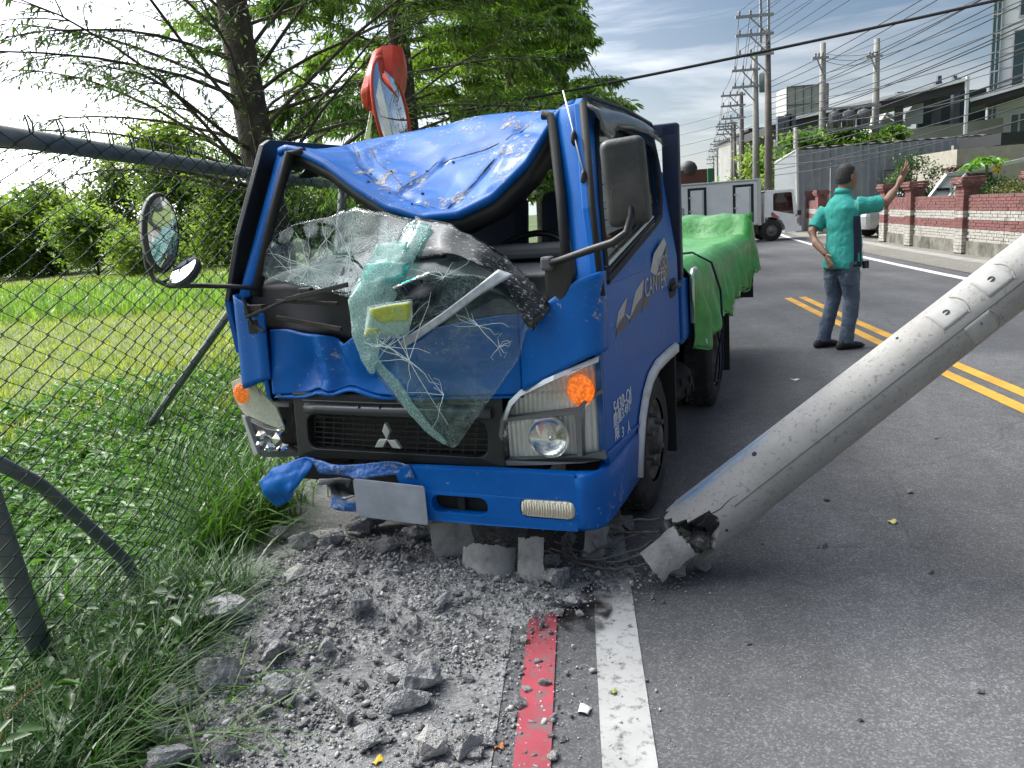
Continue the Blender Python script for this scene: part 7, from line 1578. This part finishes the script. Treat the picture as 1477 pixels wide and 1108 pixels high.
a = PY(1024, 243, 58); b = MB(); b.box((a.x, 58, a.z/2), (.35, .3, a.z)); tag(b.build('green_sign_post', mat('green_sign', (.02, .13, .06), .5)), 'upright green sign post beside the brown roofed house', 'sign', None)
# long low grey terrace behind the poles
TB = thing('grey_terrace', 'grey concrete terrace behind the row of poles', 'building', (0, 0, 0))
a, c = PY(1052, 205, 70), PY(1122, 215, 62); b = MB(); b.box(((a.x+c.x)/2, 68, a.z/2), (c.x-a.x+1, 8, a.z)); b.build('wall', m_grw, TB); b = MB(); b.box(((a.x+c.x)/2, 66, a.z+.05), (c.x-a.x+1.4, 12.4, .18)); b.build('roof_slab', m_blkroof, TB)
# silver car behind the wall
CR = thing('parked_car', 'silver car roof showing over the brick wall in the driveway', 'car', (wp_(25.2).x+1.6, 25.6, 0)); m_car = mat('silver_car', (.48, .49, .50), .3, .5, coat=.4)
b = MB(); b.box((0, 0, .55), (3.6, 1.6, .55)); b.build('body', m_car, CR, bevel=.15)
b = MB(); b.ell([((0, 0, .82), (1.25, 0, 0), (0, .74, 0)), ((-.05, 0, 1.10), (1.05, 0, 0), (0, .68, 0)), ((-.1, 0, 1.32), (.8, 0, 0), (0, .6, 0)), ((-.1, 0, 1.38), (.5, 0, 0), (0, .45, 0))], 16); b.build('cabin', m_car, CR, smooth=True)
b = MB(); b.box((-.05, -.66, 1.08), (1.5, .14, .28)); b.build('side_glass', m_drk, CR, bevel=.03)
for x_ in (-1.15, 1.15):
    for y_ in (-.72, .72): b = MB(); b.lathe([(.15, -.09), (.28, -.1), (.30, -.06), (.30, .06), (.28, .1), (.15, .09), (.001, .09)], 18, Matrix.Translation((x_, y_, .30)) @ Matrix.Rotation(R(90), 4, 'X')); b.build('wheel', m_tyre, CR, smooth=True)

# ================================================================== UTILITY POLES AND CABLES
m_pc = mat('standing_pole_concrete', (.24, .235, .22), .9, var=.2, vscale=2); m_pw = mat('dark_wood_pole', (.13, .115, .105), .9, var=.3, vscale=3); m_stl = mat('galvanised_arm', (.30, .31, .32), .5, .5); m_ins = mat('insulator', (.16, .14, .13), .3); m_tr = mat('transformer_green', (.10, .15, .15), .5)
def upole(u, vt, Y, label, arms, r=.15, m=m_pc, al=1.25, trans=None, group=None, twin=False):
    p = PY(u, vt, Y); X, H = p.x, p.z; T = thing('utility_pole', label, 'utility pole', (X, Y, 0), 0, group)
    b = MB(); b.tube([(0, 0, -.2), (.02, 0, H*.5), (0, 0, H)], [r*1.25, r*1.05, r*.8], 10); b.build('shaft', m, T, smooth=True)
    if twin:
        for o_ in (-.28, .02): b = MB(); b.box((o_, -.1, H+.45), (.09, .09, 1.9)); b.build('extension_mast', m_stl, T)
    ends = []
    for z in arms:
        b = MB(); b.box((-al/2+.10, -.14, z), (al+.2, .10, .10)); a_ = b.build('crossarm', m_stl, T)
        b = MB(); b.bar((-al*.55, -.14, z-.05), (0, -.10, z-.72), .05, .05); b.build('brace', m_stl, T)
        for f in (-al+.05, -al*.62, -al*.3):
            b = MB(); b.lathe([(.02, 0), (.06, .04), (.035, .08), (.06, .11), (.03, .17), (.001, .18)], 8, Matrix.Translation((f+.1, -.14, z+.05))); b.build('insulator', m_ins, a_); ends.append(Vector((X+f+.1, Y-.14, z+.20)))
    if trans:
        b = MB(); b.lathe([(.001, 0), (.26, 0), (.26, .75), (.22, .82), (.08, .9), (.001, .92)], 14, Matrix.Translation((.42, -.1, trans))); b.build('transformer', m_tr, T, smooth=True)
    return T, ends, X, H
zz_ = lambda u, v, Y: PY(u, v, Y).z
TA, eA, XA, HA = upole(1107, 42, 33, 'tall dark pole with twin mast top and three long crossarms past the box truck', [zz_(1100, 23, 33), zz_(1100, 50, 33), zz_(1100, 79, 33)], .135, m_pw, 1.25, twin=True)
TB_, eB, XB, HB = upole(1089, 78, 39, 'pale concrete pole carrying a green transformer beside the dark twin mast pole', [zz_(1085, 101, 39), zz_(1085, 125, 39)], .15, m_pc, 1.1, zz_(1089, 134, 39))
def far_pole(u, vt, Y, arms, label, m=m_pc): return upole(u, vt, Y, label, [zz_(u, v, Y) for v in arms], .14, m, 1.2, None, 'far utility poles along the road')
fl_ = 'distant utility pole in the row running down the road'
pol_list = [far_pole(1069, 133, 48, (137, 152, 170), fl_, m_pw), far_pole(1059, 176, 58, (178, 186), fl_, m_pw), far_pole(1055, 176, 62, (182, 193), fl_), far_pole(1047, 200, 76, (203, 210), fl_), far_pole(1039, 205, 92, (208, 215), fl_), far_pole(1034, 215, 112, (218, 226), fl_), far_pole(1029, 225, 135, (230, 236), fl_)]
# transformer bank carried between two concrete poles
T1, e1, X1, H1 = upole(1187, 62, 37, 'slim concrete pole at the near end of the transformer platform', [zz_(1187, 84, 37)], .15, m_pc, .5)
T2, e2, X2, H2 = upole(1265, 56, 37, 'slim concrete pole at the far end of the transformer platform beside the shed', [zz_(1265, 82, 37)], .15, m_pc, .5)
TP = thing('transformer_platform', 'steel platform with three grey drum transformers between two slim poles', 'transformers', (0, 36.8, 0)); zp = zz_(1225, 186, 36.8)
for dz in (0, -.0): pass
for y_ in (-.2, .2): b = MB(); b.box(((X1+X2)/2, y_, zp), (X2-X1+.3, .1, .12)); b.build('platform_beam', m_stl, TP)
b = MB(); b.box(((X1+X2)/2, 0, zz_(1225, 155, 36.8)), (X2-X1+.3, .1, .1)); b.build('platform_beam', m_stl, TP)
for u in (1203, 1224, 1245):
    p = PY(u, 186, 36.8); b = MB(); b.lathe([(.001, 0), (.25, 0), (.25, .62), (.20, .70), (.07, .74), (.07, .85), (.001, .86)], 14, Matrix.Translation((p.x, 0, zp+.06))); t_ = b.build('drum', mat('drum_grey', (.12, .125, .13), .5), TP, smooth=True)
    for k in range(6): b = MB(); a = k/6*6.28; b.box((p.x+.27*math.cos(a), .27*math.sin(a), zp+.34), (.05, .03, .45), Matrix.Rotation(a, 3, 'Z')); b.build('cooling_fin', mat('drum_grey', (.12, .125, .13)), t_)
upole(1148, 184, 36, 'short stub pole in front of the shed', [], .12, m_pc)
m_cab = mat('black_cable', (.018, .018, .02), .6); m_cabt = mat('grey_cable', (.05, .052, .056), .6)
def cable(a, c, sag, r, m, label, group=None, n=18):
    a, c = Vector(a), Vector(c); b = MB(); b.tube([a.lerp(c, i/n)-Vector((0, 0, sag*4*(i/n)*(1-i/n))) for i in range(n+1)], r, 5)
    return tag(b.build('power_cable', m, None, smooth=True), label, 'cable', group)
ck = cable(PY(594, 172, 12.0), PY(1500, -14, 10.5), .06, .020, m_cab, 'single thick black cable running from the conifer trunk high over the road')
# spans towards the next pole, which stands outside the frame on the right
near = Vector((9.4, 3.0, 0)); g1 = 'spans from the dark pole towards the right'
for i, e in enumerate(eA):
    cable(e, (near.x-1.2+.4*(i % 3), near.y, e.z+.55+.1*(i//3)), .55+.12*(i % 3), .011, m_cab, 'high voltage cable from the crossarms of the dark twin mast pole', g1)
for i in range(18):
    za = zz_(1110, 118+i*8.0, 33); cable((XA+.12, 32.9, za), (near.x+.3+.12*i, near.y+2.2, 6.9-.17*i+.25*math.sin(i*2)), .45+.10*((i*5) % 4), .013+.008*((i*3) % 3), m_cab, 'sagging telephone cable bundled below the high voltage spans', 'telephone cables of the dark pole')
for i in range(6):
    za = zz_(1185, 90+i*17, 37); cable((X1, 36.9, za), (near.x+1.6+.25*i, near.y+3.0, 6.3-.28*i), .5+.08*i, .010+.004*(i % 2), m_cab, 'cable from the transformer platform poles towards the right', 'cables of the transformer platform')
for i in range(3): cable((X1, 36.9, zz_(1187, 78+i*5, 37)), (X2, 36.9, zz_(1265, 76+i*5, 37)), .12+.05*i, .010, m_cabt, 'short cable between the two slim transformer poles', 'cables between the transformer poles')
prev = [(eA, XA, 33)]
seq = [(eA, 33)] + [(eB, 39)] + [(q[1], 0) for q in pol_list]
for (ea, _), (eb, _) in zip(seq, seq[1:]):
    for k in range(min(len(ea), len(eb), 6)): cable(ea[k], eb[k], .12, .011, m_cabt, 'thin far cable between two poles of the receding row', 'far cables along the pole row', 6)
for i in range(4): cable((XB-.1, 39, zz_(1088, 150+i*16, 39)), PY(900, 190+i*16+(0 if i else 4), 62), .25, .014, m_cabt, 'thin cable crossing the open sky from the pole row towards the conifers', 'cables across the sky')
for i in range(6): cable((XA, 32.95, zz_(1110, 240-i*14, 33)), (XB+.3*i, 39, .4+.1*i), .0, .012, m_cab, 'guy and drop cable slanting between the first two poles', 'drop cables of the first poles', 5)
